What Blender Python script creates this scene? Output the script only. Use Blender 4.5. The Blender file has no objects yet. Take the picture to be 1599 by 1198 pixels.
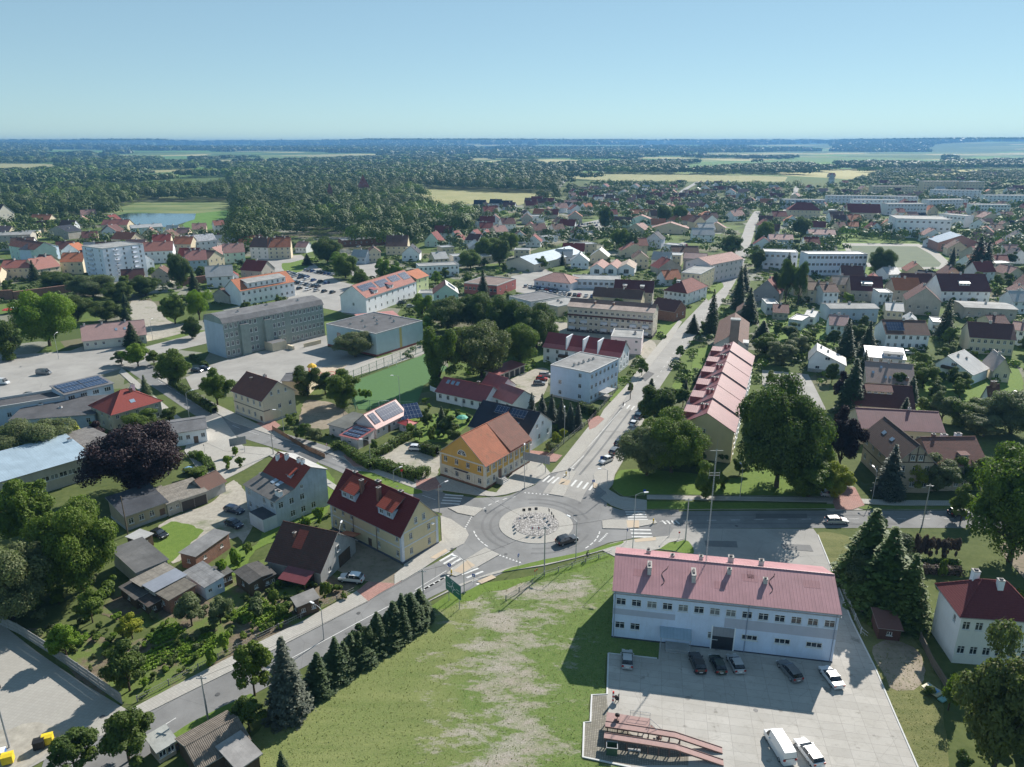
import bpy, math, random
import numpy as np
from mathutils import Vector, Matrix, noise
R = math.radians
SC = bpy.context.scene
COL = SC.collection
# ---------------------------------------------------------------- camera, sky, sun, exposure
FPX = 1130.0; PITCH = math.atan(376/FPX); CAMH = 75.0
sp, cp = math.sin(PITCH), math.cos(PITCH)
cam = bpy.data.cameras.new('camera'); camo = bpy.data.objects.new('camera', cam); COL.objects.link(camo)
camo.location = (0, 0, CAMH); camo.rotation_euler = (math.pi/2-PITCH, 0, 0)
cam.sensor_fit = 'HORIZONTAL'; cam.sensor_width = 36; cam.lens = 36*FPX/1599
cam.clip_start = 0.5; cam.clip_end = 120000
SC.camera = camo
SUN_AZ = math.atan2(7.2, 10.3); SUN_EL = R(34.5)          # azimuth clockwise from +Y, elevation
w = bpy.data.worlds.new('World'); SC.world = w; w.use_nodes = True
nt = w.node_tree; bg = nt.nodes['Background']
sky = nt.nodes.new('ShaderNodeTexSky'); sky.sky_type = 'NISHITA'; sky.sun_disc = False
sky.sun_elevation = SUN_EL; sky.sun_rotation = SUN_AZ
sky.altitude = 100; sky.air_density = 0.75; sky.dust_density = 0.0; sky.ozone_density = 2.0
wb = nt.nodes.new('ShaderNodeMix'); wb.data_type = 'RGBA'; wb.blend_type = 'MULTIPLY'; wb.inputs[0].default_value = 1; wb.inputs[7].default_value = (1.22, 1.58, 1.66, 1)
gm = nt.nodes.new('ShaderNodeGamma'); gm.inputs[1].default_value = .5; nt.links.new(sky.outputs[0], gm.inputs[0]); nt.links.new(gm.outputs[0], wb.inputs[6]); nt.links.new(wb.outputs[2], bg.inputs[0]); bg.inputs[1].default_value = 0.105
sl = bpy.data.lights.new('sun', 'SUN'); sl.energy = 4.9; sl.angle = R(0.53); sl.color = (1, .94, .86)
so = bpy.data.objects.new('sun', sl); COL.objects.link(so)
sd = Vector((math.sin(SUN_AZ)*math.cos(SUN_EL), math.cos(SUN_AZ)*math.cos(SUN_EL), math.sin(SUN_EL)))
so.rotation_euler = sd.to_track_quat('Z', 'Y').to_euler(); so.location = (60, 60, 120)
SC.view_settings.view_transform = 'Standard'; SC.view_settings.look = 'None'
SC.view_settings.exposure = 0.68; SC.view_settings.gamma = 1
SC.cycles.max_bounces = 6; SC.cycles.diffuse_bounces = 3; SC.cycles.glossy_bounces = 2
SC.cycles.transparent_max_bounces = 4; SC.cycles.volume_bounces = 0
SC.cycles.use_adaptive_sampling = True; SC.cycles.adaptive_threshold = 0.02

rnd = random.Random(7)
def G(px, py, z=0.0):                                    # photo pixel (1599x1198) -> world x, y at height z
    cx = (px-799.5)/FPX; cy = (599-py)/FPX
    d = (cx, cp+cy*sp, -sp+cy*cp); t = (z-CAMH)/d[2]
    return (d[0]*t, d[1]*t)
def MPP(px, py):                                         # metres per photo pixel for a thing standing there
    x, y = G(px, py); return (y*cp+CAMH*sp)/FPX
def hgt(bx, by, py):
    x, y = G(bx, by); lo, hi = 0., 74.
    for _ in range(40):
        m = (lo+hi)/2; dz = m-CAMH
        if 599-FPX*(y*sp+dz*cp)/(y*cp-dz*sp) > py: lo = m
        else: hi = m
    return lo

# ---------------------------------------------------------------- materials
def lin(c): return tuple((v/12.92 if v <= .04045 else ((v+.055)/1.055)**2.4) for v in c)
MATS = {}
class NT:
    def __init__(s, name):
        m = bpy.data.materials.new(name); m.use_nodes = True; s.m = m; s.t = m.node_tree; s.t.nodes.clear()
        s.out = s.n('ShaderNodeOutputMaterial'); s.b = s.n('ShaderNodeBsdfPrincipled')
        s.l(s.b.outputs[0], s.out.inputs[0])
    def n(s, ty, **k):
        x = s.t.nodes.new(ty)
        for a, v in k.items(): setattr(x, a, v)
        return x
    def l(s, a, b): s.t.links.new(a, b)
    def coord(s, kind='Object'): return s.n('ShaderNodeTexCoord').outputs[kind]
    def pos(s): return s.n('ShaderNodeNewGeometry').outputs['Position']
    def noise(s, co, sc, det=4, rough=.55, scale3=None):
        if scale3:
            mp = s.n('ShaderNodeMapping'); mp.inputs['Scale'].default_value = scale3; s.l(co, mp.inputs[0]); co = mp.outputs[0]
        x = s.n('ShaderNodeTexNoise'); x.inputs['Scale'].default_value = sc; x.inputs['Detail'].default_value = det
        x.inputs['Roughness'].default_value = rough; s.l(co, x.inputs['Vector']); return x.outputs[0]
    def ramp(s, fac, stops):
        x = s.n('ShaderNodeValToRGB'); e = x.color_ramp.elements
        while len(e) < len(stops): e.new(.5)
        for q, (p, c) in zip(e, stops):
            q.position = p; q.color = (c, c, c, 1) if not isinstance(c, tuple) else (*c[:3], 1)
        s.l(fac, x.inputs[0]); return x.outputs[0]
    def mix(s, f, a, b, mode='MIX'):
        x = s.n('ShaderNodeMix', data_type='RGBA', blend_type=mode)
        for i, v in ((0, f), (6, a), (7, b)):
            if isinstance(v, (int, float)): x.inputs[i].default_value = v if i == 0 else (v, v, v, 1)
            elif isinstance(v, tuple): x.inputs[i].default_value = (*v[:3], 1)
            else: s.l(v, x.inputs[i])
        return x.outputs[2]
    def math(s, op, a, b=0.0):
        x = s.n('ShaderNodeMath', operation=op)
        for i, v in ((0, a), (1, b)):
            if isinstance(v, (int, float)): x.inputs[i].default_value = v
            else: s.l(v, x.inputs[i])
        return x.outputs[0]
    def bump(s, h, st=.3, d=.05):
        x = s.n('ShaderNodeBump'); x.inputs['Strength'].default_value = st; x.inputs['Distance'].default_value = d
        s.l(h, x.inputs['Height']); s.l(x.outputs[0], s.b.inputs['Normal'])
    def col(s, c):
        if isinstance(c, tuple): s.b.inputs[0].default_value = (*c[:3], 1)
        else: s.l(c, s.b.inputs[0])
    def set(s, rough=.85, met=0, spec=.3):
        s.b.inputs['Roughness'].default_value = rough; s.b.inputs['Metallic'].default_value = met
        s.b.inputs['Specular IOR Level'].default_value = spec; return s.m
def cached(f):
    def g(*a):
        k = (f.__name__,)+a
        if k not in MATS: MATS[k] = f(*a)
        return MATS[k]
    return g
def mul(c, k): return tuple(min(1, v*k) for v in c)
@cached
def plain(c, rough=.6, met=0.0):
    t = NT('paint'); co = t.coord(); n = t.noise(co, 3.0)
    t.col(t.mix(t.ramp(n, [(.35, 0.), (.7, 1.)]), mul(c, .9), mul(c, 1.06))); return t.set(rough, met, .4)
@cached
def plaster(c, dirt=.5):
    t = NT('plaster'); co = t.coord()
    n1 = t.noise(co, .35, 6, .62); n2 = t.noise(co, 2.2, 5, .7, (1, 1, .12)); n3 = t.noise(co, 9, 3)
    b = t.mix(t.ramp(n1, [(.35, 0.), (.7, 1.)]), mul(c, 1-.22*dirt), mul(c, 1.05))
    b = t.mix(t.math('MULTIPLY', t.ramp(n2, [(.5, 0.), (.75, 1.)]), .55*dirt), b, mul((c[0]*.9, c[1]*.88, c[2]*.82), .55))
    t.col(b); t.bump(n3, .15, .03); return t.set(.92, 0, .15)
@cached
def twotone(c1, c2, z):
    t = NT('two_tone_plaster'); co = t.coord(); sep = t.n('ShaderNodeSeparateXYZ'); t.l(co, sep.inputs[0]); n1 = t.noise(co, .4, 6, .65); n2 = t.noise(co, 2.2, 5, .7, (1, 1, .12))
    b = t.mix(t.math('GREATER_THAN', sep.outputs[2], z), c1, c2); b = t.mix(t.ramp(n1, [(.35, .3), (.65, 0.)]), b, mul(c2, .6)); b = t.mix(t.ramp(n2, [(.5, 0.), (.75, .35)]), b, (.3, .26, .2)); t.col(b); return t.set(.92, 0, .15)
@cached
def brick(c):
    t = NT('brick'); co = t.coord(); n = t.noise(co, 1.2, 6, .7); n2 = t.noise(co, 14, 2, .6, (1, 1, 3))
    b = t.mix(t.ramp(n, [(.3, 0.), (.7, 1.)]), mul(c, .65), mul(c, 1.15)); b = t.mix(t.ramp(n2, [(.45, 0.), (.65, .45)]), b, (.35, .32, .28))
    t.col(b); t.bump(n2, .3, .02); return t.set(.9, 0, .2)
@cached
def tile(c, old=.5):
    t = NT('roof_tile'); uv = t.n('ShaderNodeUVMap').outputs[0]; co = t.coord()
    sep = t.n('ShaderNodeSeparateXYZ'); t.l(uv, sep.inputs[0])
    row = t.math('FRACT', t.math('MULTIPLY', sep.outputs[1], 1/.36))
    colm = t.math('FRACT', t.math('MULTIPLY', sep.outputs[0], 1/.3))
    wv = t.math('SINE', t.math('MULTIPLY', sep.outputs[0], 2*math.pi/.3))
    n1 = t.noise(co, .3, 6, .65); n2 = t.noise(uv, 3.1, 2, .5); n3 = t.noise(co, 1.3, 5, .7)
    b = t.mix(t.ramp(n1, [(.3, 0.), (.7, 1.)]), mul(c, 1-.25*old), mul(c, 1.12))
    b = t.mix(t.ramp(n2, [(.35, 0.), (.65, .5)]), b, mul(c, .72))
    b = t.mix(t.math('MULTIPLY', t.ramp(n3, [(.5, 0.), (.72, 1.)]), .75*old), b, mul((c[0]*.55+.05, c[1]*.9+.045, c[2]*.9+.035), .6))
    b = t.mix(t.ramp(row, [(0., .7), (.2, 0.)]), b, mul(c, .35))
    t.col(b); h = t.math('ADD', t.math('MULTIPLY', wv, .4), t.math('MULTIPLY', row, -1.4))
    t.bump(h, .55, .05); return t.set(.8, 0, .25)
@cached
def seam(c, rough=.45, step=.5):
    t = NT('sheet_roof'); uv = t.n('ShaderNodeUVMap').outputs[0]; co = t.coord()
    sep = t.n('ShaderNodeSeparateXYZ'); t.l(uv, sep.inputs[0])
    f = t.math('FRACT', t.math('MULTIPLY', sep.outputs[0], 1/step)); r = t.ramp(f, [(0., 1.), (.14, 0.), (.86, 0.), (1., 1.)])
    n1 = t.noise(co, .3, 6, .65); n2 = t.noise(uv, 1.2, 4, .7, (1, .1, 1))
    b = t.mix(t.ramp(n1, [(.3, 0.), (.7, 1.)]), mul(c, .82), mul(c, 1.1)); b = t.mix(t.ramp(n2, [(.5, 0.), (.75, .55)]), b, mul(c, .68))
    b = t.mix(t.math('MULTIPLY', r, .3), b, mul(c, .6)); t.col(b); t.bump(r, .35, .04); return t.set(rough, 0, .4)
@cached
def felt(c):
    t = NT('roofing_felt'); co = t.coord(); uv = t.n('ShaderNodeUVMap').outputs[0]
    sep = t.n('ShaderNodeSeparateXYZ'); t.l(uv, sep.inputs[0])
    f = t.math('FRACT', sep.outputs[0]); r = t.ramp(f, [(0., .5), (.05, 0.)])
    n1 = t.noise(co, .25, 7, .7); n2 = t.noise(co, 1.5, 5, .7)
    b = t.mix(t.ramp(n1, [(.35, 0.), (.68, 1.)]), mul(c, .72), mul(c, 1.25)); b = t.mix(t.ramp(n2, [(.5, 0.), (.75, .5)]), b, mul(c, .6))
    b = t.mix(r, b, mul(c, .55)); t.col(b); return t.set(.85, 0, .25)
@cached
def corr(c):                                              # corrugated old sheets in rows
    t = NT('corrugated_sheet'); uv = t.n('ShaderNodeUVMap').outputs[0]; co = t.coord()
    sep = t.n('ShaderNodeSeparateXYZ'); t.l(uv, sep.inputs[0])
    wv = t.math('SINE', t.math('MULTIPLY', sep.outputs[0], 2*math.pi/.22)); f = t.math('FRACT', t.math('MULTIPLY', sep.outputs[1], 1/1.2))
    n1 = t.noise(co, .8, 6, .7); b = t.mix(t.ramp(n1, [(.3, 0.), (.7, 1.)]), mul(c, .65), mul(c, 1.25))
    g = t.math('FRACT', sep.outputs[0]); b = t.mix(t.ramp(g, [(0., .6), (.1, 0.)]), b, mul(c, .5))
    b = t.mix(t.ramp(f, [(0., .8), (.08, 0.)]), b, mul(c, .4)); t.col(b); t.bump(wv, .5, .05); return t.set(.85, 0, .25)
@cached
def glass():
    t = NT('window_glass'); co = t.coord(); n = t.noise(co, .7, 1); t.col(t.mix(t.ramp(n, [(.4, 0.), (.6, 1.)]), (.012, .016, .022), (.05, .06, .075)))
    return t.set(.08, 0, .7)
@cached
def curtain():
    t = NT('curtained_glass'); t.col((.2, .21, .21)); return t.set(.2, 0, .6)
@cached
def carpaint(c):
    t = NT('car_paint'); t.col(c); t.b.inputs['Coat Weight'].default_value = .8; t.b.inputs['Coat Roughness'].default_value = .05
    return t.set(.35, .15, .5)
@cached
def solar():
    t = NT('solar_cells'); uv = t.n('ShaderNodeUVMap').outputs[0]; sep = t.n('ShaderNodeSeparateXYZ'); t.l(uv, sep.inputs[0])
    a = t.ramp(t.math('FRACT', t.math('MULTIPLY', sep.outputs[0], 1.0)), [(0., 1.), (.06, 0.)])
    b = t.ramp(t.math('FRACT', t.math('MULTIPLY', sep.outputs[1], .6)), [(0., 1.), (.04, 0.)])
    t.col(t.mix(t.math('MAXIMUM', a, b), (.02, .035, .08), (.45, .47, .5))); return t.set(.15, 0, .6)
@cached
def leafm(c, var=.35, trans=.25):
    t = NT('foliage'); co = t.coord(); oi = t.n('ShaderNodeObjectInfo'); rr = oi.outputs['Random']
    n = t.noise(co, .55, 3, .6); n2 = t.noise(co, 5., 2, .6)
    a = t.mix(t.ramp(n, [(.3, 0.), (.7, 1.)]), mul(c, 1-var), (c[0]*(1.25+var), c[1]*(1.15+var*.6), c[2]))
    a = t.mix(t.ramp(n2, [(.35, 0.), (.7, .6)]), a, mul(c, .7))
    a = t.mix(t.math('MULTIPLY', rr, .5), a, (c[0]*1.5, c[1]*1.12, c[2]*1.0))
    t.col(a); t.set(.62, 0, .25)
    tr = t.n('ShaderNodeBsdfTranslucent'); t.l(t.mix(.5, a, mul((c[0]*1.3, c[1]*1.5, c[2]*.6), 1.), 'MIX'), tr.inputs[0])
    ms = t.n('ShaderNodeMixShader'); ms.inputs[0].default_value = trans
    t.l(t.b.outputs[0], ms.inputs[1]); t.l(tr.outputs[0], ms.inputs[2]); t.l(ms.outputs[0], t.out.inputs[0]); return t.m
@cached
def bark(c=(.09, .07, .05)):
    t = NT('bark'); n = t.noise(t.coord(), 4, 4, .6, (1, 1, .2)); t.col(t.mix(n, mul(c, .6), mul(c, 1.4))); t.bump(n, .5, .05); return t.set(.95, 0, .1)
@cached
def ground(kind):
    t = NT(kind); p = t.pos(); n0 = t.noise(p, .02, 5, .6); n1 = t.noise(p, .11, 6, .65); n2 = t.noise(p, .9, 5, .7); n3 = t.noise(p, 5., 4, .7)
    def asph(c, k=.14, cracks=True):
        b = t.mix(t.ramp(n1, [(.35, 0.), (.65, 1.)]), mul(c, 1-k), mul(c, 1+k)); b = t.mix(t.ramp(n3, [(.3, 0.), (.8, .25)]), b, mul(c, 1.5))
        if cracks:
            v = t.n('ShaderNodeTexVoronoi', feature='DISTANCE_TO_EDGE'); v.inputs['Scale'].default_value = .12; t.l(t.mix(.12, p, t.n('ShaderNodeTexNoise').outputs[1], 'ADD'), v.inputs['Vector'])
            b = t.mix(t.ramp(v.outputs[0], [(0., .45), (.006, 0.)]), b, mul(c, .55))
        return b
    def grid(ax, ay, ang, c, jw=.02, jk=.6, var=.1):
        mp = t.n('ShaderNodeMapping'); mp.inputs['Rotation'].default_value = (0, 0, ang); t.l(p, mp.inputs[0])
        br = t.n('ShaderNodeTexBrick'); br.offset = 0.; br.inputs['Scale'].default_value = 1; br.inputs['Brick Width'].default_value = ax; br.inputs['Row Height'].default_value = ay
        br.inputs['Mortar Size'].default_value = jw; br.inputs['Mortar Smooth'].default_value = .2
        br.inputs[1].default_value = (*mul(c, 1-var), 1); br.inputs[2].default_value = (*mul(c, 1+var), 1); br.inputs[3].default_value = (*mul(c, jk), 1)
        t.l(mp.outputs[0], br.inputs[0]); return br.outputs[0]
    if kind == 'asphalt': b = asph((.195, .195, .192), .22); r = .9
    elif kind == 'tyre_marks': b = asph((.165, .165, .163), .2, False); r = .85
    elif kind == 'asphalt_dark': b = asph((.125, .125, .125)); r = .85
    elif kind == 'asphalt_light': b = asph((.30, .29, .27)); r = .9
    elif kind == 'paving':
        b = grid(.4, .4, .6, (.40, .385, .35), .03, .75, .08); b = t.mix(t.ramp(n1, [(.4, 0.), (.7, .5)]), b, (.30, .28, .25)); r = .9
    elif kind == 'old_paving':
        b = grid(.3, .3, .18, (.27, .25, .21), .05, .6, .2); b = t.mix(t.ramp(n2, [(.4, 0.), (.7, .6)]), b, (.16, .15, .11)); r = .9
    elif kind == 'red_paving':
        b = grid(.4, .4, .6, (.36, .20, .17), .03, .7, .12); b = t.mix(t.ramp(n1, [(.4, 0.), (.7, .4)]), b, (.30, .24, .21)); r = .9
    elif kind == 'tactile_paving': b = asph((.44, .36, .27), .12, False); r = .9
    elif kind == 'lot':
        b = grid(.5, .5, .2, (.36, .345, .31), .03, .85, .05); b = t.mix(t.ramp(n1, [(.35, 0.), (.75, .6)]), b, (.27, .255, .225)); r = .9
    elif kind == 'concrete_slabs':
        b = grid(3.0, 1.5, .18, (.44, .42, .385), .035, .7, .09); b = t.mix(t.ramp(n1, [(.35, 0.), (.7, .6)]), b, (.31, .29, .255))
        b = t.mix(t.ramp(n2, [(.52, 0.), (.75, .5)]), b, (.25, .235, .2))
        vc = t.n('ShaderNodeTexVoronoi', feature='DISTANCE_TO_EDGE'); vc.inputs['Scale'].default_value = .21; t.l(t.mix(.25, p, t.n('ShaderNodeTexNoise').outputs[1], 'ADD'), vc.inputs['Vector']); b = t.mix(t.ramp(vc.outputs[0], [(0., .28), (.008, 0.)]), b, (.13, .125, .11))
        so = t.noise(p, .45, 3, .5); b = t.mix(t.ramp(so, [(.66, 0.), (.72, .5)]), b, (.12, .115, .10)); r = .9
    elif kind == 'cobbles':
        v = t.n('ShaderNodeTexVoronoi', feature='F1'); v.inputs['Scale'].default_value = 2.6; t.l(p, v.inputs['Vector'])
        b = t.mix(t.ramp(v.outputs[0], [(.25, 0.), (.55, 1.)]), (.50, .48, .46), (.2, .19, .18)); t.bump(v.outputs[0], -.8, .15); r = .9
    elif kind == 'marking':
        b = t.mix(t.ramp(n2, [(.45, 0.), (.8, .7)]), (.62, .62, .60), (.33, .33, .32)); r = .7
    elif kind == 'kerb': b = asph((.42, .40, .37), .1, False); r = .9
    elif kind == 'dirt':
        b = t.mix(t.ramp(n1, [(.3, 0.), (.7, 1.)]), (.19, .155, .115), (.34, .29, .225)); b = t.mix(t.ramp(n2, [(.5, 0.), (.7, .7)]), b, (.12, .13, .06)); t.bump(n3, .5, .05); r = .95
    elif kind == 'soil':
        b = t.mix(t.ramp(n2, [(.35, 0.), (.7, 1.)]), (.12, .095, .065), (.21, .17, .12)); b = t.mix(t.ramp(n1, [(.46, 0.), (.55, .9)]), b, (.11, .16, .035)); t.bump(n3, .8, .1); r = .95
    elif kind == 'gravel':
        b = t.mix(t.ramp(n2, [(.3, 0.), (.7, 1.)]), (.27, .25, .21), (.42, .39, .33)); b = t.mix(t.ramp(n1, [(.55, 0.), (.7, .8)]), b, (.11, .14, .05)); r = .95
    elif kind in ('grass', 'land'):
        b = t.mix(t.ramp(n1, [(.3, 0.), (.7, 1.)]), (.075, .115, .025), (.13, .175, .045)); b = t.mix(t.ramp(n2, [(.35, 0.), (.7, .75)]), b, (.16, .21, .055))
        b = t.mix(t.ramp(n3, [(.4, 0.), (.7, .5)]), b, (.045, .07, .018)); b = t.mix(t.ramp(n0, [(.55, 0.), (.7, .4)]), b, (.17, .15, .085)); t.bump(n3, .7, .08); r = .95
    elif kind == 'bright_grass':
        b = t.mix(t.ramp(n2, [(.3, 0.), (.7, 1.)]), (.105, .17, .03), (.155, .22, .045)); b = t.mix(t.ramp(n3, [(.4, 0.), (.7, .5)]), b, (.07, .12, .02)); t.bump(n3, .7, .08); r = .95
    elif kind == 'meadow':
        mp = t.n('ShaderNodeMapping'); mp.inputs['Rotation'].default_value = (0, 0, -.62); mp.inputs['Scale'].default_value = (.1, 1.1, 1); t.l(p, mp.inputs[0])
        st = t.noise(mp.outputs[0], .5, 4, .6)
        b = t.mix(t.ramp(st, [(.35, 0.), (.68, 1.)]), (.12, .135, .045), (.215, .205, .085)); b = t.mix(t.ramp(n1, [(.4, 0.), (.7, .7)]), b, (.10, .13, .035))
        b = t.mix(t.ramp(n2, [(.4, 0.), (.75, .6)]), b, (.07, .095, .028)); b = t.mix(t.ramp(n3, [(.4, 0.), (.7, .35)]), b, (.24, .22, .11)); t.bump(n3, .8, .1); r = .95
    elif kind == 'worn_meadow':
        mp = t.n('ShaderNodeMapping'); mp.inputs['Rotation'].default_value = (0, 0, 1.15); mp.inputs['Scale'].default_value = (.35, 1, 1); t.l(p, mp.inputs[0])
        st = t.noise(mp.outputs[0], .35, 7, .72)
        g = t.mix(t.ramp(n2, [(.3, 0.), (.7, 1.)]), (.06, .09, .02), (.13, .155, .05)); g = t.mix(t.ramp(n3, [(.4, 0.), (.7, .4)]), g, (.2, .19, .09))
        d = t.mix(t.ramp(n3, [(.3, 0.), (.7, 1.)]), (.25, .215, .165), (.46, .42, .35))
        m = t.math('ADD', t.math('MULTIPLY', st, .75), t.math('MULTIPLY', n1, .25))
        b = t.mix(t.ramp(m, [(.47, 0.), (.53, 1.)]), g, d); t.bump(n3, .8, .1); r = .95
    elif kind == 'lot_meadow':
        sx = t.n('ShaderNodeSeparateXYZ'); t.l(p, sx.inputs[0]); X, Y = sx.outputs[0], sx.outputs[1]
        mp = t.n('ShaderNodeMapping'); mp.inputs['Rotation'].default_value = (0, 0, -.62); mp.inputs['Scale'].default_value = (.12, 1.0, 1); t.l(p, mp.inputs[0]); st = t.noise(mp.outputs[0], .45, 5, .65)
        mp2 = t.n('ShaderNodeMapping'); mp2.inputs['Rotation'].default_value = (0, 0, 1.2); mp2.inputs['Scale'].default_value = (.4, 1, 1); t.l(p, mp2.inputs[0]); wr = t.noise(mp2.outputs[0], .3, 9, .74)
        m = t.mix(t.ramp(st, [(.35, 0.), (.68, 1.)]), (.125, .165, .045), (.215, .24, .085)); m = t.mix(t.ramp(n1, [(.4, 0.), (.7, .6)]), m, (.11, .165, .038)); m = t.mix(t.ramp(n2, [(.4, 0.), (.75, .55)]), m, (.10, .135, .04)); m = t.mix(t.ramp(n3, [(.4, 0.), (.7, .4)]), m, (.29, .28, .14))
        gr = t.mix(t.ramp(n2, [(.3, 0.), (.7, 1.)]), (.08, .14, .028), (.14, .20, .05)); gr = t.mix(t.ramp(n3, [(.45, 0.), (.7, .5)]), gr, (.24, .22, .12))
        d = t.mix(t.ramp(n3, [(.3, 0.), (.7, 1.)]), (.22, .19, .15), (.44, .41, .36)); d = t.mix(t.ramp(n1, [(.4, 0.), (.7, .6)]), d, (.30, .25, .19))
        e = t.math('ADD', t.math('MULTIPLY', X, .16), t.math('ADD', t.math('MULTIPLY', t.math('SUBTRACT', n1, .5), 3.2), 1.65)); side = t.ramp(e, [(.1, 0.), (.9, 1.)])
        b = t.mix(side, m, gr)
        dx = t.math('ABSOLUTE', t.math('ADD', X, .2)); near = t.math('SUBTRACT', 1., t.math('MULTIPLY', dx, .07))
        tx_, ty_ = t.math('MULTIPLY', t.math('SUBTRACT', X, 8.), .085), t.math('MULTIPLY', t.math('SUBTRACT', Y, 109.), .15); dd_ = t.math('SUBTRACT', 1.25, t.math('SQRT', t.math('ADD', t.math('MULTIPLY', tx_, tx_), t.math('MULTIPLY', ty_, ty_))))
        k = t.math('ADD', t.math('MULTIPLY', t.math('MAXIMUM', near, dd_), .33), t.math('MULTIPLY', t.math('SUBTRACT', wr, .5), 2.0)); b = t.mix(t.ramp(k, [(.17, 0.), (.27, .55), (.44, .95)]), b, d); t.bump(n3, .8, .1); r = .95
    elif kind == 'turf':
        b = t.mix(t.ramp(n2, [(.3, 0.), (.7, 1.)]), (.075, .15, .055), (.09, .175, .065)); r = .95
    elif kind == 'stadium': b = t.mix(t.ramp(n1, [(.3, 0.), (.7, 1.)]), (.115, .145, .095), (.15, .175, .11)); r = .95
    elif kind == 'field_gold': b = t.mix(t.ramp(n1, [(.3, 0.), (.7, 1.)]), (.27, .26, .11), (.36, .33, .16)); b = t.mix(t.ramp(n0, [(.4, 0.), (.7, .6)]), b, (.2, .22, .08)); r = .95
    elif kind == 'field_green': b = t.mix(t.ramp(n1, [(.3, 0.), (.7, 1.)]), (.08, .17, .03), (.12, .22, .05)); r = .95
    elif kind == 'marsh':
        n4 = t.noise(p, .05, 5, .7, (.25, 1, 1)); b = t.mix(t.ramp(n4, [(.35, 0.), (.6, 1.)]), (.06, .12, .03), (.2, .22, .09)); r = .95
    else: raise KeyError(kind)
    t.col(b); return t.set(r, 0, .2)
@cached
def water():
    t = NT('water'); t.col((.02, .05, .06)); n = t.noise(t.pos(), .8, 3); t.bump(n, .1, .05); return t.set(.08, 0, .6)

# ---------------------------------------------------------------- mesh helpers
class MB:
    def __init__(s): s.v = []; s.f = []; s.mi = []; s.uv = []; s.mats = []
    def m(s, mat):
        if mat not in s.mats: s.mats.append(mat)
        return s.mats.index(mat)
    def poly(s, pts, mat, uv=True):
        pts = [Vector(p) for p in pts]; i = len(s.v); s.v += pts; s.f.append(tuple(range(i, i+len(pts)))); s.mi.append(s.m(mat))
        n = Vector((0, 0, 0))
        for a, b in zip(pts, pts[1:]+pts[:1]): n += a.cross(b)
        n = n.normalized() if n.length > 1e-9 else Vector((0, 0, 1))
        u = Vector((0, 0, 1)).cross(n)
        if u.length < .02: u = Vector((1, 0, 0))
        u.normalize(); v = n.cross(u)
        s.uv.append([(p.dot(u), p.dot(v)) for p in pts])
    def slab(s, pts, th, mat, edge=None):                 # pts top, counter-clockwise from above; thickness straight down
        edge = edge or mat; pts = [Vector(p) for p in pts]; lo = [p-Vector((0, 0, th)) for p in pts]
        s.poly(pts, mat); s.poly(lo[::-1], edge)
        for k in range(len(pts)):
            j = (k+1) % len(pts); s.poly([lo[k], lo[j], pts[j], pts[k]], edge)
    def box(s, a, b, mat, top=None):
        (x0, y0, z0), (x1, y1, z1) = a, b
        s.slab([(x0, y0, z1), (x1, y0, z1), (x1, y1, z1), (x0, y1, z1)], z1-z0, top or mat, mat)
    def obox(s, M, a, b, mat):
        i = len(s.v); t = MB(); t.box(a, b, mat); k = s.m(mat)
        s.v += [M @ v for v in t.v]; s.f += [tuple(q+i for q in f) for f in t.f]; s.mi += [k]*len(t.f); s.uv += t.uv
    def tube(s, p0, p1, r0, r1, mat, n=8, cap=True):
        p0, p1 = Vector(p0), Vector(p1); d = (p1-p0)
        if d.length < 1e-6: return
        q = d.to_track_quat('Z', 'Y'); A = []; B = []
        for k in range(n):
            a = 2*math.pi*k/n; c = Vector((math.cos(a), math.sin(a), 0)); A.append(p0+q@(c*r0)); B.append(p1+q@(c*r1))
        for k in range(n):
            j = (k+1) % n; s.poly([A[k], A[j], B[j], B[k]], mat)
        if cap: s.poly(B, mat); s.poly(A[::-1], mat)
    def lathe(s, c, prof, mat, n=12):                     # prof: (r, z)
        c = Vector(c)
        for (r0, z0), (r1, z1) in zip(prof, prof[1:]):
            for k in range(n):
                a, b = 2*math.pi*k/n, 2*math.pi*(k+1)/n
                P = [c+Vector((r*math.cos(t), r*math.sin(t), z)) for r, t, z in ((r0, a, z0), (r0, b, z0), (r1, b, z1), (r1, a, z1))]
                if r0 < 1e-4: P = P[1:]
                elif r1 < 1e-4: P = P[:3]
                s.poly(P, mat)
    def mesh(s, name):
        me = bpy.data.meshes.new(name); me.from_pydata([tuple(v) for v in s.v], [], s.f)
        for m in s.mats: me.materials.append(m)
        me.polygons.foreach_set('material_index', s.mi)
        uvl = me.uv_layers.new(name='UVMap'); uvl.data.foreach_set('uv', [c for f in s.uv for p in f for c in p])
        me.update(); return me
    def build(s, name, parent=None, smooth=False):
        me = s.mesh(name)
        if smooth: me.polygons.foreach_set('use_smooth', [True]*len(me.polygons))
        return link(name, me, parent)
def link(name, me, parent=None):
    o = bpy.data.objects.new(name, me); COL.objects.link(o)
    if parent is not None: o.parent = parent
    return o
def thing(name, label, cat, loc=(0, 0, 0), rz=0, group=None):
    o = bpy.data.objects.new(name, None); COL.objects.link(o); o.location = loc if len(loc) == 3 else (*loc, 0); o.rotation_euler = (0, 0, rz)
    o.empty_display_size = .5
    return tag(o, label, cat, group)
THINGS = []
def tag(o, label, cat, group=None):
    o['label'] = label; o['category'] = cat
    if group: o['group'] = group
    THINGS.append(o); return o
def kids(o): return KIDS.get(o.name, [])
KIDS = {}
def copy_tree(src, parts):
    r = src.copy(); COL.objects.link(r)
    for c, gs in parts:
        d = c.copy(); COL.objects.link(d); d.parent = r
        for g in gs:
            e = g.copy(); COL.objects.link(e); e.parent = d
    THINGS.append(r); return r
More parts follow.
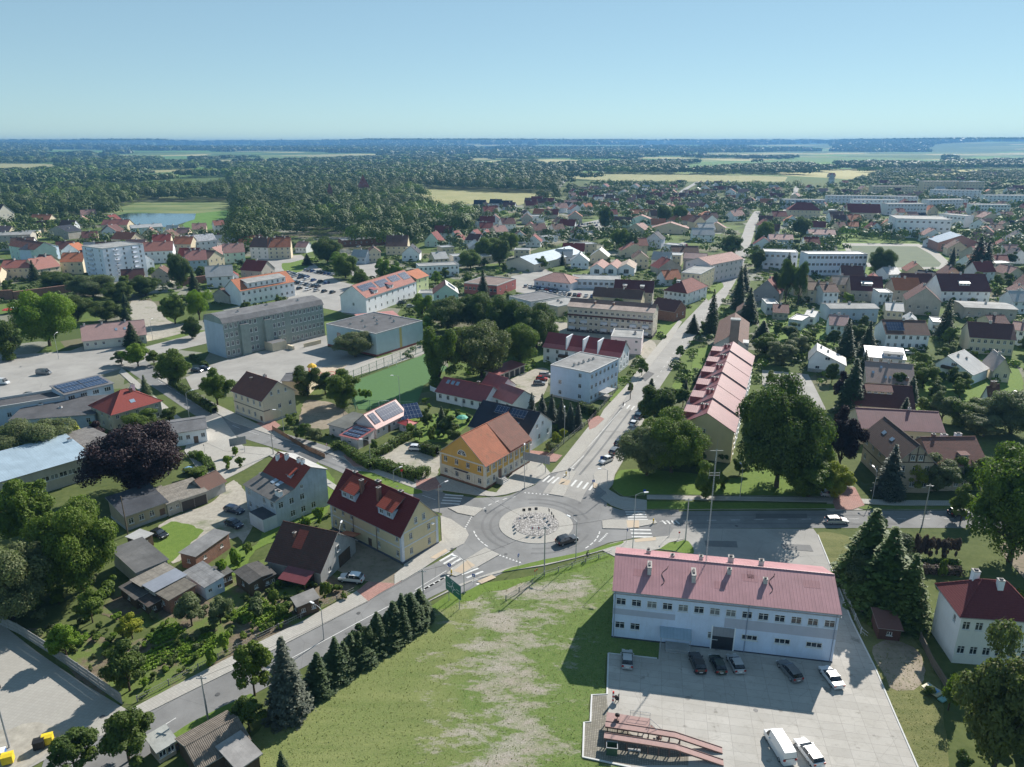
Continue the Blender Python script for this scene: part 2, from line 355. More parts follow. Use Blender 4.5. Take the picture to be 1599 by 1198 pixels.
SHN = [0]; SOFT = ('bright_grass', 'dirt', 'gravel', 'soil', 'grass', 'meadow', 'lot_meadow')
def sheet(name, pts, mat, z, th=0, px=True, edge=None):   # flat structure area from photo pixels
    P = [G(*p) if px else p for p in pts]
    if mat.name.split('.')[0] in SOFT and len(P) > 3:
        Q = []; n = len(P)
        for i in range(n):
            a, b, c, d = P[i-1], P[i], P[(i+1) % n], P[(i+2) % n]; ln = math.dist(b, c); k = max(2, min(14, int(ln/1.2)))
            for q in range(k):
                u = q/k; cr = [.5*((2*b[j])+(-a[j]+c[j])*u+(2*a[j]-5*b[j]+4*c[j]-d[j])*u*u+(-a[j]+3*b[j]-3*c[j]+d[j])*u**3) for j in range(2)]; li = [b[j]+(c[j]-b[j])*u for j in range(2)]
                w_ = .35 if name in ('verge', 'meadow_edge', 'meadow', 'corner_lawn') else .75; x, y = [li[j]*(1-w_)+cr[j]*w_ for j in range(2)]; am = .12 if name in ('verge', 'meadow_edge', 'corner_lawn') else .55
                Q.append((x+am*noise.noise(Vector((x*.6, y*.6, 1))), y+am*noise.noise(Vector((x*.6, y*.6, 7)))))
        P = Q
    A = sum(a[0]*b[1]-b[0]*a[1] for a, b in zip(P, P[1:]+P[:1]))
    if A < 0: P = P[::-1]
    SHN[0] += 1; z += .0004*SHN[0]; m = MB()
    if th: m.slab([(x, y, z) for x, y in P], th, mat, edge)
    else: m.poly([(x, y, z) for x, y in P], mat)
    o = m.build(name); o['kind'] = 'structure'; return o
def smooth_line(P, n=6):                                  # Catmull-Rom
    out = []
    for i in range(len(P)-1):
        a = P[max(0, i-1)]; b = P[i]; c = P[i+1]; d = P[min(len(P)-1, i+2)]
        for k in range(n):
            t = k/n
            out.append(tuple(.5*((2*b[j])+(-a[j]+c[j])*t+(2*a[j]-5*b[j]+4*c[j]-d[j])*t*t+(-a[j]+3*b[j]-3*c[j]+d[j])*t**3) for j in range(2)))
    out.append(tuple(P[-1])); return out
def strip_pts(P, wl, wr):
    L = []; Rr = []
    for i, p in enumerate(P):
        a = P[max(0, i-1)]; b = P[min(len(P)-1, i+1)]; dx, dy = b[0]-a[0], b[1]-a[1]; d = math.hypot(dx, dy) or 1
        nx, ny = -dy/d, dx/d; L.append((p[0]+nx*wl, p[1]+ny*wl)); Rr.append((p[0]-nx*wr, p[1]-ny*wr))
    return L, Rr
def ribbon(name, P, wl, wr, mat, z, th=0, structure=True, m=None):
    L, Rr = strip_pts(P, wl, wr); mb = m or MB()
    for k in range(len(P)-1):
        q = [(*Rr[k], z), (*Rr[k+1], z), (*L[k+1], z), (*L[k], z)]
        mb.poly(q, mat)
        if th:
            mb.poly([(*Rr[k], z-th), (*Rr[k+1], z-th), (*Rr[k+1], z), (*Rr[k], z)], mat)
            mb.poly([(*L[k+1], z-th), (*L[k], z-th), (*L[k], z), (*L[k+1], z)], mat)
    if m: return
    o = mb.build(name)
    if structure: o['kind'] = 'structure'
    return o
# ---------------------------------------------------------------- buildings
WHITE = (.72, .72, .70)
WM = {}
def window_mesh(w, h, style=0):
    k = ('w', round(w, 2), round(h, 2), style)
    if k not in WM:
        m = MB(); fr = plain(WHITE if style != 2 else (.22, .13, .08), .5); gl = glass() if style != 1 else curtain(); t = .08 if style != 3 else .17
        a, b = w/2, h/2
        m.poly([(-a, .05, -b), (a, .05, -b), (a, .05, b), (-a, .05, b)], gl)
        for x0, x1, z0, z1 in ((-a, -a+t, -b, b), (a-t, a, -b, b), (-a+t, a-t, b-t, b), (-a+t, a-t, -b, -b+t)): m.box((x0, -.02, z0), (x1, .06, z1), fr)
        nm = 1 if w < 1.7 else 2
        for q in range(nm):
            xm = -a+w*(q+1)/(nm+1); m.box((xm-.04, -.01, -b+t), (xm+.04, .06, b-t), fr)
        if h > 1.2 and w < 1.7: m.box((-a+t, -.005, b*.35), (a-t, .055, b*.35+.05), fr)
        m.box((-a-.08, -.16, -b-.07), (a+.08, .02, -b-.003), fr)
        WM[k] = m.mesh('window')
    return WM[k]
def door_mesh(w, h, c=(.15, .09, .06)):
    k = ('d', round(w, 2), round(h, 2), c)
    if k not in WM:
        m = MB(); d = plain(c, .6); fr = plain(mul(c, .5), .6); a, b = w/2, h/2
        m.box((-a, .0, -b), (a, .06, b), d); m.box((-a-.06, -.03, -b), (-a, .06, b), fr); m.box((a, -.03, -b), (a+.06, .06, b), fr); m.box((-a, -.03, b), (a, .06, b+.06), fr)
        for q in range(4): m.box((-a+.08, -.015, -b+.1+q*(h-.1)/4), (a-.08, 0, -b+(q+1)*(h-.1)/4), d)
        WM[k] = m.mesh('door')
    return WM[k]
def chimney(roof, x, y, z0, z1, w=.6, d=.6, mat=None, name='chimney', cap=True):
    m = MB(); mat = mat or plaster((.6, .58, .55), .6); m.box((x-w/2, y-d/2, z0), (x+w/2, y+d/2, z1), mat)
    if cap: m.box((x-w/2-.06, y-d/2-.06, z1+.002), (x+w/2+.06, y+d/2+.06, z1+.12), plain((.35, .33, .31), .8)); m.box((x-w/4, y-d/4, z1+.122), (x+w/4, y+d/4, z1+.3), plain((.1, .09, .09), .8))
    return m.build(name, roof)
HOUSES = []
def house(nm, label, cat, A, B, C, eave, ridge=None, roof='x', rm=None, wm=None, win=None, ws=(1.1, 1.4), prof=None, over=.4, sn=None, group=None,
          chim=(), sky_=(), solar_=(), dorm=(), door=None, plinth=None, style=0, attic=None, pm=None, base=0., th=.16, par=.35, dy=None, dz=0., wh=True):
    a, b = Vector(G(*A)), Vector(G(*B)); u = b-a; L = u.length; u.normalize(); n = Vector((-u.y, u.x))
    if isinstance(C, (int, float)): D = C
    else: D = (Vector(G(*C))-b).dot(n)
    sidemap = {'f': 'f', 'b': 'b', 'c': 'c', 'a': 'a'}
    if D < 0: a, b = b, a; u = -u; n = -n; D = -D; sidemap = {'f': 'f', 'b': 'b', 'c': 'a', 'a': 'c'}; flip = True
    else: flip = False
    ridge = ridge or eave
    T = thing(nm, label, cat, (a.x, a.y, base), math.atan2(u.y, u.x), group)
    T['sn'] = sn or label.split(' with ')[0]; HOUSES.append(T)
    T['dims'] = (L, D, eave)
    if prof is None: prof = [(0, eave), (.5, ridge), (1, eave)]
    if flip and roof == 'y': prof = [(1-t, z) for t, z in prof][::-1]
    rm = rm or tile((.3, .1, .07)); wm = wm or plaster((.55, .5, .42))
    def pz(t):
        for (t0, z0), (t1, z1) in zip(prof, prof[1:]):
            if t <= t1+1e-6: return z0+(z1-z0)*(t-t0)/max(1e-6, t1-t0)
        return prof[-1][1]
    hipw = 0
    if roof == 'hip': hipw = min(L, D)/2 if ridge else 0
    def zat(x, y):
        if roof == 'x': return pz(y/D)
        if roof == 'y': return pz(x/L)
        if roof == 'hip': return eave+(ridge-eave)*min(1, min(x, L-x, y, D-y)/hipw)
        return eave
    # walls
    W = MB(); winspec = win or {}
    xf = {'f': (lambda s, z, o=0: (s, -o, z), L, 0), 'c': (lambda s, z, o=0: (L+o, s, z), D, math.pi/2), 'b': (lambda s, z, o=0: (L-s, D+o, z), L, math.pi), 'a': (lambda s, z, o=0: (-o, D-s, z), D, -math.pi/2)}
    placed = []
    for sd_, (fn, ln, rot) in xf.items():
        key = {v: k for k, v in sidemap.items()}[sd_]
        if roof == 'x': tops = {'f': [(0, prof[0][1]), (ln, prof[0][1])], 'b': [(0, prof[-1][1]), (ln, prof[-1][1])], 'c': [(t*D, z) for t, z in prof], 'a': [((1-t)*D, z) for t, z in prof][::-1]}[sd_]
        elif roof == 'y': tops = {'f': [(t*L, z) for t, z in prof], 'b': [((1-t)*L, z) for t, z in prof][::-1], 'c': [(0, prof[-1][1]), (ln, prof[-1][1])], 'a': [(0, prof[0][1]), (ln, prof[0][1])]}[sd_]
        else: tops = [(0, eave), (ln, eave)]
        zm = min(z for _, z in tops); rects = []
        spec = winspec.get(key)
        if spec:
            nc, nr = spec[:2]; ww, hh = (spec[2], spec[3]) if len(spec) > 3 else ws; skip = spec[4] if len(spec) > 4 else ()
            zlim = min(zm, eave) if len(spec) < 6 else min(zm, spec[5]); sh = zlim/nr; z00 = 0 if len(spec) < 7 else spec[6]; sh = (zlim-z00)/nr
            for r in range(nr):
                for c in range(nc):
                    if (c, r) in skip: continue
                    cx = ln*(c+.5)/nc; cz = z00+sh*(r+.56); h2 = min(hh, sh*.62)
                    isdoor = door and door[0] == key and (c, r) == (door[1], 0)
                    if isdoor: dw, dh = door[2] if len(door) > 2 else (1.1, 2.1); rects.append((cx-dw/2, cx+dw/2, 0.02, dh)); placed.append((sd_, cx, dh/2+.01, dw, dh, 1))
                    else: rects.append((cx-ww/2, cx+ww/2, cz-h2/2, cz+h2/2)); placed.append((sd_, cx, cz, ww, h2, 0))
        xs = sorted({0., ln, *[v for r_ in rects for v in r_[:2]]}); zs = sorted({0., zm, *[v for r_ in rects for v in r_[2:]]})
        for i in range(len(xs)-1):
            for j in range(len(zs)-1):
                mx, mz = (xs[i]+xs[i+1])/2, (zs[j]+zs[j+1])/2
                if any(r_[0] < mx < r_[1] and r_[2] < mz < r_[3] for r_ in rects): continue
                W.poly([fn(xs[i], zs[j]), fn(xs[i+1], zs[j]), fn(xs[i+1], zs[j+1]), fn(xs[i], zs[j+1])], wm)
        for x0, x1, z0, z1 in rects:
            W.poly([fn(x0, z0), fn(x1, z0), fn(x1, z0, -.16), fn(x0, z0, -.16)], wm); W.poly([fn(x0, z1, -.16), fn(x1, z1, -.16), fn(x1, z1), fn(x0, z1)], wm)
            W.poly([fn(x0, z0), fn(x0, z0, -.16), fn(x0, z1, -.16), fn(x0, z1)], wm); W.poly([fn(x1, z0, -.16), fn(x1, z0), fn(x1, z1), fn(x1, z1, -.16)], wm)
        if len(tops) > 2 or abs(tops[0][1]-tops[-1][1]) > .01:
            up = [fn(s, z) for s, z in tops[::-1] if z > zm+.01]; W.poly([fn(0, zm), fn(ln, zm)]+up, wm)
    wo = W.build('wall', T)
    for sd_, s, z, ww, hh, isd in placed:
        fn, ln, rot = xf[sd_]
        me = door_mesh(ww, hh) if isd else window_mesh(ww, hh, style if rnd.random() > .12 or style else 1)
        o = link('door' if isd else 'window', me, T); o.location = fn(s, z, -.08); o.rotation_euler = (0, 0, rot)
    if attic:                                             # gable windows: (side, n, z, w, h)
        for key, nn, z, ww, hh in attic:
            fn, ln, rot = xf[sidemap[key]]
            for c in range(nn):
                o = link('window', window_mesh(ww, hh, style), T); o.location = fn(ln*(.5+(c-(nn-1)/2)*.22), z, .08); o.rotation_euler = (0, 0, rot)
    if plinth:
        P = MB(); e = .06; h = plinth[0]
        P.slab([(-e, -e, h), (L+e, -e, h), (L+e, D+e, h), (-e, D+e, h)], h+.1, plinth[1]); P.build('plinth', T)
    # roof
    RF = MB(); o_ = over; fascia = plain((.35, .33, .32), .7)
    if roof in ('x', 'y'):
        W1, W2 = (D, L) if roof == 'x' else (L, D)
        pts = [(t*W1, z) for t, z in prof]
        s0 = (pts[1][1]-pts[0][1])/max(.01, pts[1][0]-pts[0][0]); s1 = (pts[-2][1]-pts[-1][1])/max(.01, pts[-1][0]-pts[-2][0])
        pts[0] = (-o_, pts[0][1]-o_*s0); pts[-1] = (W1+o_, pts[-1][1]-o_*s1); pts = [(p, z+th+.02) for p, z in pts]; og = min(o_, .35)
        for i, ((p0, z0), (p1, z1)) in enumerate(zip(pts, pts[1:])):
            mt = pm[i] if pm else rm
            if roof == 'x': q = [(-og, p0, z0), (L+og, p0, z0), (L+og, p1, z1), (-og, p1, z1)]
            else: q = [(p0, -og, z0), (p1, -og, z1), (p1, D+og, z1), (p0, D+og, z0)]
            RF.slab(q, th, mt, fascia)
        if len(prof) == 3 and ridge > eave+.8:
            p1, z1 = pts[1]; cm = rm
            if roof == 'x': RF.tube((-og, p1, z1), (L+og, p1, z1), .11, .11, cm, 6)
            else: RF.tube((p1, -og, z1), (p1, D+og, z1), .11, .11, cm, 6)
    elif roof == 'hip':
        x0, x1, y0, y1 = -o_, L+o_, -o_, D+o_; hw = min(L, D)/2+o_; ze = eave-.25+th; zr = ridge+th
        if L >= D: ra, rb = (x0+hw, (y0+y1)/2, zr), (x1-hw, (y0+y1)/2, zr)
        else: ra, rb = ((x0+x1)/2, y0+hw, zr), ((x0+x1)/2, y1-hw, zr)
        c0, c1, c2, c3 = (x0, y0, ze), (x1, y0, ze), (x1, y1, ze), (x0, y1, ze)
        if L >= D: F = [[c0, c1, rb, ra], [c1, c2, rb], [c2, c3, ra, rb], [c3, c0, ra]]
        else: F = [[c0, c1, ra], [c1, c2, rb, ra], [c2, c3, rb], [c3, c0, ra, rb]]
        for q in F:
            q = [p for i, p in enumerate(q) if p != q[i-1]]
            if len(q) > 2: RF.slab(q, th, rm, fascia)
        for p in (c0, c1, c2, c3):
            q = min((ra, rb), key=lambda r_: (Vector(r_)-Vector(p)).length); RF.tube(p, q, .1, .1, rm, 5)
        if (Vector(ra)-Vector(rb)).length > .2: RF.tube(ra, rb, .1, .1, rm, 5)
    else:                                                 # flat with parapet
        pw = wm; e = eave
        RF.poly([(.25, .25, e), (L-.25, .25, e), (L-.25, D-.25, e), (.25, D-.25, e)], rm)
        for q in (((-.04, -.04), (L+.04, .25)), ((-.04, D-.25), (L+.04, D+.04)), ((-.04, .25), (.25, D-.25)), ((L-.25, .25), (L+.04, D-.25))):
            RF.box((*q[0], e-.15), (*q[1], e+par), plain((.5, .5, .49), .7))
    ro = RF.build('roof', T)
    for c in chim:                                        # (fx, fy, above, w, d, mat)
        x, y = c[0]*L, c[1]*D
        if flip: x = L-x
        z = zat(x, y); chimney(ro, x, y, z-.5, z+c[2], c[3] if len(c) > 3 else .6, c[4] if len(c) > 4 else .6, c[5] if len(c) > 5 else None)
    def patch(fx0, fx1, fy0, fy1, mat, name, lift, t_):
        if flip: fx0, fx1 = 1-fx1, 1-fx0
        m = MB(); q = [(x*L, y*D, zat(x*L, y*D)+th+.02+lift) for x, y in ((fx0, fy0), (fx1, fy0), (fx1, fy1), (fx0, fy1))]
        m.slab(q, t_, mat, plain((.4, .4, .4), .5)); m.build(name, ro)
    for s_ in sky_: patch(*s_, plain((.25, .33, .42), .15), 'skylight', .1, .12)
    for s_ in solar_: patch(*s_, solar(), 'solar_panel', .16, .05)
    for d_ in dorm:                                       # (fx centre, width, fy front, depth, height, windows, roof material)
        fx, dw, fy, dd, dh, nw, dm = d_[:7]
        if flip: fx = 1-fx
        m = MB(); x = fx*L; y0 = fy*D; z0 = zat(x, y0)+.1; wmat = d_[7] if len(d_) > 7 else wm
        m.box((x-dw/2, y0, z0-.4), (x+dw/2, y0+dd, z0+dh-.1), wmat); do = m.build('dormer', T)
        m = MB(); zb = zat(x, y0+dd)+th+.25; q = [(x-dw/2-.2, y0-.3, z0+dh-.05), (x+dw/2+.2, y0-.3, z0+dh-.05), (x+dw/2+.2, y0+dd+.1, max(zb, z0+dh+.1)), (x-dw/2-.2, y0+dd+.1, max(zb, z0+dh+.1))]
        m.slab(q, .12, dm, fascia); m.build('dormer_roof', do)
        for k in range(nw):
            o = link('window', window_mesh(min(1., dw/nw*.6), dh*.55), do); o.location = (x-dw/2+dw*(k+.5)/nw, y0-.08, z0+dh*.5)
    T['flip'] = flip
    return T, (L, D), zat, ro
def addbox(T, name, a, b, mat, top=None):
    m = MB(); m.box(a, b, mat, top); return m.build(name, T)
# ---------------------------------------------------------------- trees
def quads(name, P, N, S, mat, asp=1.0, rng=None):          # leaf faces as one mesh: centres, normals, sizes
    n = len(P); r = rng.normal(size=(n, 3)); T = np.cross(N, r); T /= np.linalg.norm(T, axis=1, keepdims=True)+1e-9; B = np.cross(N, T); B /= np.linalg.norm(B, axis=1, keepdims=True)+1e-9
    S = S[:, None]/2; a = T*S*asp; b = B*S; fold = N*S*.25
    V = np.stack([P-a, P-b+fold*.6, P+a, P+b+fold*.6], 1).reshape(-1, 3)
    return V
def quadmesh(name, V, mats, mi=None):
    n = len(V)//4; me = bpy.data.meshes.new(name); me.vertices.add(len(V)); me.vertices.foreach_set('co', V.astype(np.float32).ravel())
    me.loops.add(n*4); me.loops.foreach_set('vertex_index', np.arange(n*4, dtype=np.int32)); me.polygons.add(n)
    me.polygons.foreach_set('loop_start', np.arange(0, n*4, 4, dtype=np.int32)); me.polygons.foreach_set('loop_total', np.full(n, 4, dtype=np.int32))
    for m in mats: me.materials.append(m)
    if mi is not None: me.polygons.foreach_set('material_index', mi.astype(np.int32))
    me.update(calc_edges=True); me.validate(); return me
def unit(a): return a/(np.linalg.norm(a, axis=-1, keepdims=True)+1e-9)
def crown_pts(rng, Rr, H, zb, n, nl, style):
    # lobes spread over an ellipsoid crown; leaves on lobe shells
    cz = (zb+H)/2; az = (H-zb)/2; L = []
    d = unit(rng.normal(size=(nl, 3))); d[:, 2] = d[:, 2]*.85+.12; d = unit(d)
    ph = rng.random(3)*6; irr = .86+.20*np.sin(d[:, 0]*3.1+ph[0])*np.cos(d[:, 1]*2.7+ph[1])+.14*np.sin(d[:, 2]*4+d[:, 0]*3+ph[2])+.07*rng.normal(size=nl); rad = (.56+.36*rng.random(nl))*irr; C = d*rad[:, None]*np.array([Rr, Rr, az]); lr = Rr*(.16+.20*rng.random(nl))
    if style == 'round': lr *= 1.1
    if style == 'loose': lr *= .85
    C = np.vstack([C, [[0, 0, az*.15]]]); lr = np.append(lr, Rr*.55)
    wgt = lr**2; wgt /= wgt.sum(); k = rng.choice(len(C), n, p=wgt)
    nd = unit(rng.normal(size=(n, 3))); nd[:, 2] += .25; nd = unit(nd)
    sh = 1-.42*rng.random(n)**1.6; bump = 1+.16*np.sin(nd[:, 0]*9+k)*np.cos(nd[:, 1]*8+k*2)
    P = C[k]+nd*(lr[k]*sh*bump)[:, None]*np.array([1, 1, .82]); P[:, 2] += cz
    e = ((P[:, :2]**2).sum(1)/Rr**2+((P[:, 2]-cz)/az)**2); keep = (e < 1.5) & (P[:, 2] > zb*.6)
    P = P[keep]; nd = nd[keep]
    N = unit(nd+.5*rng.normal(size=nd.shape)+np.array([0, 0, .25])); return P, N
def trunk_mesh(Rr, H, zb, c, limbs, seed):
    r = random.Random(seed); m = MB(); b = bark(c); t = max(.12, Rr*.06); top = zb+(H-zb)*.55
    zb += 1; m.tube((0, 0, -.2), (0, 0, zb), t, t*.75, b, 8); m.tube((0, 0, zb), (.1*t, 0, top), t*.75, t*.25, b, 7)
    for k in range(limbs):
        a = 2*math.pi*k/limbs+r.random(); z0 = zb*(.75+.5*r.random()); q = Rr*(.5+.3*r.random()); z1 = z0+(H-zb)*(.25+.35*r.random())
        mid = (math.cos(a)*q*.4, math.sin(a)*q*.4, z0+(z1-z0)*.55); end = (math.cos(a)*q, math.sin(a)*q, z1)
        m.tube((0, 0, z0), mid, t*.4, t*.25, b, 5, False); m.tube(mid, end, t*.25, t*.08, b, 5)
    return m.mesh('trunk')
PROTO = {}
COLS = {'g': (.108, .178, .030), 'd': (.075, .128, .030), 'b': (.14, .25, .025), 'y': (.23, .29, .035), 's': (.13, .18, .09), 'p': (.030, .018, .023), 'm': (.11, .09, .09), 'w': (.105, .15, .05), 'c': (.052, .092, .040), 'k': (.075, .105, .085), 'h': (.09, .155, .03)}
DESC = {'g': 'green', 'd': 'dark green', 'b': 'fresh green', 'y': 'yellow-green', 's': 'silvery green', 'p': 'purple-black', 'm': 'bronze', 'w': 'drooping green', 'c': 'dark spruce', 'k': 'blue-green spruce', 'h': 'clipped'}
def decid(size, colr, var, style='n'):
    k = ('D', size, colr, var, style)
    if k in PROTO: return PROTO[k]
    Rr, H, zb, n, nl, ls = {'XS': (1.0, 1.7, .05, 1300, 6, .17), 'S': (1.8, 4.0, .2, 3200, 9, .22), 'M': (3.2, 8.0, .45, 13000, 24, .23), 'L': (5.5, 13.0, .7, 32000, 40, .27), 'XL': (9.5, 18.0, .9, 76000, 80, .32)}[size]
    rng = np.random.default_rng(abs(hash((size, var, style))) % 9999 if False else (len(size)*31+ord(size[-1])*7+var*13+len(style)*3))
    P, N = crown_pts(rng, Rr, H, zb, n, nl, style)
    if style == 'willow': P[:, 2] -= .9*rng.random(len(P))*(P[:, 0]**2+P[:, 1]**2)**.5/Rr; N[:, 2] *= .25; N = unit(N)
    V = quads('crown', P, N, ls*(.6+.8*rng.random(len(P))), None, 1.25 if style != 'willow' else .6, rng)
    cm = quadmesh('crown', V, [leafm(COLS[colr], .22 if colr in 'pm' else .35, .12 if colr in 'p' else .35)])
    tm = trunk_mesh(Rr, H, zb, (.09, .07, .05), 7 if size in ('L', 'XL') else 5, var) if size != 'XS' else None
    PROTO[k] = (cm, tm, Rr, H); return PROTO[k]
def conifer(colr, var, style='spruce'):
    k = ('C', colr, var, style)
    if k in PROTO: return PROTO[k]
    rng = np.random.default_rng(50+var); Rr, H = (2.6, 11.) if style == 'spruce' else (1.0, 5.)
    Ps, Ns, Ss = [], [], []
    if style == 'spruce':
        z = .6; lev = 0
        while z < H-.25:
            t = z/H; rr = Rr*(1-t)**.82*(.9+.22*rng.random()); nb = max(5, int(13*(1-t)+4)); a0 = rng.random()*6
            for b in range(nb):
                a = a0+2*math.pi*b/nb+.2*rng.normal(); r1 = rr*(.72+.38*rng.random()); m = max(6, int(r1*17)); s = rng.random(m)**.6
                x = np.cos(a)*s*r1; y = np.sin(a)*s*r1; wd = .13*r1*(1-s*.4)+.05; off = rng.normal(size=m)*wd
                zz = z+.18*s*r1-.42*s*s*r1+rng.normal(size=m)*.06-.12*np.abs(off)
                Ps.append(np.stack([x-np.sin(a)*off, y+np.cos(a)*off, zz], 1))
                nn = np.stack([np.cos(a)*.35+.35*rng.normal(size=m), np.sin(a)*.35+.35*rng.normal(size=m), np.ones(m)], 1); Ns.append(unit(nn)); Ss.append(.26*(.6+.7*rng.random(m)))
            z += .30+.12*(1-t); lev += 1
        P = np.vstack(Ps); N = np.vstack(Ns); S = np.concatenate(Ss); asp = 1.5
    else:
        n = 2600; t = rng.random(n); a = rng.random(n)*6.283; prof = np.sqrt(np.clip(t*6, 0, 1))*(1-t)**.55*1.15; r = Rr*prof*(.78+.26*rng.random(n))
        P = np.stack([np.cos(a)*r, np.sin(a)*r, .1+t*H*.98], 1); N = unit(np.stack([np.cos(a), np.sin(a), .5+0*a], 1)+.5*rng.normal(size=(n, 3))); S = .24*(.6+.8*rng.random(n)); asp = 1.2
    V = quads('crown', P, N, S, None, asp, rng); cm = quadmesh('crown', V, [leafm(COLS[colr], .3, .1)])
    m = MB(); m.tube((0, 0, -.2), (0, 0, H*.93), .16 if style == 'spruce' else .08, .03, bark(), 7); tm = m.mesh('trunk')
    PROTO[k] = (cm, tm, Rr, H); return PROTO[k]
TREES = []
KINDN = {'D': ('leafy_tree', 'tree'), 'C': ('spruce_tree', 'spruce'), 'T': ('thuja', 'thuja'), 'B': ('shrub', 'shrub'), 'W': ('willow_tree', 'willow'), 'P': ('copper_beech', 'tree')}
def tree(px, yb, wpx, ytop=None, kind='D', colr='g', H=None, style='n', label=None, world=None, Rw=None):
    if world: x, y = world; Rr = Rw
    else: x, y = G(px, yb); Rr = wpx*MPP(px, yb)/2; H = H or (hgt(px, yb, ytop) if ytop is not None else Rr*2.1)
    H = max(H, .5)
    if kind in 'CT': cm, tm, r0, h0 = conifer(colr, rnd.randrange(3), 'spruce' if kind == 'C' else 'thuja')
    else:
        size = 'XS' if Rr < 1.3 else 'S' if Rr < 2.3 else 'M' if Rr < 4.1 else 'L' if Rr < 7.3 else 'XL'
        if kind == 'B' and size == 'S': size = 'XS'
        cm, tm, r0, h0 = decid(size, colr, rnd.randrange(3 if size != 'XL' else 2), 'willow' if kind == 'W' else style)
    nm, cat = KINDN[kind]; T = thing(nm, label or '', cat, (x, y, 0), rnd.random()*6.28)
    kk = .88 if kind not in 'CT' else 1.; T.scale = (kk*Rr/r0, kk*Rr/r0, H/h0)
    if label: T['fixed'] = 1
    T['dsc'] = DESC[colr]; TREES.append(T)
    c = link('foliage' if kind in 'BT' else 'crown', cm, T)
    if tm and kind != 'B': link('trunk', tm, T)
    return T
def hedge(name, label, pts, w, h, colr='h', px=True, dens=55):
    P = [G(*p) if px else p for p in pts]; rng = np.random.default_rng(len(THINGS)); Ps, Ns = [], []
    for a, b in zip(P, P[1:]):
        L = math.dist(a, b); n = int(L*(w+2*h)*dens/2); u = np.array([(b[0]-a[0])/L, (b[1]-a[1])/L]); v = np.array([-u[1], u[0]])
        s = rng.random(n)*(L+w*.6)-w*.3; face = rng.random(n)*(w+2*h); off = np.where(face < w, face-w/2, np.where(face < w+h, w/2, -w/2)); z = np.where(face < w, h, rng.random(n)*h)
        lump = 1+.08*np.sin(s*1.7)+.05*np.sin(s*4.1); nx = np.where(face < w, 0, np.sign(off)); nz = np.where(face < w, 1., .15)
        jit = rng.normal(size=n)*.07; q = np.array(a)+s[:, None]*u+((off*lump+nx*jit)[:, None])*v
        Ps.append(np.column_stack([q, z*lump+np.where(face < w, jit, 0)])); Ns.append(unit(np.column_stack([nx[:, None]*v, nz])+.5*rng.normal(size=(n, 3))))
    Pa, Na = np.vstack(Ps), np.vstack(Ns); c = Pa.mean(0); c[2] = 0
    V = quads('h', Pa-c, Na, .2+.16*rng.random(len(Pa)), None, 1.2, rng); T = thing(name, label, 'hedge', tuple(c))
    link('foliage', quadmesh('foliage', V, [leafm(COLS[colr], .25, .2)]), T)
    m = MB()
    for a, b in zip(P, P[1:]): ribbon('', [(a[0]-c[0], a[1]-c[1]), (b[0]-c[0], b[1]-c[1])], w*.4, w*.4, bark((.03, .035, .015)), h*.9, h*.9+.05, m=m)
    m.build('branches', T); return T
# ---------------------------------------------------------------- land and far fields
FIELDS = [('field_gold', [(631,297),(680,295),(763,300),(866,303),(862,312),(830,319),(800,321),(740,319),(680,319),(661,308)]),
 ('field_gold', [(874,271),(960,272),(1096,273),(1230,276),(1225,284),(1100,284),(940,282),(880,278)]),
 ('field_green', [(1050,260),(1119,252),(1177,251),(1270,247),(1373,247),(1479,250),(1475,254),(1369,252),(1256,254),(1180,256),(1112,260),(1070,264)]),
 ('field_gold', [(-20,255),(127,257),(83,263),(-20,267)]), ('field_green', [(241,241),(299,242),(303,250),(255,252)]),
 ('field_green', [(-20,297),(138,293),(103,297),(34,303),(-20,306)]), ('field_gold', [(206,267),(303,264),(282,268),(224,271)]),
 ('marsh', [(170,329),(220,315),(371,316),(362,333),(303,338),(190,338)]), ('field_green', [(285,352),(305,334),(362,328),(374,334),(337,356),(300,366)]),
 ('field_gold', [(1455,234),(1620,233),(1620,241),(1520,242),(1440,237)]), ('field_gold', [(430,238),(516,239),(516,243),(440,244)]), ('field_gold', [(480,240),(600,240),(590,244),(480,245)]),
 ('field_gold', [(60,237),(150,236.5),(175,239),(80,240)]), ('field_green', [(150,238),(165,238),(158,250),(148,248)]), ('field_green', [(1560,243),(1620,242),(1620,249),(1565,247)]), ('field_gold', [(330,250),(420,249),(430,253),(350,254)]), ('field_green', [(560,252),(640,251),(650,254),(570,255)]), ('field_green', [(1250,262),(1330,261),(1340,264),(1260,265)]), ('field_green', [(300,262),(345,260),(350,264),(310,266)]),
 ('field_gold', [(690,248),(760,247),(770,250),(700,252)]), ('field_green', [(905,266),(945,265),(950,269),(912,270)])]
def terrain(x, y):
    r = math.hypot(x, y); k = min(1, max(0, (r-5200)/5000))
    if k <= 0: return 0.
    a = math.atan2(x, y)
    h = 22+46*noise.noise(Vector((x/4200, y/4200, 2.2)))+13*noise.noise(Vector((x/1100, y/1100, 5)))+k*30*(.5+.5*math.cos(a*9+.4))+(34*max(0, a+.1) if r > 8000 else 0)+min(22, max(0, r-11000)/300)
    return max(0, min(87, k*h))
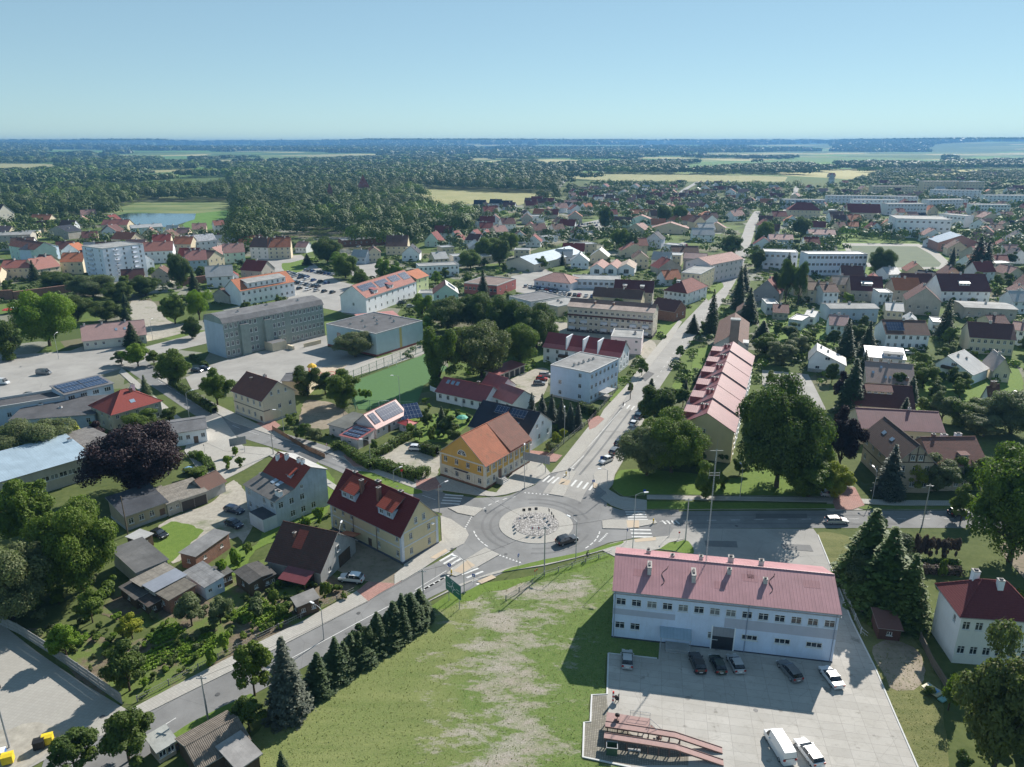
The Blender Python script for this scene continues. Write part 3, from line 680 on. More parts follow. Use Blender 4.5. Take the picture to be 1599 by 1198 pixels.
@cached
def landmat():
    t = NT('land'); p = t.pos(); v = t.n('ShaderNodeTexVoronoi'); v.inputs['Scale'].default_value = .0022
    nz = t.n('ShaderNodeTexNoise'); nz.inputs['Scale'].default_value = .002; t.l(p, nz.inputs['Vector'])
    t.l(t.mix(.35, p, t.mix(1., nz.outputs[1], 900., 'MULTIPLY'), 'ADD'), v.inputs['Vector']); sep = t.n('ShaderNodeSeparateColor'); t.l(v.outputs[1], sep.inputs[0])
    c = t.ramp(sep.outputs[0], [(.0, (.08, .14, .03)), (.3, (.13, .19, .05)), (.5, (.12, .24, .04)), (.68, (.42, .38, .17)), (.85, (.20, .24, .08))])
    t.t.nodes[-1].color_ramp.interpolation = 'CONSTANT'
    n1 = t.noise(p, .09, 6, .65); n2 = t.noise(p, .8, 4, .7)
    g = t.mix(t.ramp(n1, [(.3, 0.), (.7, 1.)]), (.05, .075, .02), (.10, .125, .04)); g = t.mix(t.ramp(n2, [(.35, 0.), (.7, .6)]), g, (.13, .15, .055))
    ln = t.n('ShaderNodeVectorMath', operation='LENGTH'); t.l(p, ln.inputs[0])
    v2 = t.n('ShaderNodeTexVoronoi'); v2.inputs['Scale'].default_value = .055; t.l(t.mix(.2, p, t.mix(1., t.n('ShaderNodeTexNoise').outputs[1], 20., 'MULTIPLY'), 'ADD'), v2.inputs['Vector']); s2 = t.n('ShaderNodeSeparateColor'); t.l(v2.outputs[1], s2.inputs[0])
    yd = t.ramp(s2.outputs[0], [(.0, (.06, .09, .025)), (.28, (.10, .15, .035)), (.46, (.27, .25, .22)), (.58, (.13, .19, .045)), (.72, (.20, .17, .13)), (.8, (.32, .31, .29)), (.88, (.085, .12, .03))]); t.t.nodes[-1].color_ramp.interpolation = 'CONSTANT'
    sy = t.n('ShaderNodeSeparateXYZ'); t.l(p, sy.inputs[0]); msk = t.math('MULTIPLY', t.ramp(t.math('MULTIPLY', sy.outputs[1], 1/1500), [(.13, 0.), (.16, .75), (.6, .75), (.75, 0.)]), 1.)
    g = t.mix(msk, g, t.mix(t.ramp(n2, [(.35, 0.), (.7, .5)]), yd, (.09, .12, .04)))
    t.col(t.mix(t.ramp(t.math('MULTIPLY', ln.outputs['Value'], 1/4000), [(.35, 0.), (.5, 1.)]), g, c)); t.bump(n2, .3, .08); return t.set(.95, 0, .15)
def land():
    rs = [0.]+[60*1.09**k for k in range(76)]; rs = [r for r in rs if r < 42000]; na = 220; V = [(0, 0, 0)]; F = []
    for r in rs[1:]:
        for k in range(na): a = 2*math.pi*k/na; x, y = r*math.sin(a), r*math.cos(a); V.append((x, y, terrain(x, y)))
    for k in range(na): F.append((0, 1+(k+1) % na, 1+k))
    for i in range(len(rs)-2):
        for k in range(na):
            j = (k+1) % na; a = 1+i*na; F.append((a+k, a+j, a+na+j, a+na+k))
    me = bpy.data.meshes.new('land'); me.from_pydata(V, [], F); me.materials.append(landmat()); me.update(); o = link('land', me); o['kind'] = 'structure'
land()
for i, (k, P) in enumerate(FIELDS): sheet('field', P, ground(k), .12+.01*i)
sheet('pond', [(176,338),(200,333.5),(306,334),(304,343),(273,353),(249,356),(215,352)], water(), .3)
sheet('far_river', [(755,264.5),(800,265),(800,267),(757,267)], water(), .35)
for P, w_ in (([(864,306),(868,298),(876,288),(886,280)], 8), ([(1058,306),(1070,296),(1082,289),(1090,284)], 8), ([(1219,345),(1238,312),(1243,296),(1250,288)], 8)):
    ribbon('country_road', smooth_line([G(*p) for p in P]), w_/2, w_/2, ground('asphalt_light'), .34)
# ---------------------------------------------------------------- town ground
g = ground
def S(name, kind, z, pts, th=0): return sheet(name, pts, g(kind), z, th, edge=g('kerb') if th else None)
# carriageways
def road(name, pts, wl, wr=None, kind='asphalt', z=.05, n=5): return ribbon(name, smooth_line([G(*p) for p in pts], n), wl, wr if wr is not None else wl, g(kind), z)
road('road', [(60,1215),(150,1190),(235,1140),(300,1103),(372,1066),(460,1020),(560,968),(640,924),(700,895),(745,868),(785,842)], 4.3, 3.9)
road('main_road', [(790,812),(740,798),(690,786),(640,770),(590,748),(540,724),(480,702),(420,684),(362,665),(310,634),(270,608),(235,586),(195,560),(160,540)], 3.9, 4.3, z=.054)
road('avenue', [(868,800),(880,770),(905,735),(940,690),(975,648),(1003,610),(1030,573),(1057,538),(1081,508),(1112,473),(1130,447),(1145,421),(1158,392),(1168,366),(1173,350),(1184,330)], 4.4, 4.6, 'asphalt_light', .058)
road('street', [(880,812),(930,812),(1000,813),(1100,812),(1250,811),(1400,811),(1500,811),(1640,812)], 3.7, 3.7, z=.052)
road('cross_street', [(-40,622),(40,606),(110,592),(175,572),(215,560),(260,545),(305,531),(330,522)], 5.5, 5.5, 'asphalt_light', .056)
cx0, cy0 = 4.95, 132.9
def disc(name, r, mat, z, th=0, cx=cx0, cy=cy0, n=64, edge=None):
    m = MB(); P = [(cx+r*math.cos(2*math.pi*k/n), cy+r*math.sin(2*math.pi*k/n), z) for k in range(n)]
    m.slab(P, th, mat, edge) if th else m.poly(P, mat); o = m.build(name); o['kind'] = 'structure'; return o
disc('roundabout_road', 14.2, g('asphalt'), .062)
S('road_flare', 'asphalt', .046, [(690,770),(742,778),(790,776),(835,758),(873,728),(925,740),(946,760),(948,790),(970,797),(1060,797),(1060,838),(1005,838),(950,848),(905,866),(850,877),(800,888),(765,905),(716,930),(660,900),(712,858),(728,835),(690,806)])
disc('roundabout_apron', 7.65, g('paving'), .14, .12, edge=g('kerb')); disc('roundabout_stones', 4.8, g('cobbles'), .2, .06)
# service areas
S('concrete_apron', 'asphalt_light', .064, [(1052,826),(1270,826),(1277,836),(1301,895),(1320,950),(1160,960),(1080,868),(1072,850),(1040,842)])
S('concrete_yard', 'concrete_slabs', .07, [(950,1022),(1028,1030),(1030,1000),(1300,1020),(1301,950),(1318,935),(1329,968),(1367,1045),(1395,1111),(1432,1198),(1450,1240),(985,1240),(985,1198),(910,1183),(913,1129),(922,1128),(925,1086),(947,1086)])
S('yard_paving', 'old_paving', .078, [(925,1087),(947,1087),(950,1115),(1000,1160),(1075,1175),(1075,1196),(985,1196),(912,1182),(914,1130),(923,1129)])
S('parking_lot', 'lot', .066, [(-60,940),(6,978),(60,1020),(130,1068),(200,1110),(212,1112),(170,1146),(110,1165),(20,1215),(-60,1215)])
S('gravel_island', 'gravel', .09, [(-60,1135),(14,1142),(35,1131),(62,1128),(86,1138),(100,1155),(98,1162),(60,1185),(15,1215),(-60,1215)])
S('meadow', 'lot_meadow', .024, [(380,1260),(385,1160),(470,1075),(555,1040),(645,965),(690,938),(745,918),(800,905),(860,893),(920,872),(957,858),(1040,866),(1060,960),(1040,1000),(1026,1028),(946,1022),(946,1084),(922,1084),(920,1126),(909,1128),(906,1186),(990,1202),(985,1270)])
S('meadow_edge', 'bright_grass', .036, [(655,962),(700,928),(745,912),(800,905),(860,893),(920,872),(957,858),(957,872),(930,880),(905,893),(870,897),(850,905),(820,908),(790,921),(755,926),(740,938),(715,941),(700,950),(680,952)])
S('side_lawn', 'meadow', .034, [(1272,834),(1310,834),(1340,850),(1400,960),(1465,1060),(1480,1245),(1452,1245),(1432,1198),(1396,1111),(1368,1045),(1330,968),(1302,895)])
S('bare_ground', 'dirt', .042, [(1362,1010),(1400,1000),(1436,1020),(1445,1065),(1400,1080),(1378,1050)])
S('garden_soil', 'soil', .028, [(40,985),(100,985),(195,1000),(300,985),(420,970),(520,900),(560,925),(410,1005),(210,1100),(130,1065)])
S('garden_soil', 'soil', .028, [(160,960),(200,905),(240,940),(330,925),(420,870),(520,905),(420,975),(300,990)])
S('yard', 'dirt', .04, [(505,845),(520,828),(629,884),(616,914),(575,909),(540,897),(505,880)])
S('yard', 'gravel', .038, [(225,850),(262,812),(330,785),(365,750),(400,800),(380,850),(372,838),(300,862),(270,880)])
S('yard_grass', 'bright_grass', .044, [(238,836),(268,815),(300,822),(318,830),(300,848),(262,880),(240,858)])
S('yard', 'gravel', .038, [(575,722),(592,705),(640,690),(690,712),(684,742),(690,770),(655,762),(640,745)])
S('yard', 'dirt', .038, [(470,640),(480,625),(520,630),(545,650),(520,668),(470,672)])
S('driveway', 'paving', .046, [(555,725),(580,705),(640,670),(655,678),(600,706),(572,735)])
S('school_yard', 'asphalt_light', .05, [(330,570),(360,560),(510,524),(512,542),(590,560),(560,578),(520,600),(470,612),(400,590),(300,610),(290,590)])
S('playground', 'tactile_paving', .056, [(478,590),(490,578),(520,570),(543,570),(530,582),(500,592)])
S('sports_pitch', 'turf', .06, [(546,598),(668,552),(700,575),(662,602),(648,640),(560,640),(552,620)])
S('pitch_path', 'paving', .058, [(516,586),(590,560),(668,535),(676,548),(600,574),(540,592)])
S('stadium_lawn', 'bright_grass', .05, [(1310,366),(1440,370),(1520,410),(1500,436),(1340,430)])
S('running_track', 'lot', .07, [(1315,380),(1435,381),(1466,395),(1485,412),(1480,419),(1440,423),(1390,421),(1332,414)]); S('stadium_turf', 'stadium', .09, [(1325,384),(1432,385),(1453,397),(1470,412),(1466,417),(1400,418),(1338,408)])
S('town_square', 'asphalt_light', .05, [(110,548),(160,530),(215,545),(330,515),(330,535),(200,565),(60,600),(-40,612),(-40,560)])
S('town_yard', 'asphalt_light', .048, [(-40,612),(45,600),(104,596),(85,612),(100,640),(20,650),(-40,640)])
S('gravel_lot', 'gravel', .052, [(205,470),(240,472),(262,500),(300,515),(215,535),(205,505)])
S('car_park', 'asphalt_light', .05, [(400,404),(470,398),(530,440),(600,455),(555,492),(450,470),(420,430)])
S('market_yard', 'asphalt_light', .05, [(555,402),(590,400),(600,430),(560,440),(545,425)])
S('car_park', 'asphalt_light', .05, [(798,432),(850,420),(910,445),(960,455),(890,480),(840,462),(806,456)])
S('car_park', 'asphalt_light', .05, [(895,352),(935,343),(965,348),(935,368),(900,364)])
S('car_park', 'asphalt_light', .05, [(1035,385),(1070,378),(1085,398),(1050,408)])
S('garage_court', 'gravel', .05, [(785,600),(840,575),(858,580),(852,612),(830,635),(800,622)])
S('block_court', 'gravel', .05, [(860,505),(890,505),(1018,532),(1010,560),(950,545),(870,525)])
S('side_yard', 'asphalt_light', .05, [(1190,578),(1262,585),(1270,600),(1290,640),(1230,640),(1190,600)])
S('front_yard', 'gravel', .045, [(1300,765),(1332,760),(1350,795),(1330,797),(1290,797)])
S('garden_path', 'dirt', .045, [(1560,855),(1585,850),(1640,900),(1640,930),(1600,905)])
# pavements (raised)
K = .13
S('pavement', 'paving', K, [(205,1108),(300,1058),(400,1006),(470,972),(557,924),(575,940),(520,968),(452,1003),(377,1041),(290,1084),(226,1116)], .12)
S('pavement', 'paving', K, [(616,914),(640,900),(700,862),(690,845),(631,882),(630,886),(616,898)], .12)
S('pavement', 'paving', K, [(690,845),(688,806),(705,812),(728,828),(732,836),(724,850),(700,862),(660,889),(628,908),(631,884)], .12)
S('driveway', 'red_paving', .1, [(557,924),(575,909),(616,912),(628,908),(590,929),(575,940)], .1)
S('pavement', 'paving', K, [(660,762),(690,766),(745,774),(770,776),(790,773),(812,767),(835,757),(860,740),(845,722),(820,716),(775,770),(762,768),(688,744)], .12)
S('driveway', 'red_paving', .15, [(818,716),(845,722),(868,722),(878,712),(850,706),(826,704)], .12)
S('pavement', 'paving', K, [(860,740),(875,722),(918,668),(930,664),(943,640),(975,606),(1010,560),(1035,530),(1060,500),(1065,503),(1046,533),(1020,566),(985,612),(950,655),(925,690),(905,715),(885,735)], .12)
S('driveway', 'red_paving', .15, [(918,656),(934,650),(944,655),(930,668),(920,672)], .12)
S('pavement', 'paving', K, [(927,742),(950,718),(975,690),(992,660),(1000,650),(1006,655),(985,700),(960,742),(957,757),(950,765),(968,776),(1010,782),(1010,797),(975,797),(955,790),(938,778),(948,770),(928,755)], .12)
S('pavement', 'paving', K, [(1010,780),(1150,782),(1300,785),(1400,790),(1640,790),(1640,784),(1400,782),(1300,778),(1150,776),(1010,774)], .12)
S('red_driveway', 'red_paving', .14, [(1305,797),(1330,797),(1350,790),(1335,762),(1310,762),(1300,785)], .1)
S('verge', 'bright_grass', .11, [(1003,784),(1300,788),(1300,795),(1003,796)], .1)
S('verge', 'grass', .11, [(1350,791),(1640,791),(1640,796),(1350,796)], .1)
S('corner_lawn', 'bright_grass', .09, [(966,736),(1000,733),(1080,740),(1250,760),(1298,765),(1298,776),(1150,774),(1010,773),(975,776),(956,762)], .06)
S('pavement', 'paving', K, [(640,955),(700,925),(745,905),(790,893),(850,884),(900,872),(950,858),(1000,850),(1040,842),(1045,838),(1010,840),(960,848),(905,866),(850,877),(800,886),(762,897),(716,914)], .12)
S('verge', 'bright_grass', .14, [(782,895),(850,882),(900,871),(970,851),(972,846),(905,864),(850,875),(800,887)], .03)
S('corner_grass', 'bright_grass', .12, [(1030,856),(1045,848),(1070,845),(1078,850),(1082,866),(1030,858)], .1)
S('pavement', 'paving', .12, [(940,860),(1000,848),(1040,842),(1070,842),(1045,848),(1030,858),(960,870)], .1)
S('pavement', 'paving', K, [(330,628),(400,662),(470,690),(530,712),(575,728),(640,752),(660,760),(650,764),(590,742),(540,719),(480,697),(420,679),(362,659),(318,634),(240,588),(250,584)], .12)
S('driveway', 'red_paving', .15, [(535,712),(556,706),(578,722),(575,730),(552,730)], .12)
S('driveway', 'red_paving', .15, [(650,752),(680,746),(690,762),(668,768),(650,764)], .12)
S('driveway', 'red_paving', .15, [(400,662),(425,655),(438,665),(424,676)], .12)
S('pavement', 'paving', K, [(190,575),(245,622),(300,668),(350,695),(420,700),(510,748),(530,762),(525,768),(500,752),(420,712),(350,705),(295,680),(240,632),(186,582)], .12)
S('corner_square', 'paving', .1, [(300,668),(345,650),(382,700),(420,712),(380,735),(350,750),(310,735),(288,705)], .09)
S('verge', 'bright_grass', .12, [(1085,548),(1110,540),(1118,562),(1108,580),(1080,578)], .05)
S('verge', 'bright_grass', .12, [(1050,602),(1070,576),(1085,578),(1070,612),(1048,618)], .05)
S('verge', 'bright_grass', .12, [(950,626),(964,608),(975,610),(960,628)], .05)
S('lawn', 'bright_grass', .05, [(1020,520),(1050,500),(1062,507),(1040,528)])
S('verge', 'bright_grass', .05, [(1100,455),(1125,440),(1130,448),(1106,470)])
S('verge', 'bright_grass', .08, [(240,1168),(300,1128),(372,1093),(392,1084),(398,1093),(310,1142),(255,1180)])
S('verge', 'bright_grass', .05, [(640,655),(720,640),(740,655),(700,690),(650,690)])
S('verge', 'bright_grass', .05, [(555,735),(570,745),(640,772),(660,770),(650,758),(600,742)])
S('side_lawn', 'bright_grass', .04, [(470,715),(520,745),(512,800),(440,840),(400,860),(370,900),(345,880),(380,850),(400,850)])
S('garden_lawn', 'bright_grass', .046, [(1350,600),(1560,560),(1599,600),(1560,650),(1480,630),(1430,660)])
S('garden_lawn', 'bright_grass', .046, [(1190,480),(1300,500),(1330,540),(1240,545),(1190,520)])
S('park_lawn', 'bright_grass', .046, [(440,412),(455,410),(500,400),(470,424),(445,424)])
S('terrace_lawn', 'bright_grass', .046, [(1180,720),(1250,710),(1260,760),(1150,760)])
# islands
for P in ([(700,794),(722,790),(755,795),(740,807),(715,802)], [(858,772.5),(880,776),(899,737),(889,735),(868,756)], [(697,897),(712,884),(758,856),(780,867),(745,887),(712,901)], [(940,814),(952,812.5),(1023,813),(1026,818),(980,827),(941,826)]):
    S('traffic_island', 'paving', .15, P, .1)
S('island_paving', 'tactile_paving', .16, [(708,893),(730,876),(742,884),(722,897)]); S('island_paving', 'tactile_paving', .16, [(872,757),(877,748),(891,752),(887,759)]); S('island_paving', 'tactile_paving', .16, [(978,814),(998,814),(998,825),(980,825)])
S('tactile_strip', 'tactile_paving', .14, [(672,872),(696,858),(700,862),(680,874)]); S('tactile_strip', 'tactile_paving', .14, [(745,909),(768,899),(775,903),(752,913)]); S('tactile_strip', 'tactile_paving', .14, [(990,843),(1024,840),(1024,845),(992,848)]); S('tactile_strip', 'tactile_paving', .14, [(926,754),(934,757),(931,764),(926,762)])
# painted markings
mk = g('marking')
MK = MB()
def line(pts, w_=.14, dash=None, z=.085):
    P = smooth_line([G(*p) for p in pts], 8); 
    if not dash: ribbon('', P, w_/2, w_/2, mk, z, m=MK); return
    on, off = dash; acc = 0; cur = [P[0]]; draw = True
    for a, b in zip(P, P[1:]):
        L = math.dist(a, b); s = 0
        while s < L:
            need = (on if draw else off)-acc; st = min(need, L-s); s += st; acc += st
            p = (a[0]+(b[0]-a[0])*s/L, a[1]+(b[1]-a[1])*s/L); cur.append(p)
            if acc >= (on if draw else off)-1e-6:
                if draw and len(cur) > 1: ribbon('', cur, w_/2, w_/2, mk, z, m=MK)
                cur = [p]; draw = not draw; acc = 0
def crossing(c0, c1, n, ln=4., w_=.5, z=.085, dirp=None):
    a, b = Vector(G(*c0)), Vector(G(*c1)); u = (b-a)/(n-1); t = Vector((-u.y, u.x)).normalized()
    if dirp: t = (Vector(G(*dirp[1]))-Vector(G(*dirp[0]))).normalized()
    un = u.normalized()
    for k in range(n):
        c = a+u*k; q = [c-t*ln/2-un*w_/2, c+t*ln/2-un*w_/2, c+t*ln/2+un*w_/2, c-t*ln/2+un*w_/2]; A = sum(q[i].x*q[(i+1) % 4].y-q[(i+1) % 4].x*q[i].y for i in range(4))
        if A < 0: q = q[::-1]
        MK.poly([(p.x, p.y, z) for p in q], mk)
crossing((691,867), (716,883), 5, 3.6, dirp=((683,878), (704,866))); crossing((734,893), (757,908), 4, 3.6, dirp=((720,898), (748,887)))
crossing((853,748), (875,752), 4, 3.6, dirp=((848,755), (862,743))); crossing((896,755), (924,761), 4, 3.6, dirp=((890,760), (900,748)))
crossing((703,787), (709,774), 4, 4.2); crossing((992,800), (996,812), 4, 4.2); crossing((1000,828), (1003,839), 3, 4.2); crossing((974,634), (1003,641), 5, 3.5, dirp=((970,640), (980,628)))
line([(230,1150),(300,1107),(372,1070)], .14, (4, 6)); line([(395,1058),(460,1026),(560,972),(640,930)], .14); line([(640,930),(697,900)], .14); line([(648,922),(697,892)], .14)
line([(880,735),(905,712),(935,680),(970,640)], .14); line([(890,733),(912,712)], .14); line([(1010,615),(1057,545),(1112,478),(1145,425)], .12, (2, 4))
line([(1030,815),(1120,813),(1300,811),(1640,811)], .12, (2, 3)); line([(680,781),(600,752),(500,708),(420,684),(362,664),(300,628),(240,590)], .12, (4, 4))
for k in range(5): a = 655+k*8; line([(a, 925-k*4.6), (a+14, 917-k*4.6)], .35)
for k in range(4): a = 1034+k*7; line([(a, 813.5), (a+6, 819)], .4)
for k in range(4): line([(880+k*3.5, 741-k*3.4), (886+k*3.5, 743-k*3.4)], .35)
for k in range(7):                                       # give-way teeth
    for (x0, y0), (x1, y1) in (((781,868),(812,879)), ((726,826),(736,808)), ((820,770),(855,773)), ((936,846),(948,834))):
        x, y = G(x0+(x1-x0)*k/6, y0+(y1-y0)*k/6); MK.poly([(x-.25, y-.2, .087), (x+.25, y-.2, .087), (x, y+.35, .087)], mk)
for r_, a0, a1 in ((13.0, 1.9, 2.7), (13.2, 5.5, 6.1), (13.0, 3.35, 3.9)):
    n = 5
    for k in range(n):
        a = a0+(a1-a0)*k/n; P = [(cx0+r_*math.cos(a+q*.02), cy0+r_*math.sin(a+q*.02)) for q in range(5)]; ribbon('', P, .12, .12, mk, .086, m=MK)
P_ = [G(*p) for p in ((950,1021),(948,1085),(924,1086),(922,1128),(912,1129),(910,1183),(985,1199))]
kb = ribbon('kerb', P_, .12, .12, plaster((.6, .6, .58), .3), .16, .14); kb['kind'] = 'structure'
for nm_, P in (('kerb', [(1277,836),(1301,895),(1329,968),(1367,1045),(1395,1111),(1440,1215)]), ('kerb', [(950,1021),(1026,1029)])):
    ribbon(nm_, [G(*p) for p in P], .1, .1, plaster((.6, .6, .58), .3), .16, .14)
for r_, w_ in ((9.4, .5), (11.1, .5)):
    for a0, a1 in ((.2, 1.7), (2.2, 4.1), (4.6, 5.9)): ribbon('tyre_marks', [(cx0+r_*math.cos(a0+(a1-a0)*k/14), cy0+r_*math.sin(a0+(a1-a0)*k/14)) for k in range(15)], w_/2, w_/2, g('tyre_marks'), .0855+r_*1e-4)
for pts in ([(700,905),(640,934),(560,975)], [(690,912),(630,942),(540,990)], [(905,742),(940,700),(985,640)], [(893,738),(928,694),(972,634)], [(1040,806),(1200,805),(1400,805)], [(1040,818),(1200,818),(1400,818)], [(640,762),(560,728),(470,692)], [(640,775),(560,741),(470,705)]):
    road('tyre_marks', pts, .28, .28, 'tyre_marks', .0842+.0003*pts[0][0]/1000)
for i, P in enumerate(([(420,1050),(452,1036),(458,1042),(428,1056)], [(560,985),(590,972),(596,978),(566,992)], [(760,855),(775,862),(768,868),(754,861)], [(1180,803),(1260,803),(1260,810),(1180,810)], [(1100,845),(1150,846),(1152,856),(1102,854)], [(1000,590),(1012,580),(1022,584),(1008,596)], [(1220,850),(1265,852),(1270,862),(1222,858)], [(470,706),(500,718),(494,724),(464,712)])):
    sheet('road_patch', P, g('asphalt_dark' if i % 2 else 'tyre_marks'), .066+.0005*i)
for i, (x, y) in enumerate(((790,866), (706,858), (905,786), (560,958), (340,1085), (620,760), (1150,822), (985,655), (1080,890), (1230,875), (160,1120), (1180,1110))):
    X, Y = G(x, y); disc('manhole', .34, plain((.09, .09, .09), .6), .17 if i in (1,) else .092, cx=X, cy=Y, n=14)
# sports pitch lines
def pxl(P, w_=.1): ribbon('', [G(*p) for p in P], w_/2, w_/2, mk, .075, m=MK)
pxl([(552,600),(668,556),(690,572)]); pxl([(552,600),(560,636),(648,636)]); pxl([(606,578),(650,600)])
for c_, r_ in ((G(655,588), 4.5), (G(585,620), 4.)): ribbon('', [(c_[0]+r_*math.cos(k*.2618), c_[1]+r_*math.sin(k*.2618)) for k in range(25)], .06, .06, mk, .076, m=MK)
mo = MK.build('road_markings'); mo['kind'] = 'structure'
# ---------------------------------------------------------------- the buildings one can see well
RED = tile((.27, .055, .035), .15); DRED = tile((.20, .045, .04), .3); ORG = tile((.38, .135, .075), 1.); OLD = tile((.21, .085, .06), .8); BRN = tile((.16, .09, .07), .7)
BRO = tile((.14, .062, .055), .5); PNK = seam((.43, .22, .235)); PKT = tile((.38, .22, .19), .5); SLT = tile((.035, .04, .055), .1); ORB = tile((.46, .17, .09), .3)
GRF = felt((.16, .16, .165)); DGF = felt((.09, .09, .095)); LGF = felt((.30, .30, .29)); BLU = seam((.33, .42, .49)); LGS = seam((.40, .40, .39)); TAN = felt((.40, .32, .26))
COR = corr((.22, .21, .20)); CRB = corr((.24, .22, .19)); WHR = seam((.46, .45, .43)); MRN = seam((.17, .045, .05)); RPK = seam((.29, .095, .09))
CRM = plaster((0.66, 0.57, 0.42), .3); YEL = plaster((0.68, 0.57, 0.36), .25); GRY = plaster((0.5, 0.56, 0.64), 1.); LGR = plaster((0.68, 0.7, 0.75), .5); WHT = plaster((0.84, 0.85, 0.87), .3)
OCH = plaster((0.62, 0.38, 0.11), .5); BLW = plaster((0.58, 0.69, 0.82), .35); GGR = plaster((0.31, 0.36, 0.33), .8); BGR = plaster((0.46, 0.54, 0.62), .4); TQS = plaster((0.46, 0.58, 0.6), .3)
BRK = brick((.26, .12, .08)); DWD = plaster((.12, .085, .06), .8); MNT = plaster((0.58, 0.72, 0.64), .3); PKW = plaster((0.72, 0.63, 0.63), .3); STN = plaster((0.5, 0.46, 0.4), .8); LIM = plaster((0.7, 0.74, 0.42), .3); CON = plaster((0.42, 0.42, 0.41), 1.)
def wbox(T, name, a, b, mat, top=None): return addbox(T, name, a, b, mat, top)
# pink-roofed hall
T, (L, D), za, ro = house('fire_hall', 'long pale hall with faded pink sheet roof beside the concrete yard', 'hall', (955, 995), (1299, 1035), 12.6, 8.7, 11.3, 'x', PNK, plaster((.62, .71, .87), .45),
  win={'f': (14, 2, 1.5, 1.25, [(c, 0) for c in (2, 3, 5, 7, 8, 9, 10, 11, 12, 13)]), 'a': (3, 2), 'b': (12, 2)}, over=.25, sn='the pink-roofed hall', plinth=(.25, plain((.06, .065, .09), .7)),
  chim=[(.155, .72, .9, .7, .9), (.27, .62, .6), (.405, .6, .9, .6, .6), (.545, .62, 1.3, .8, .8), (.685, .6, 1.2, .7, .7), (.16, .32, 1., .6, 2.), (.365, .28, 1., .6, 2.2), (.53, .38, .9), (.69, .3, .8)])
wbox(T, 'painted_band', (-.03, -.012, 4.45), (9.6, -.004, 5.5), plaster((.44, .47, .56), .2)); wbox(T, 'painted_band', (17., -.012, 4.2), (L+.01, -.004, 5.9), plaster((.45, .47, .55), .2))
for x0 in (19.8, 24.6, 29.2):
    o = link('window', window_mesh(2.3, .9, 0), T); o.location = (x0+1.1, -.09, 2.9)
m = MB(); m.box((15.4, -.03, .05), (18.6, .02, 4.1), plain((.03, .032, .04), .6)); m.box((15.4, -.07, 2.5), (18.6, -.031, 4.1), seam((.30, .31, .34))); m.box((15.2, -.09, .05), (15.4, .03, 4.3), WHT); m.box((18.6, -.09, .05), (18.8, .03, 4.3), WHT); m.build('garage_door', T)
m = MB(); m.slab([(7.4, -2.3, 2.75), (12.2, -2.3, 2.75), (12.2, -.05, 3.15), (7.4, -.05, 3.15)], .1, BLU); 
for x in (7.6, 12.): m.tube((x, -2.1, .1), (x, -2.1, 2.7), .05, .05, plain((.4, .42, .45)), 6)
m.box((8.4, -1.9, .05), (12., -.05, .5), CON); m.box((8.4, -2.2, .05), (12., -1.9, .25), CON); m.build('porch', T)
m = MB()
for x in (.25, 20.3, L-.4): m.tube((x, -.12, .2), (x, -.12, 8.5), .06, .06, plain((.25, .3, .4), .5), 6)
m.box((-.2, -.42, 8.35), (L+.2, -.3, 8.47), plain((.35, .33, .34), .5)); m.build('downpipe', T)
T = THINGS[-1]; m = MB(); rr_ = random.Random(5)
for k in range(5):
    x0, t0 = rr_.uniform(2, L-3), rr_.uniform(.08, .36); w_ = rr_.uniform(.8, 2.6); q = [(x, t*D, za(x, t*D)+.19) for x, t in ((x0, t0), (x0+w_, t0), (x0+w_, t0+.1), (x0, t0+.1))]; m.slab(q, .01, seam((.40, .19, .20)))
m.build('roof_patches', ro); m = MB()
for x0, t0 in ((7.2, .12), (23.5, .16)):
    for k in range(9): t = t0+k*.03; x = x0+.35*math.sin(k*.9)+k*.08; m.tube((x, t*D, za(x, t*D)+.22), (x0+.35*math.sin((k+1)*.9)+(k+1)*.08, (t+.03)*D, za(x, (t+.03)*D)+.22), .05, .05, plain((.08, .05, .05)), 4)
m.build('cables', ro)
# yellow house with dark red roof
QB = plain((.66, .68, .72), .7)
T, (L, D), za, ro = house('yellow_house', 'cream yellow house with dark red tiled roof, two dormers and white corner bands', 'house', (519, 825), (629, 881), (691, 852), 6.3, 11.4, 'x', tile((.155, .028, .026), .1), YEL,
  win={'f': (8, 2, .8, 1.25, [(3, 0), (6, 0), (6, 1), (3, 1), (4, 1)]), 'c': (2, 2, .8, 1.3)}, over=.55, sn='the yellow house', door=('f', 4), attic=[('c', 2, 7.7, .75, 1.3)],
  dorm=[(.22, 4.2, .12, 3.1, 1.7, 2, RED, plaster((.45, .5, .58), .2)), (.74, 4.2, .12, 3.1, 1.7, 2, RED, plaster((.45, .5, .58), .2))],
  chim=[(.33, .3, 2.6, .6, .8, BRK), (.57, .3, 2.6, .6, .8, BRK), (.12, .52, .5, .9, .7, DWD), (.45, .52, .6, 1.1, .8, DWD), (.76, .52, .5, .9, .7, DWD)])
for x0, x1, y0, y1 in ((-.07, .5, -.07, -.002), (L-.5, L+.07, -.07, -.002), (L+.002, L+.07, -.002, .55), (L+.002, L+.07, D-.55, D+.05), (-.07, -.002, -.002, .5)):
    wbox(T, 'corner_band', (x0, y0, .4), (x1, y1, 6.2), QB)
for z in (3.15, 6.1): wbox(T, 'cornice', (.5, -.05, z), (L-.5, -.001, z+.22), QB); wbox(T, 'cornice', (L+.001, .55, z), (L+.05, D-.55, z+.22), QB)
wbox(T, 'plinth', (-.1, -.1, 0), (L+.1, D+.1, .45), plain((.12, .13, .16), .8))
m = MB()
for x in (L*.34, L*.67): m.tube((x, -.12, .2), (x, -.12, 6.1), .06, .06, plain((.16, .07, .05)), 6)
m.build('downpipe', T)
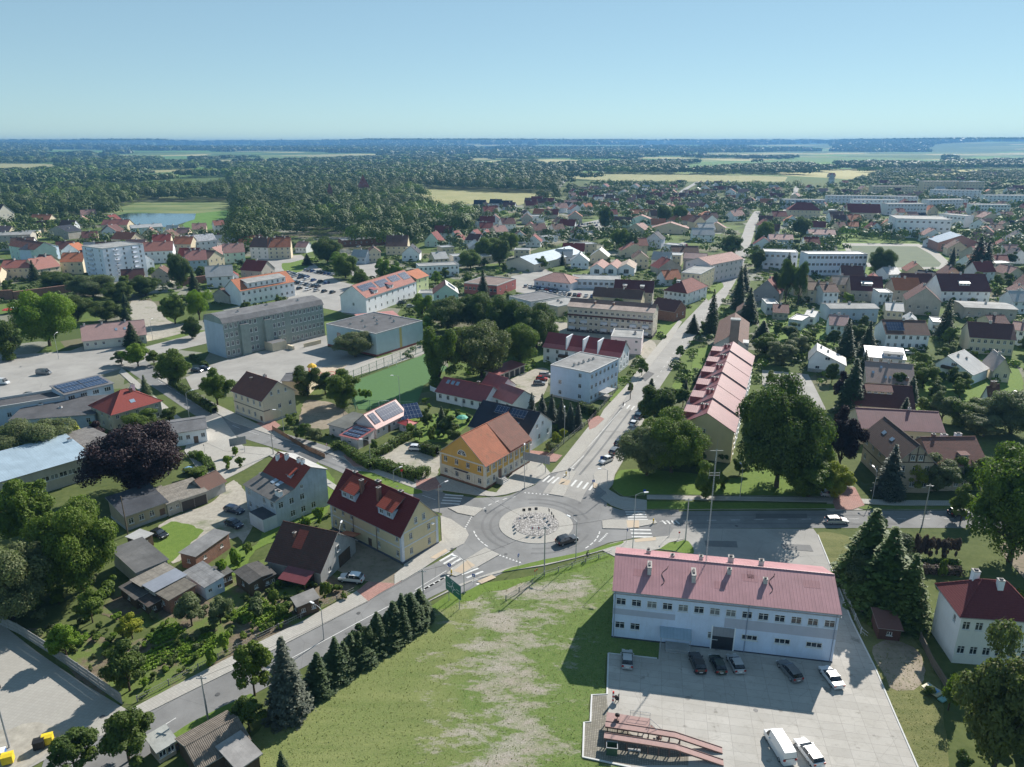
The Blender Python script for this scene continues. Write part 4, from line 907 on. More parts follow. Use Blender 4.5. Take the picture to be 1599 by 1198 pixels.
m = MB(); m.lathe((L+.5, D-1.8, 5.3), [(0, 0), (.25, .04), (.42, .16)], plain((.75, .75, .75)), 14); m.build('satellite_dish', T)
# ochre house
PIL = plaster((.66, .62, .54), .5)
T, (L, D), za, ro = house('ochre_house', 'ochre yellow corner house with orange tiled roof and pedimented gable', 'house', (688, 742), (758, 765), (812, 718), 6.1, 11.6, 'y', ORG, twotone((.66, .62, .54), (.62, .38, .11), 2.95),
  win={'f': (4, 2, 1.05, 1.35), 'c': (8, 2, .95, 1.4, [(2, 0)])}, over=.45, sn='the ochre corner house', plinth=(.5, plaster((.25, .13, .09), .8)), sky_=[(.66, .74, .62, .68)], style=0)
m = MB(); q = [(x*L, y*D, za(x*L, y*D)+.22) for x, y in ((.502, .52), (1.03, .52), (1.03, 1.015), (.502, 1.015))]; m.slab(q, .06, tile((.22, .10, .075), 1.)); m.build('old_tiles', ro)
for z, h in ((2.9, .3), (5.75, .3)): wbox(T, 'cornice', (-.1, -.14, z), (L+.1, -.002, z+h), PIL)
wbox(T, 'cornice', (L+.002, -.1, 5.75), (L+.14, D, 6.0), PIL)
for i, x in enumerate((.25, L*.25, L*.5-.9, L*.5+.9, L*.75, L-.25)):
    if i in (0, 5): wbox(T, 'pilaster', (x-.25, -.1, .5), (x+.25, -.003, 5.75), PIL)
    else: wbox(T, 'pilaster', (x-.2, -.1, .5), (x+.2, -.003, 2.9), PIL)
for k in range(9): y = .2+k*(D-.4)/8; wbox(T, 'pilaster', (L+.003, y-.16, .5), (L+.1, y+.16, 5.75), PIL)
wbox(T, 'ground_floor_facing', (.5, -.03, .5), (L-.5, -.004, .75), PIL)
wbox(T, 'balcony', (L*.5-2.1, -.8, 2.95), (L*.5+2.1, -.003, 3.15), PIL, plain((.12, .08, .08), .8))
m = MB(); wm_ = plain(WHITE, .5); c = (L/2, -.05, 6.95); 
pts = [(c[0]+1.15*math.cos(k*math.pi/10), -.06, c[2]+1.15*math.sin(k*math.pi/10)) for k in range(11)]; m.poly(pts[::-1], glass())
pts2 = [(c[0]+1.35*math.cos(k*math.pi/10), -.05, c[2]-.1+1.4*math.sin(k*math.pi/10)) for k in range(11)]; m.poly(pts2[::-1], wm_)
for k in (2, 4, 5, 6, 8): a = k*math.pi/10; m.tube(c, (c[0]+1.15*math.cos(a), -.09, c[2]+1.15*math.sin(a)), .05, .05, wm_, 4)
m.build('window', T)
m = MB()
for k in range(5): m.box((L+.1, D*.31-1.3+k*.0, 0), (L+2.0-k*.38, D*.31+1.3, .18*(k+1)), CON)
m.box((L+.1, D*.31-1.5, 0), (L+1.9, D*.31-1.31, 1.5), CON); m.build('steps', T); o = link('door', door_mesh(1.1, 2.2), T); o.location = (L+.02, D*.31, 1.9); o.rotation_euler = (0, 0, math.pi/2)
# blue-grey house
T, (L, D), za, ro = house('grey_house', 'weathered blue-grey rendered house with red tiled roof and white chimneys', 'house', (382, 757, 5.8), (429.5, 783.7, 5.8), (512, 788), 5.8, 10.2, 'x', RED, GRY,
  prof=[(0, 5.8), (.36, 7.0), (.70, 10.4), (1, 8.6)], pm=[felt((.15, .145, .14)), RED, WHR], win={'f': (4, 2, 1., 1.3, [(1, 1), (3, 0)]), 'c': (5, 2, 1.1, 1.4, [(3, 1), (4, 1), (4, 0), (0, 0)])}, over=.3, attic=[('c', 1, 6.9, .7, .9)], sn='the blue-grey house',  # far slope in a pale sheet: its sunlit brightness is put into the colour
  chim=[(.12, .60, 1.3, .7, .7, WHT), (.33, .66, 1.2, .7, .7, WHT), (.66, .70, .9, .8, .7, WHT), (.78, .70, 1., .6, .7, WHT), (.93, .12, 1.2, 1.6, .8, WHT)], sky_=[(.42, .52, .25, .36), (.58, .68, .25, .36)], dorm=[(.72, 1.3, .45, 1.8, .9, 0, RED)])
wbox(T, 'annex', (-3.4, D*.42, 0), (-.01, D*.86, 5.6), GRY, GRF); wbox(T, 'annex', (L*.55, -3.1, 0), (L+.02, -.01, 2.9), plaster((.6, .63, .68), .7), felt((.07, .07, .08)))
o = link('door', door_mesh(1., 2.1), T); o.location = (-3.42, D*.7, 1.1); o.rotation_euler = (0, 0, -math.pi/2)
# dark barn with red patch
T, (L, D), za, ro = house('old_barn', 'old barn with sooty tiled roof and a bright red lean-to', 'barn', (417.5, 874, 2.7), (500, 893, 2.7), 11.5, 2.7, 7.4, 'x', tile((.13, .06, .045), .9), CON, win={'c': (2, 1, .9, 1.)}, attic=[('c', 1, 4.3, 1., 1.2)], over=.4, sn='the old barn', sky_=(), chim=[(.3, .35, .8, .5, .5, BRK)])
m = MB(); q = [(x*L, y*D, za(x*L, y*D)+.24) for x, y in ((.34, .2), (.52, .2), (.52, .44), (.34, .44))]; m.slab(q, .06, tile((.38, .09, .06), .2)); m.build('new_tiles', ro)
m = MB(); m.slab([(L*.42, -3.4, 1.9), (L*.92, -3.4, 1.9), (L*.92, -.35, 2.75), (L*.42, -.35, 2.75)], .1, MRN); 
for x in (.44, .9): m.tube((L*x, -3.2, 0), (L*x, -3.2, 1.85), .08, .08, bark(), 6)
m.box((L*.42, -.4, 0), (L*.9, -.3, 2.3), DWD); m.build('lean_to', T); m = MB(); m.slab([(L*.66, D+.3, 3.2), (L*.66, D+3, 2.4), (L*.95, D+3, 2.4), (L*.95, D+.3, 3.2)][::-1], .1, ORB); m.build('lean_to', T)
m = MB(); m.box((L+.02, D*.5, .05), (L+.1, D*.82, 2.6), DWD); m.build('door', T)
# cream house left
T, (L, D), za, ro = house('cream_house', 'two-storey cream house with brown tiled roof by the main road', 'house', (367.6, 645), (414, 662.7), (467.8, 647.7), 7.2, 11.2, 'x', OLD, CRM, win={'f': (5, 2, .95, 1.45), 'c': (3, 1, 1, 1.3, [(0, 0)])}, attic=[('c', 3, 8.3, .7, 1.2)], sn='the cream house', plinth=(.7, CON), door=('f', 4), chim=[(.55, .55, 1, .9, .7), (.3, .35, .8, .6, .6, BRK)], over=.6)
wbox(T, 'string_course', (-.03, -.06, 3.7), (L+.06, -.002, 3.95), plain((.12, .11, .1))); wbox(T, 'string_course', (L+.002, -.03, 3.7), (L+.06, D*.2, 3.95), plain((.12, .11, .1)))
house('grey_annex', 'low grey annex behind the cream house with stepped felt roof', 'annex', (440, 595, 4.5), (480, 596, 4.5), 9, 4.5, 5.4, 'x', GRF, CRM, sn='the annex behind the cream house')
# mansion with pyramid roof
T, (L, D), za, ro = house('villa', 'square cream villa with bright red pyramid tiled roof', 'villa', (147, 661), (180, 676), (247, 650), 5.4, 9.3, 'hip', tile((.24, .055, .045), .1), plaster((.48, .46, .36), .4), win={'f': (3, 2, .9, 1.2), 'c': (5, 2, .9, 1.2)}, over=.5, sn='the red pyramid-roofed villa', chim=[(.35, .75, 2., .9, .9, WHT), (.6, .6, 1.2, .7, .7, BRK)], sky_=[(.8, .88, .45, .55)])
# blue-roofed hall
T, (L, D), za, ro = house('workshop_hall', 'long workshop hall with pale blue sheet roof', 'hall', (-14, 757, 5.5), (142.8, 711.6, 5.5), (106.4, 683.3, 5.5), 5.5, 6.8, 'x', BLU, STN, prof=[(0, 5.5), (1, 6.3)], win={'f': (11, 1, 1.6, 1.2), 'c': (2, 1)}, sn='the blue-roofed hall', over=.4, chim=[(.97, .7, .8, .9, .9, WHT)])
# dark flat complex
house('grey_hall', 'grey hall with rows of solar panels on its dark roof', 'hall', (101, 617, 6.), (176, 599, 6.), (184, 583, 6.), 6., 6.9, 'x', GRF, BGR, prof=[(0, 6.), (1, 6.7)], win={'f': (4, 1, 1.8, 1.3, [], 6.1, 3.)}, solar_=[(.03, .48, .1, .5), (.5, .95, .1, .5), (.03, .48, .55, .9), (.5, .95, .55, .9)], sn='the solar-panelled grey hall')
house('low_hall', 'long low hall with plain dark felt roof left of the villa', 'hall', (15, 657, 3.8), (147, 647, 3.8), 15, 3.8, 4.2, 'x', DGF, BGR, prof=[(0, 3.8), (1, 4.2)], win={'f': (6, 1)}, sn='the dark felt-roofed hall', chim=[(.5, .45, .5, .8, .6, WHT), (.2, .7, .5, 1.2, .6, WHT)])
house('flat_shop', 'grey flat-roofed shop with parapet at the left edge of the square', 'shop', (-40, 645, 5.), (101, 622, 5.), 9, 5., None, 'flat', DGF, BGR, win={'f': (7, 1)}, sn='the flat-roofed shop', par=.7)
T, _, _, _ = house('white_shop', 'low white building with grey pitched felt roof behind the purple beech', 'shop', (266, 699), (324.5, 690), (293, 657, 4.), 4., 5.2, 'x', GRF, WHT, prof=[(0, 3.8), (.6, 5.), (1, 4.6)], win={'f': (5, 1, 1., 1.2)}, door=('f', 3), sn='the low white building')
house('storage_building', 'low storage building with striped grey roof beside the purple beech', 'shed', (150, 726), (190, 712), 14, 4., 4.6, 'x', corr((.2, .19, .18)), STN, prof=[(0, 4.), (1, 4.6)], sn='the striped-roof store')
# courtyard row
T, _, _, _ = house('courtyard_house', 'single-storey tan house with dark felt roof in the yard', 'house', (199, 829), (263, 805.5), 8, 3.4, 4.6, 'x', felt((.06, .065, .075)), plaster((.46, .38, .27), .6), prof=[(0, 3.3), (1, 4.6)], win={'f': (4, 1, 1, 1.3)}, door=('f', 3), sn='the tan courtyard house', over=.5, plinth=(.6, CON))
T, (L, D), _, _ = house('double_garage', 'double garage with light felt roof and dark gates at the courtyard', 'garage', (284, 800), (325, 786), 7.5, 2.9, 3.4, 'x', CRB, STN, prof=[(0, 2.9), (1, 3.3)], sn='the double garage')
for x in (.27, .74): m = MB(); m.box((L*x-1.3, -.05, .03), (L*x+1.3, .02, 2.3), plain((.07, .06, .055), .8)); m.build('gate', T)
house('tiled_outhouse', 'old outhouse with brown tiled roof at the end of the garage row', 'shed', (322, 783), (353, 768), 5.5, 2.6, 4.4, 'x', BRN, CON, sn='the tiled outhouse'); house('link_building', 'flat tan outbuilding between the courtyard house and the garage', 'shed', (264, 807), (284, 799), 8, 3, 3.4, 'x', CRB, STN, prof=[(0, 3.), (1, 3.4)], win={'f': (2, 1, .7, .8)}, sn='the flat tan outbuilding')
# sheds of the allotments
for i, (lb, A_, B_, C_, e, rg, rf, rmm, wmm, sn) in enumerate([
 ('large shed with plain dark felt roof beside the parked black car', (213, 894, 3.), (261, 874, 3.), (224, 843, 3.), 3., 3.5, 'm', felt((.12, .12, .12)), STN, 'the large felt-roofed shed'),
 ('small white-roofed carport next to the parked black car', (217.6, 845, 2.5), (237.6, 834, 2.5), 3.4, 2.5, 2.6, 'm', LGS, DWD, 'the white carport'),
 ('shed with tan corrugated roof in the allotments', (205.5, 906, 2.9), (222, 916, 2.9), (266, 886, 2.9), 2.9, 3., 'm', CRB, DWD, 'the tan corrugated shed'),
 ('shed with smooth blue-grey sheet roof in the allotments', (225, 914, 3.1), (241.4, 924, 3.1), (284, 896.4, 3.1), 3.1, 3.2, 'm', seam((.24, .26, .30)), STN, 'the blue-grey sheet-roofed shed'),
 ('shed with patched grey roof above a brick wall', (243, 925, 2.8), (264, 937, 2.8), (299, 912.7, 2.8), 2.8, 3., 'm', corr((.17, .155, .13)), BRK, 'the patched shed'),
 ('white-walled shed with corrugated grey roof and a small window', (287.7, 894, 2.6), (320, 917, 2.6), (344, 900, 2.6), 2.6, 3., 'm', corr((.25, .25, .25)), plaster((.6, .68, .8), .4), 'the white-walled shed'),
 ('long brick garage block with smooth grey roof', (281.4, 863, 3.1), (305, 869, 3.1), (370, 837, 3.1), 3.1, 3.3, 'm', felt((.19, .19, .19)), BRK, 'the brick garage block'),
 ('small dark shed with corrugated lid beside the white-walled shed', (329, 888, 2.2), (345, 901.4, 2.2), (365, 897, 2.2), 2.2, 2.4, 'm', corr((.16, .155, .14)), DWD, 'the small dark shed'),
 ('dark wooden shed with corrugated roof left of the old barn', (367, 893, 2.7), (390, 911, 2.7), (422, 892, 2.7), 2.7, 3., 'g', corr((.09, .085, .08)), DWD, 'the dark wooden shed'),
 ('ramshackle lean-to with broken roof under the trees', (188, 917, 2.), (212, 936, 2.), (245, 925, 2.), 2., 2.4, 'm', corr((.12, .11, .1)), DWD, 'the ramshackle lean-to'),
 ('low brown-roofed shed squeezed between allotment sheds', (215, 934, 1.9), (232, 947, 1.9), (258, 930, 1.9), 1.9, 2.2, 'm', corr((.10, .08, .07)), DWD, 'the low brown shed'),
 ('small garden shed with grey felt roof near the pavement', (456, 934, 2.4), (464.6, 947.5, 2.4), (497.7, 937, 2.4), 2.4, 2.7, 'm', felt((.22, .21, .2)), DWD, 'the garden shed'),
 ('small shed with weathered boards at the foot of the barn', (400, 893, 2.2), (412, 905, 2.2), (428, 897, 2.2), 2.2, 2.4, 'm', corr((.14, .13, .12)), DWD, 'the weathered board shed')]):
    house('shed', lb, 'shed', A_, B_, C_, e, rg, 'x', rmm, wmm, prof=[(0, e), (1, rg)] if rf == 'm' else None, sn=sn, over=.25, win={'f': (1, 1, .8, .8), 'c': (2, 1, .7, .7)}, th=.08)
# lower left yard below the road
house('slatted_barn', 'long shed with ribbed grey-brown roof and pale ridge below the road', 'shed', (311, 1200, 2.6), (388, 1155, 2.6), 6.5, 2.6, 3.7, 'x', corr((.17, .145, .12)), DWD, sn='the ribbed-roof shed', over=.3)
house('shed', 'shed with smooth light grey roof at the bottom edge', 'shed', (372, 1200, 2.6), (404, 1178, 2.6), 4.2, 2.6, 3.1, 'x', felt((.27, .26, .25)), DWD, prof=[(0, 2.6), (1, 3.1)], sn='the light grey-roofed shed')
house('shed', 'tiny white-fronted shed with pale roof beside the round trees', 'shed', (250, 1193), (276, 1177), 2.6, 2.2, 2.4, 'x', felt((.33, .34, .32)), plaster((.45, .36, .28), .5), prof=[(0, 2.1), (1, 2.5)], win={'f': (2, 1, .9, .9)}, sn='the tiny white-fronted shed')
# solar house
T, (L, D), za, ro = house('solar_house', 'pale pink house whose red roof is covered with solar panels', 'house', (553, 661, 3.), (587, 669, 3.), (636, 645.5, 3.), 3., 6.2, 'y', RPK, PKW, win={'c': (6, 1, .9, 1.), 'f': (2, 1, .6, .8)}, solar_=[(.58, .92, .04, .22), (.55, .95, .3, .95)], sn='the solar-panelled pink house', door=('c', 2))
T, (L, D), za, ro = house('garage_wing', 'low wing with solar panels and dark garage door in front of the pink house', 'garage', (533, 695), (560, 702), (589, 690), 2.7, 3.4, 'x', RPK, PKW, prof=[(0, 2.7), (1, 3.2)], win={'f': (1, 1, 1., .6)}, solar_=[(.05, .95, .08, .3), (.05, .95, .38, .6), (.05, .95, .68, .9)], sn='the solar-panelled garage wing')
m = MB(); m.box((L-.03, D*.3, .03), (L+.05, D*.62, 2.2), plain((.08, .065, .06), .7)); m.build('garage_door', T)
house('grey_outbuilding', 'flat-roofed outbuilding with dark green felt beside the pink house', 'annex', (513.5, 663, 3.), (540, 669.5, 3.), (569, 650, 3.), 3., 3.3, 'x', felt((.12, .125, .115)), PKW, prof=[(0, 3.), (1, 3.2)], win={'f': (2, 1, .8, .8)}, sn='the flat outbuilding of the pink house')
m = MB(); T = thing('solar_rack', 'free-standing tilted rack of solar panels at the end of the pink house', 'solar panels', (*G(640, 660), 0), .42)
m.slab([(-3.2, -2.6, 2.2), (3.2, -2.6, 2.2), (3.2, 2.6, 4.8), (-3.2, 2.6, 4.8)], .1, solar()); m.build('panel', T); m = MB()
for x in (-2.8, 2.8):
    for y, z in ((-2.3, 2.2), (2.3, 4.5)): m.tube((x, y, 0), (x, y, z), .06, .06, plain((.4, .4, .42)), 6)
m.build('frame', T)
T, (L, D), za, ro = house('porch_hut', 'little entrance hut with bright red roof at the pink house', 'porch', (624, 672), (638, 677), 3, 2.3, 2.9, 'hip', seam((.45, .07, .06)), PKW, win={'f': (1, 1, .8, .8)}, sn='the red porch hut')
# long white house with red roof, and its wings
house('white_cottage', 'long white cottage with dark red sheet roof and roof lights', 'house', (681, 611, 3.), (756, 627, 3.), 9, 3., 6.2, 'x', seam((.26, .06, .06)), WHT, win={'f': (6, 1), 'c': (2, 1)}, sky_=[(.1, .16, .3, .42), (.2, .26, .3, .42), (.3, .36, .3, .42)], chim=[(.72, .5, .8, .8, .6, BRK)], sn='the long white cottage')
house('red_roof_wing', 'cross wing with pinkish red sheet roof at the end of the cottage', 'house', (768, 618, 3.2), (800, 630, 3.2), (814, 612, 3.2), 3.2, 6., 'x', RPK, WHT, win={'f': (2, 1)}, sn='the pink-red wing', group=None); house('red_roof_wing', 'higher wing with pale ridge joining cottage and garages', 'house', (752, 600, 3.6), (780, 609, 3.6), 7, 3.6, 6.4, 'x', RPK, WHT, sn='the higher joining wing')
T, (L, D), za, ro = house('slate_house', 'white house with dark slate half-hipped roof and solar strip', 'house', (734, 664, 4.2), (822, 685, 4.2), (851, 657, 4.2), 4.4, 9.0, 'x', SLT, WHT, win={'f': (4, 1), 'c': (3, 1)}, attic=[('c', 2, 5.8, .9, 1.)], solar_=[(.28, .5, .62*.5, .46), (.54, .82, .3, .46)], sky_=[(.62, .66, .14, .22), (.74, .78, .14, .22)], sn='the dark slate house', over=.7)
# garages row
T, (L, D), za, ro = house('garage_row', 'row of garages with dark gates under a rusty pink roof', 'garages', (779, 598), (819, 581), 5.5, 2.7, 3.2, 'x', RPK, STN, prof=[(0, 2.7), (1, 3.)], sn='the garage row')
for k in range(5): m = MB(); m.box((L*(k+.14)/5, -.05, .03), (L*(k+.86)/5, .02, 2.2), plain((.05, .05, .05), .8)); m.build('gate', T)
# blue cube apartments
T, (L, D), za, ro = house('apartment_block', 'three-storey pale blue flat-roofed block beside the avenue', 'apartment block', (859, 618), (920, 632), (951, 605), 10., None, 'flat', felt((.24, .24, .235)), BLW, win={'f': (2, 3, 1.1, 1.3, [(0, 2), ]), 'c': (7, 3, 1.3, 1.3)}, sn='the pale blue block', par=.2, chim=[(.45, .2, .7), (.48, .32, .5), (.5, .45, .7), (.53, .6, .6), (.55, .72, .5)], plinth=(.6, CON))
wbox(T, 'entrance_canopy', (L+.02, D*.3, 2.4), (L+3., D*.62, 2.6), CON); wbox(T, 'entrance_steps', (L+.02, D*.34, 0), (L+2.4, D*.58, .5), CON)
# white terraced house with red roof
T, (L, D), za, ro = house('row_house', 'white row house with two-tone red roof and white party walls behind the blue block', 'row house', (848.5, 540, 6.), (968, 556, 6.), 10, 6., 9.8, 'x', seam((.24, .04, .04)), WHT, prof=[(0, 5.6), (.16, 6.5), (.5, 9.8), (1, 6)], pm=[seam((.42, .11, .1)), seam((.24, .04, .04)), RPK], win={'f': (8, 2), 'c': (3, 2)}, sn='the red-roofed row house')
for x in (.31, .53, .72): wbox(T, 'party_wall', (L*x-.2, -.1, 5.), (L*x+.2, D*.55, 10.2), WHT)
wbox(T, 'balcony', (L*.22, -1.4, 2.9), (L*.34, -.02, 3.8), DWD)
# long cream block
T, (L, D), za, ro = house('apartment_block', 'long cream apartment block with tan roof and balconies', 'apartment block', (885.7, 517), (1018, 529), 11, 9.8, 13., 'x', TAN, plaster((.58, .53, .44), .3), prof=[(0, 10.6), (.3, 11.6), (.5, 13.), (1, 10)], pm=[felt((.42, .33, .28)), felt((.14, .10, .09)), TAN], win={'f': (16, 4, 1.2, 1.1), 'c': (2, 3)}, sn='the long cream block', chim=[(.3, .32, 1., .6, 1.2, BRK), (.52, .32, 1., .6, 1.2, BRK), (.95, .5, 1., .6, 1.)], plinth=(1.2, plain((.06, .05, .05), .8)))
wbox(T, 'dark_band', (-.02, -.35, 6.9), (L+.02, -.004, 7.5), BRO)
for x in (.06, .2, .44, .56, .78, .92):
    for z in (1.4, 4.2): wbox(T, 'balcony', (L*x-1.3, -1.2, z), (L*x+1.3, -.005, z+1.), LGR)
house('pink_cube', 'small pinkish flat-roofed building on the avenue beside the cream block', 'house', (953, 551), (1000.5, 554), (1008, 541), 6.2, None, 'flat', LGF, PKW, win={'f': (3, 2, 1, .9), 'c': (2, 2)}, chim=[(.75, .5, .9, 1., 1.)], sn='the small pinkish cube house')
# stepped terrace with pink roofs
A0, B0, F0 = Vector(G(1098, 722)), Vector(G(1140, 722)), Vector(G(1140, 650))
X0, X1 = Vector(G(1062, 668, 9)), Vector(G(1146, 671, 9)); Cc = Vector(G(1176, 560, 9)); uu = (X1-X0).normalized(); vv = Vector((-uu.y, uu.x)); dd = (Cc-X1); ang_ = math.atan2(dd.y, dd.x); vv = dd.normalized(); uu = Vector((vv.y, -vv.x)); LL = dd.length; WW = 13.2
for k in range(6):
    st = X1+vv*(LL*k/6)-uu*(WW-.0); T = thing('terraced_house', ('first', 'second', 'third', 'fourth', 'fifth', 'sixth')[k]+' house of the stepped pink-roofed terrace counted from the street corner', 'terraced house', (st.x, st.y, 0), math.atan2(uu.y, uu.x), 'stepped terraced houses')
    e = 8.3+.28*k+(.18 if k % 2 else 0); w_ = LL/6-.02; m = MB(); m.box((0, 0, 0), (WW, w_, e), YEL if k == 0 else LGR); m.poly([(0, 0, e), (WW, 0, e), (WW/2, 0, e+4)], YEL if k == 0 else LGR); m.poly([(WW, w_, e), (0, w_, e), (WW/2, w_, e+4)], LGR); m.build('wall', T)
    m = MB(); th = .16; m.slab([(-.4, -.25, e+.05), (WW/2, -.25, e+4.2), (WW/2, w_+.0, e+4.2), (-.4, w_+.0, e+.05)], th, seam((.22, .08, .08))); m.slab([(WW/2, -.25, e+4.2), (WW+.5, -.25, e), (WW+.5, w_, e), (WW/2, w_, e+4.2)], th, seam((.27, .12, .115))); rf = m.build('roof', T)  # right slope paler than left: sunlight and shade put into the colours
    for q, hx in enumerate((.36, .44)): chimney(rf, WW*hx, w_*.5, e+2.5, e+4.4, .7, .9, plaster((.36, .12, .12), .4))
    m = MB(); m.box((WW*.04, w_*.3, e+.2), (WW*.3, w_*.8, e+2.6), plaster((.3, .1, .1), .3), seam((.24, .095, .095))); m.build('dormer', T)
    if k == 0:
        for z in (2.2, 4.9, 7.6): o = link('window', window_mesh(1.2, 1.3), T); o.location = (WW*.45, -.08, z)
    for z in (2., 4.8, 7.4):
        for y in (.3, .7): o = link('window', window_mesh(1.2, 1.3), T); o.location = (WW+.08, w_*y, z); o.rotation_euler = (0, 0, math.pi/2); o = link('window', window_mesh(1.2, 1.3), T); o.location = (-.08, w_*y, z); o.rotation_euler = (0, 0, -math.pi/2)
# grey house with tall shaft
T, (L, D), za, ro = house('grey_tenement', 'grimy grey tenement with brown roofs and a tall brick shaft', 'tenement', (1116, 537, 7.5), (1166, 541, 7.5), (1184, 505, 7.5), 7.5, 11, 'y', BRN, CON, win={'f': (2, 2), 'c': (4, 2)}, sn='the grimy tenement')
m = MB(); m.box((L*.44, -.6, 0), (L*.72, 2.2, 16.5), plaster((.22, .18, .16), 1.)); m.box((L*.42, -.75, 16.5), (L*.74, 2.35, 16.9), CON); m.build('shaft', T); wbox(T, 'annex', (L*.72, .5, 0), (L+.6, 5, 8.6), CON, LGS)
# right side
T, (L, D), za, ro = house('white_chalet', 'white gabled house with pale lopsided roof at the paved side yard', 'house', (1261, 580), (1318, 586), 10, 3.2, 7.5, 'y', WHR, WHT, prof=[(0, 4.6), (.18, 7.6), (1, 3.4)], win={'f': (2, 1, 1.3, 1)}, attic=[('f', 1, 5.2, 1.6, 1.)], chim=[(.5, .5, .8), (.3, .6, .8)], sn='the pale lopsided-roof house', plinth=(1.2, CON))
house('grey_sheet_house', 'house with light blue-grey sheet roof and white roof box', 'house', (1354, 557, 5.), (1414, 562, 5.), 9, 5., 6.4, 'x', seam((.40, .43, .48)), LGR, prof=[(0, 5), (1, 6.4)], win={'f': (4, 2)}, dorm=[(.7, 6, .1, 3, 1.3, 2, LGF)], sn='the blue-grey sheet-roof house')
house('tan_tile_house', 'bungalow with broad pinkish-brown tiled roof and roof lights', 'house', (1354, 596, 3.6), (1427.8, 602, 3.6), 14, 3.6, 8.2, 'x', tile((.34, .25, .22), .4), CRM, win={'f': (4, 1)}, sky_=[(.12, .17, .2, .26), (.3, .35, .34, .4), (.38, .43, .1, .16), (.48, .53, .1, .16)], chim=[(.85, .1, 1., .8, .8, BRK), (.5, .5, 1.)], sn='the pinkish-brown bungalow')
house('brown_roof_house', 'house with plain dark chocolate roof and a row of skylights', 'house', (1332, 632, 3.8), (1427.8, 638.7, 3.8), 12, 3.8, 8.4, 'x', tile((.115, .05, .045), .2), CRM, win={'f': (6, 1)}, dorm=[(.45, 7, .28, 2.2, .9, 4, BRO)], sn='the chocolate-roofed house')
T, (L, D), za, ro = house('long_hall', 'long low building with mauve-red sheet roof behind the brick villa', 'hall', (1345, 668, 4.6), (1474, 675, 4.6), 12, 4.6, 7.8, 'x', seam((.23, .10, .105), .6), CRM, win={'f': (9, 1, 1.6, 1.)}, chim=[(.66, .52, .9)], sn='the mauve-roofed long building')
T, (L, D), za, ro = house('timbered_villa', 'tan villa wing with half-timbered gable and dark brown roof', 'villa', (1393, 769), (1449.5, 770), 17, 7.6, 11.6, 'y', tile((.10, .065, .055), .5), plaster((.46, .38, .29), .5), win={'f': (3, 2), 'a': (5, 2)}, attic=[('f', 2, 8.6, .9, 1.2)], sky_=[(.12, .2, .2, .28), (.2, .28, .42, .5), (.2, .28, .66, .74)], sn='the half-timbered villa', over=.8)
m = MB(); tb = plain((.06, .045, .04), .8)
for x in (.3, .5, .7): m.box((L*x-.1, -.06, 7.5), (L*x+.1, -.002, 7.6+3.8*(1-abs(x-.5)*2)), tb)
m.box((0, -.07, 7.4), (L, -.003, 7.6), tb); m.box((L*.25, -.08, 9.2), (L*.75, -.004, 9.4), tb); m.box((-.06, 0, 3.8), (-.002, D, 4.), tb); m.build('timbers', T)
house('villa_wing', 'tan villa wing with mottled red-brown roof and small dormer', 'villa', (1449.6, 767), (1532, 766), 12, 6.4, 10.6, 'x', tile((.22, .105, .085), .8), plaster((.46, .38, .29), .5), win={'f': (7, 2)}, dorm=[(.62, 1.8, .1, 1.4, 1.1, 1, BRO)], chim=[(.25, .55, 1., .7, .7, BRK), (.5, .62, 1.1, 1.4, .8, WHT), (.74, .58, 1.2, 1.4, .8, WHT)], sn='the mottled-roof villa wing', over=.5)
house('white_house', 'white house with brown roof and big brick chimney at the right edge', 'house', (1543, 622, 4.4), (1556, 640), (1612, 622), 4.6, 7.6, 'x', BRO, WHT, win={'f': (2, 2), 'c': (4, 2)}, chim=[(.5, .5, 1.3, 1.6, .9, BRK)], sn='the brown-roofed house at the right edge')
T, (L, D), za, ro = house('white_chalet', 'white alpine-style house with pale grey lopsided roof and balcony', 'house', (1456, 588), (1515, 602), 12, 4., 8., 'y', WHR, WHT, prof=[(0, 4.4), (.3, 8.), (1, 3.6)], pm=[seam((.26, .23, .24)), WHR], win={'f': (4, 1)}, attic=[('f', 1, 5.6, 1.8, 1.2)], chim=[(.4, .4, .7), (.55, .6, .5)], sn='the alpine-style house'); wbox(T, 'balcony', (L*.2, -1.2, 3.9), (L*.55, -.02, 4.8), DWD)
T, (L, D), za, ro = house('white_house', 'white house with maroon glazed tiled hipped roof at bottom right', 'house', (1453, 986), (1503, 960, 8.6), (1640, 985, 8.6), 8.6, 12.4, 'hip', tile((.16, .04, .042), .1), plaster((.80, .79, .76), .2), win={'f': (2, 2, .8, 1.2, [(0, 0), (1, 0), (0, 1)]), 'c': (6, 2)}, chim=[(.35, .3, 2., .9, .9, WHT), (.6, .55, 1.4, .8, .8, WHT)], sn='the maroon-roofed house', over=.6)
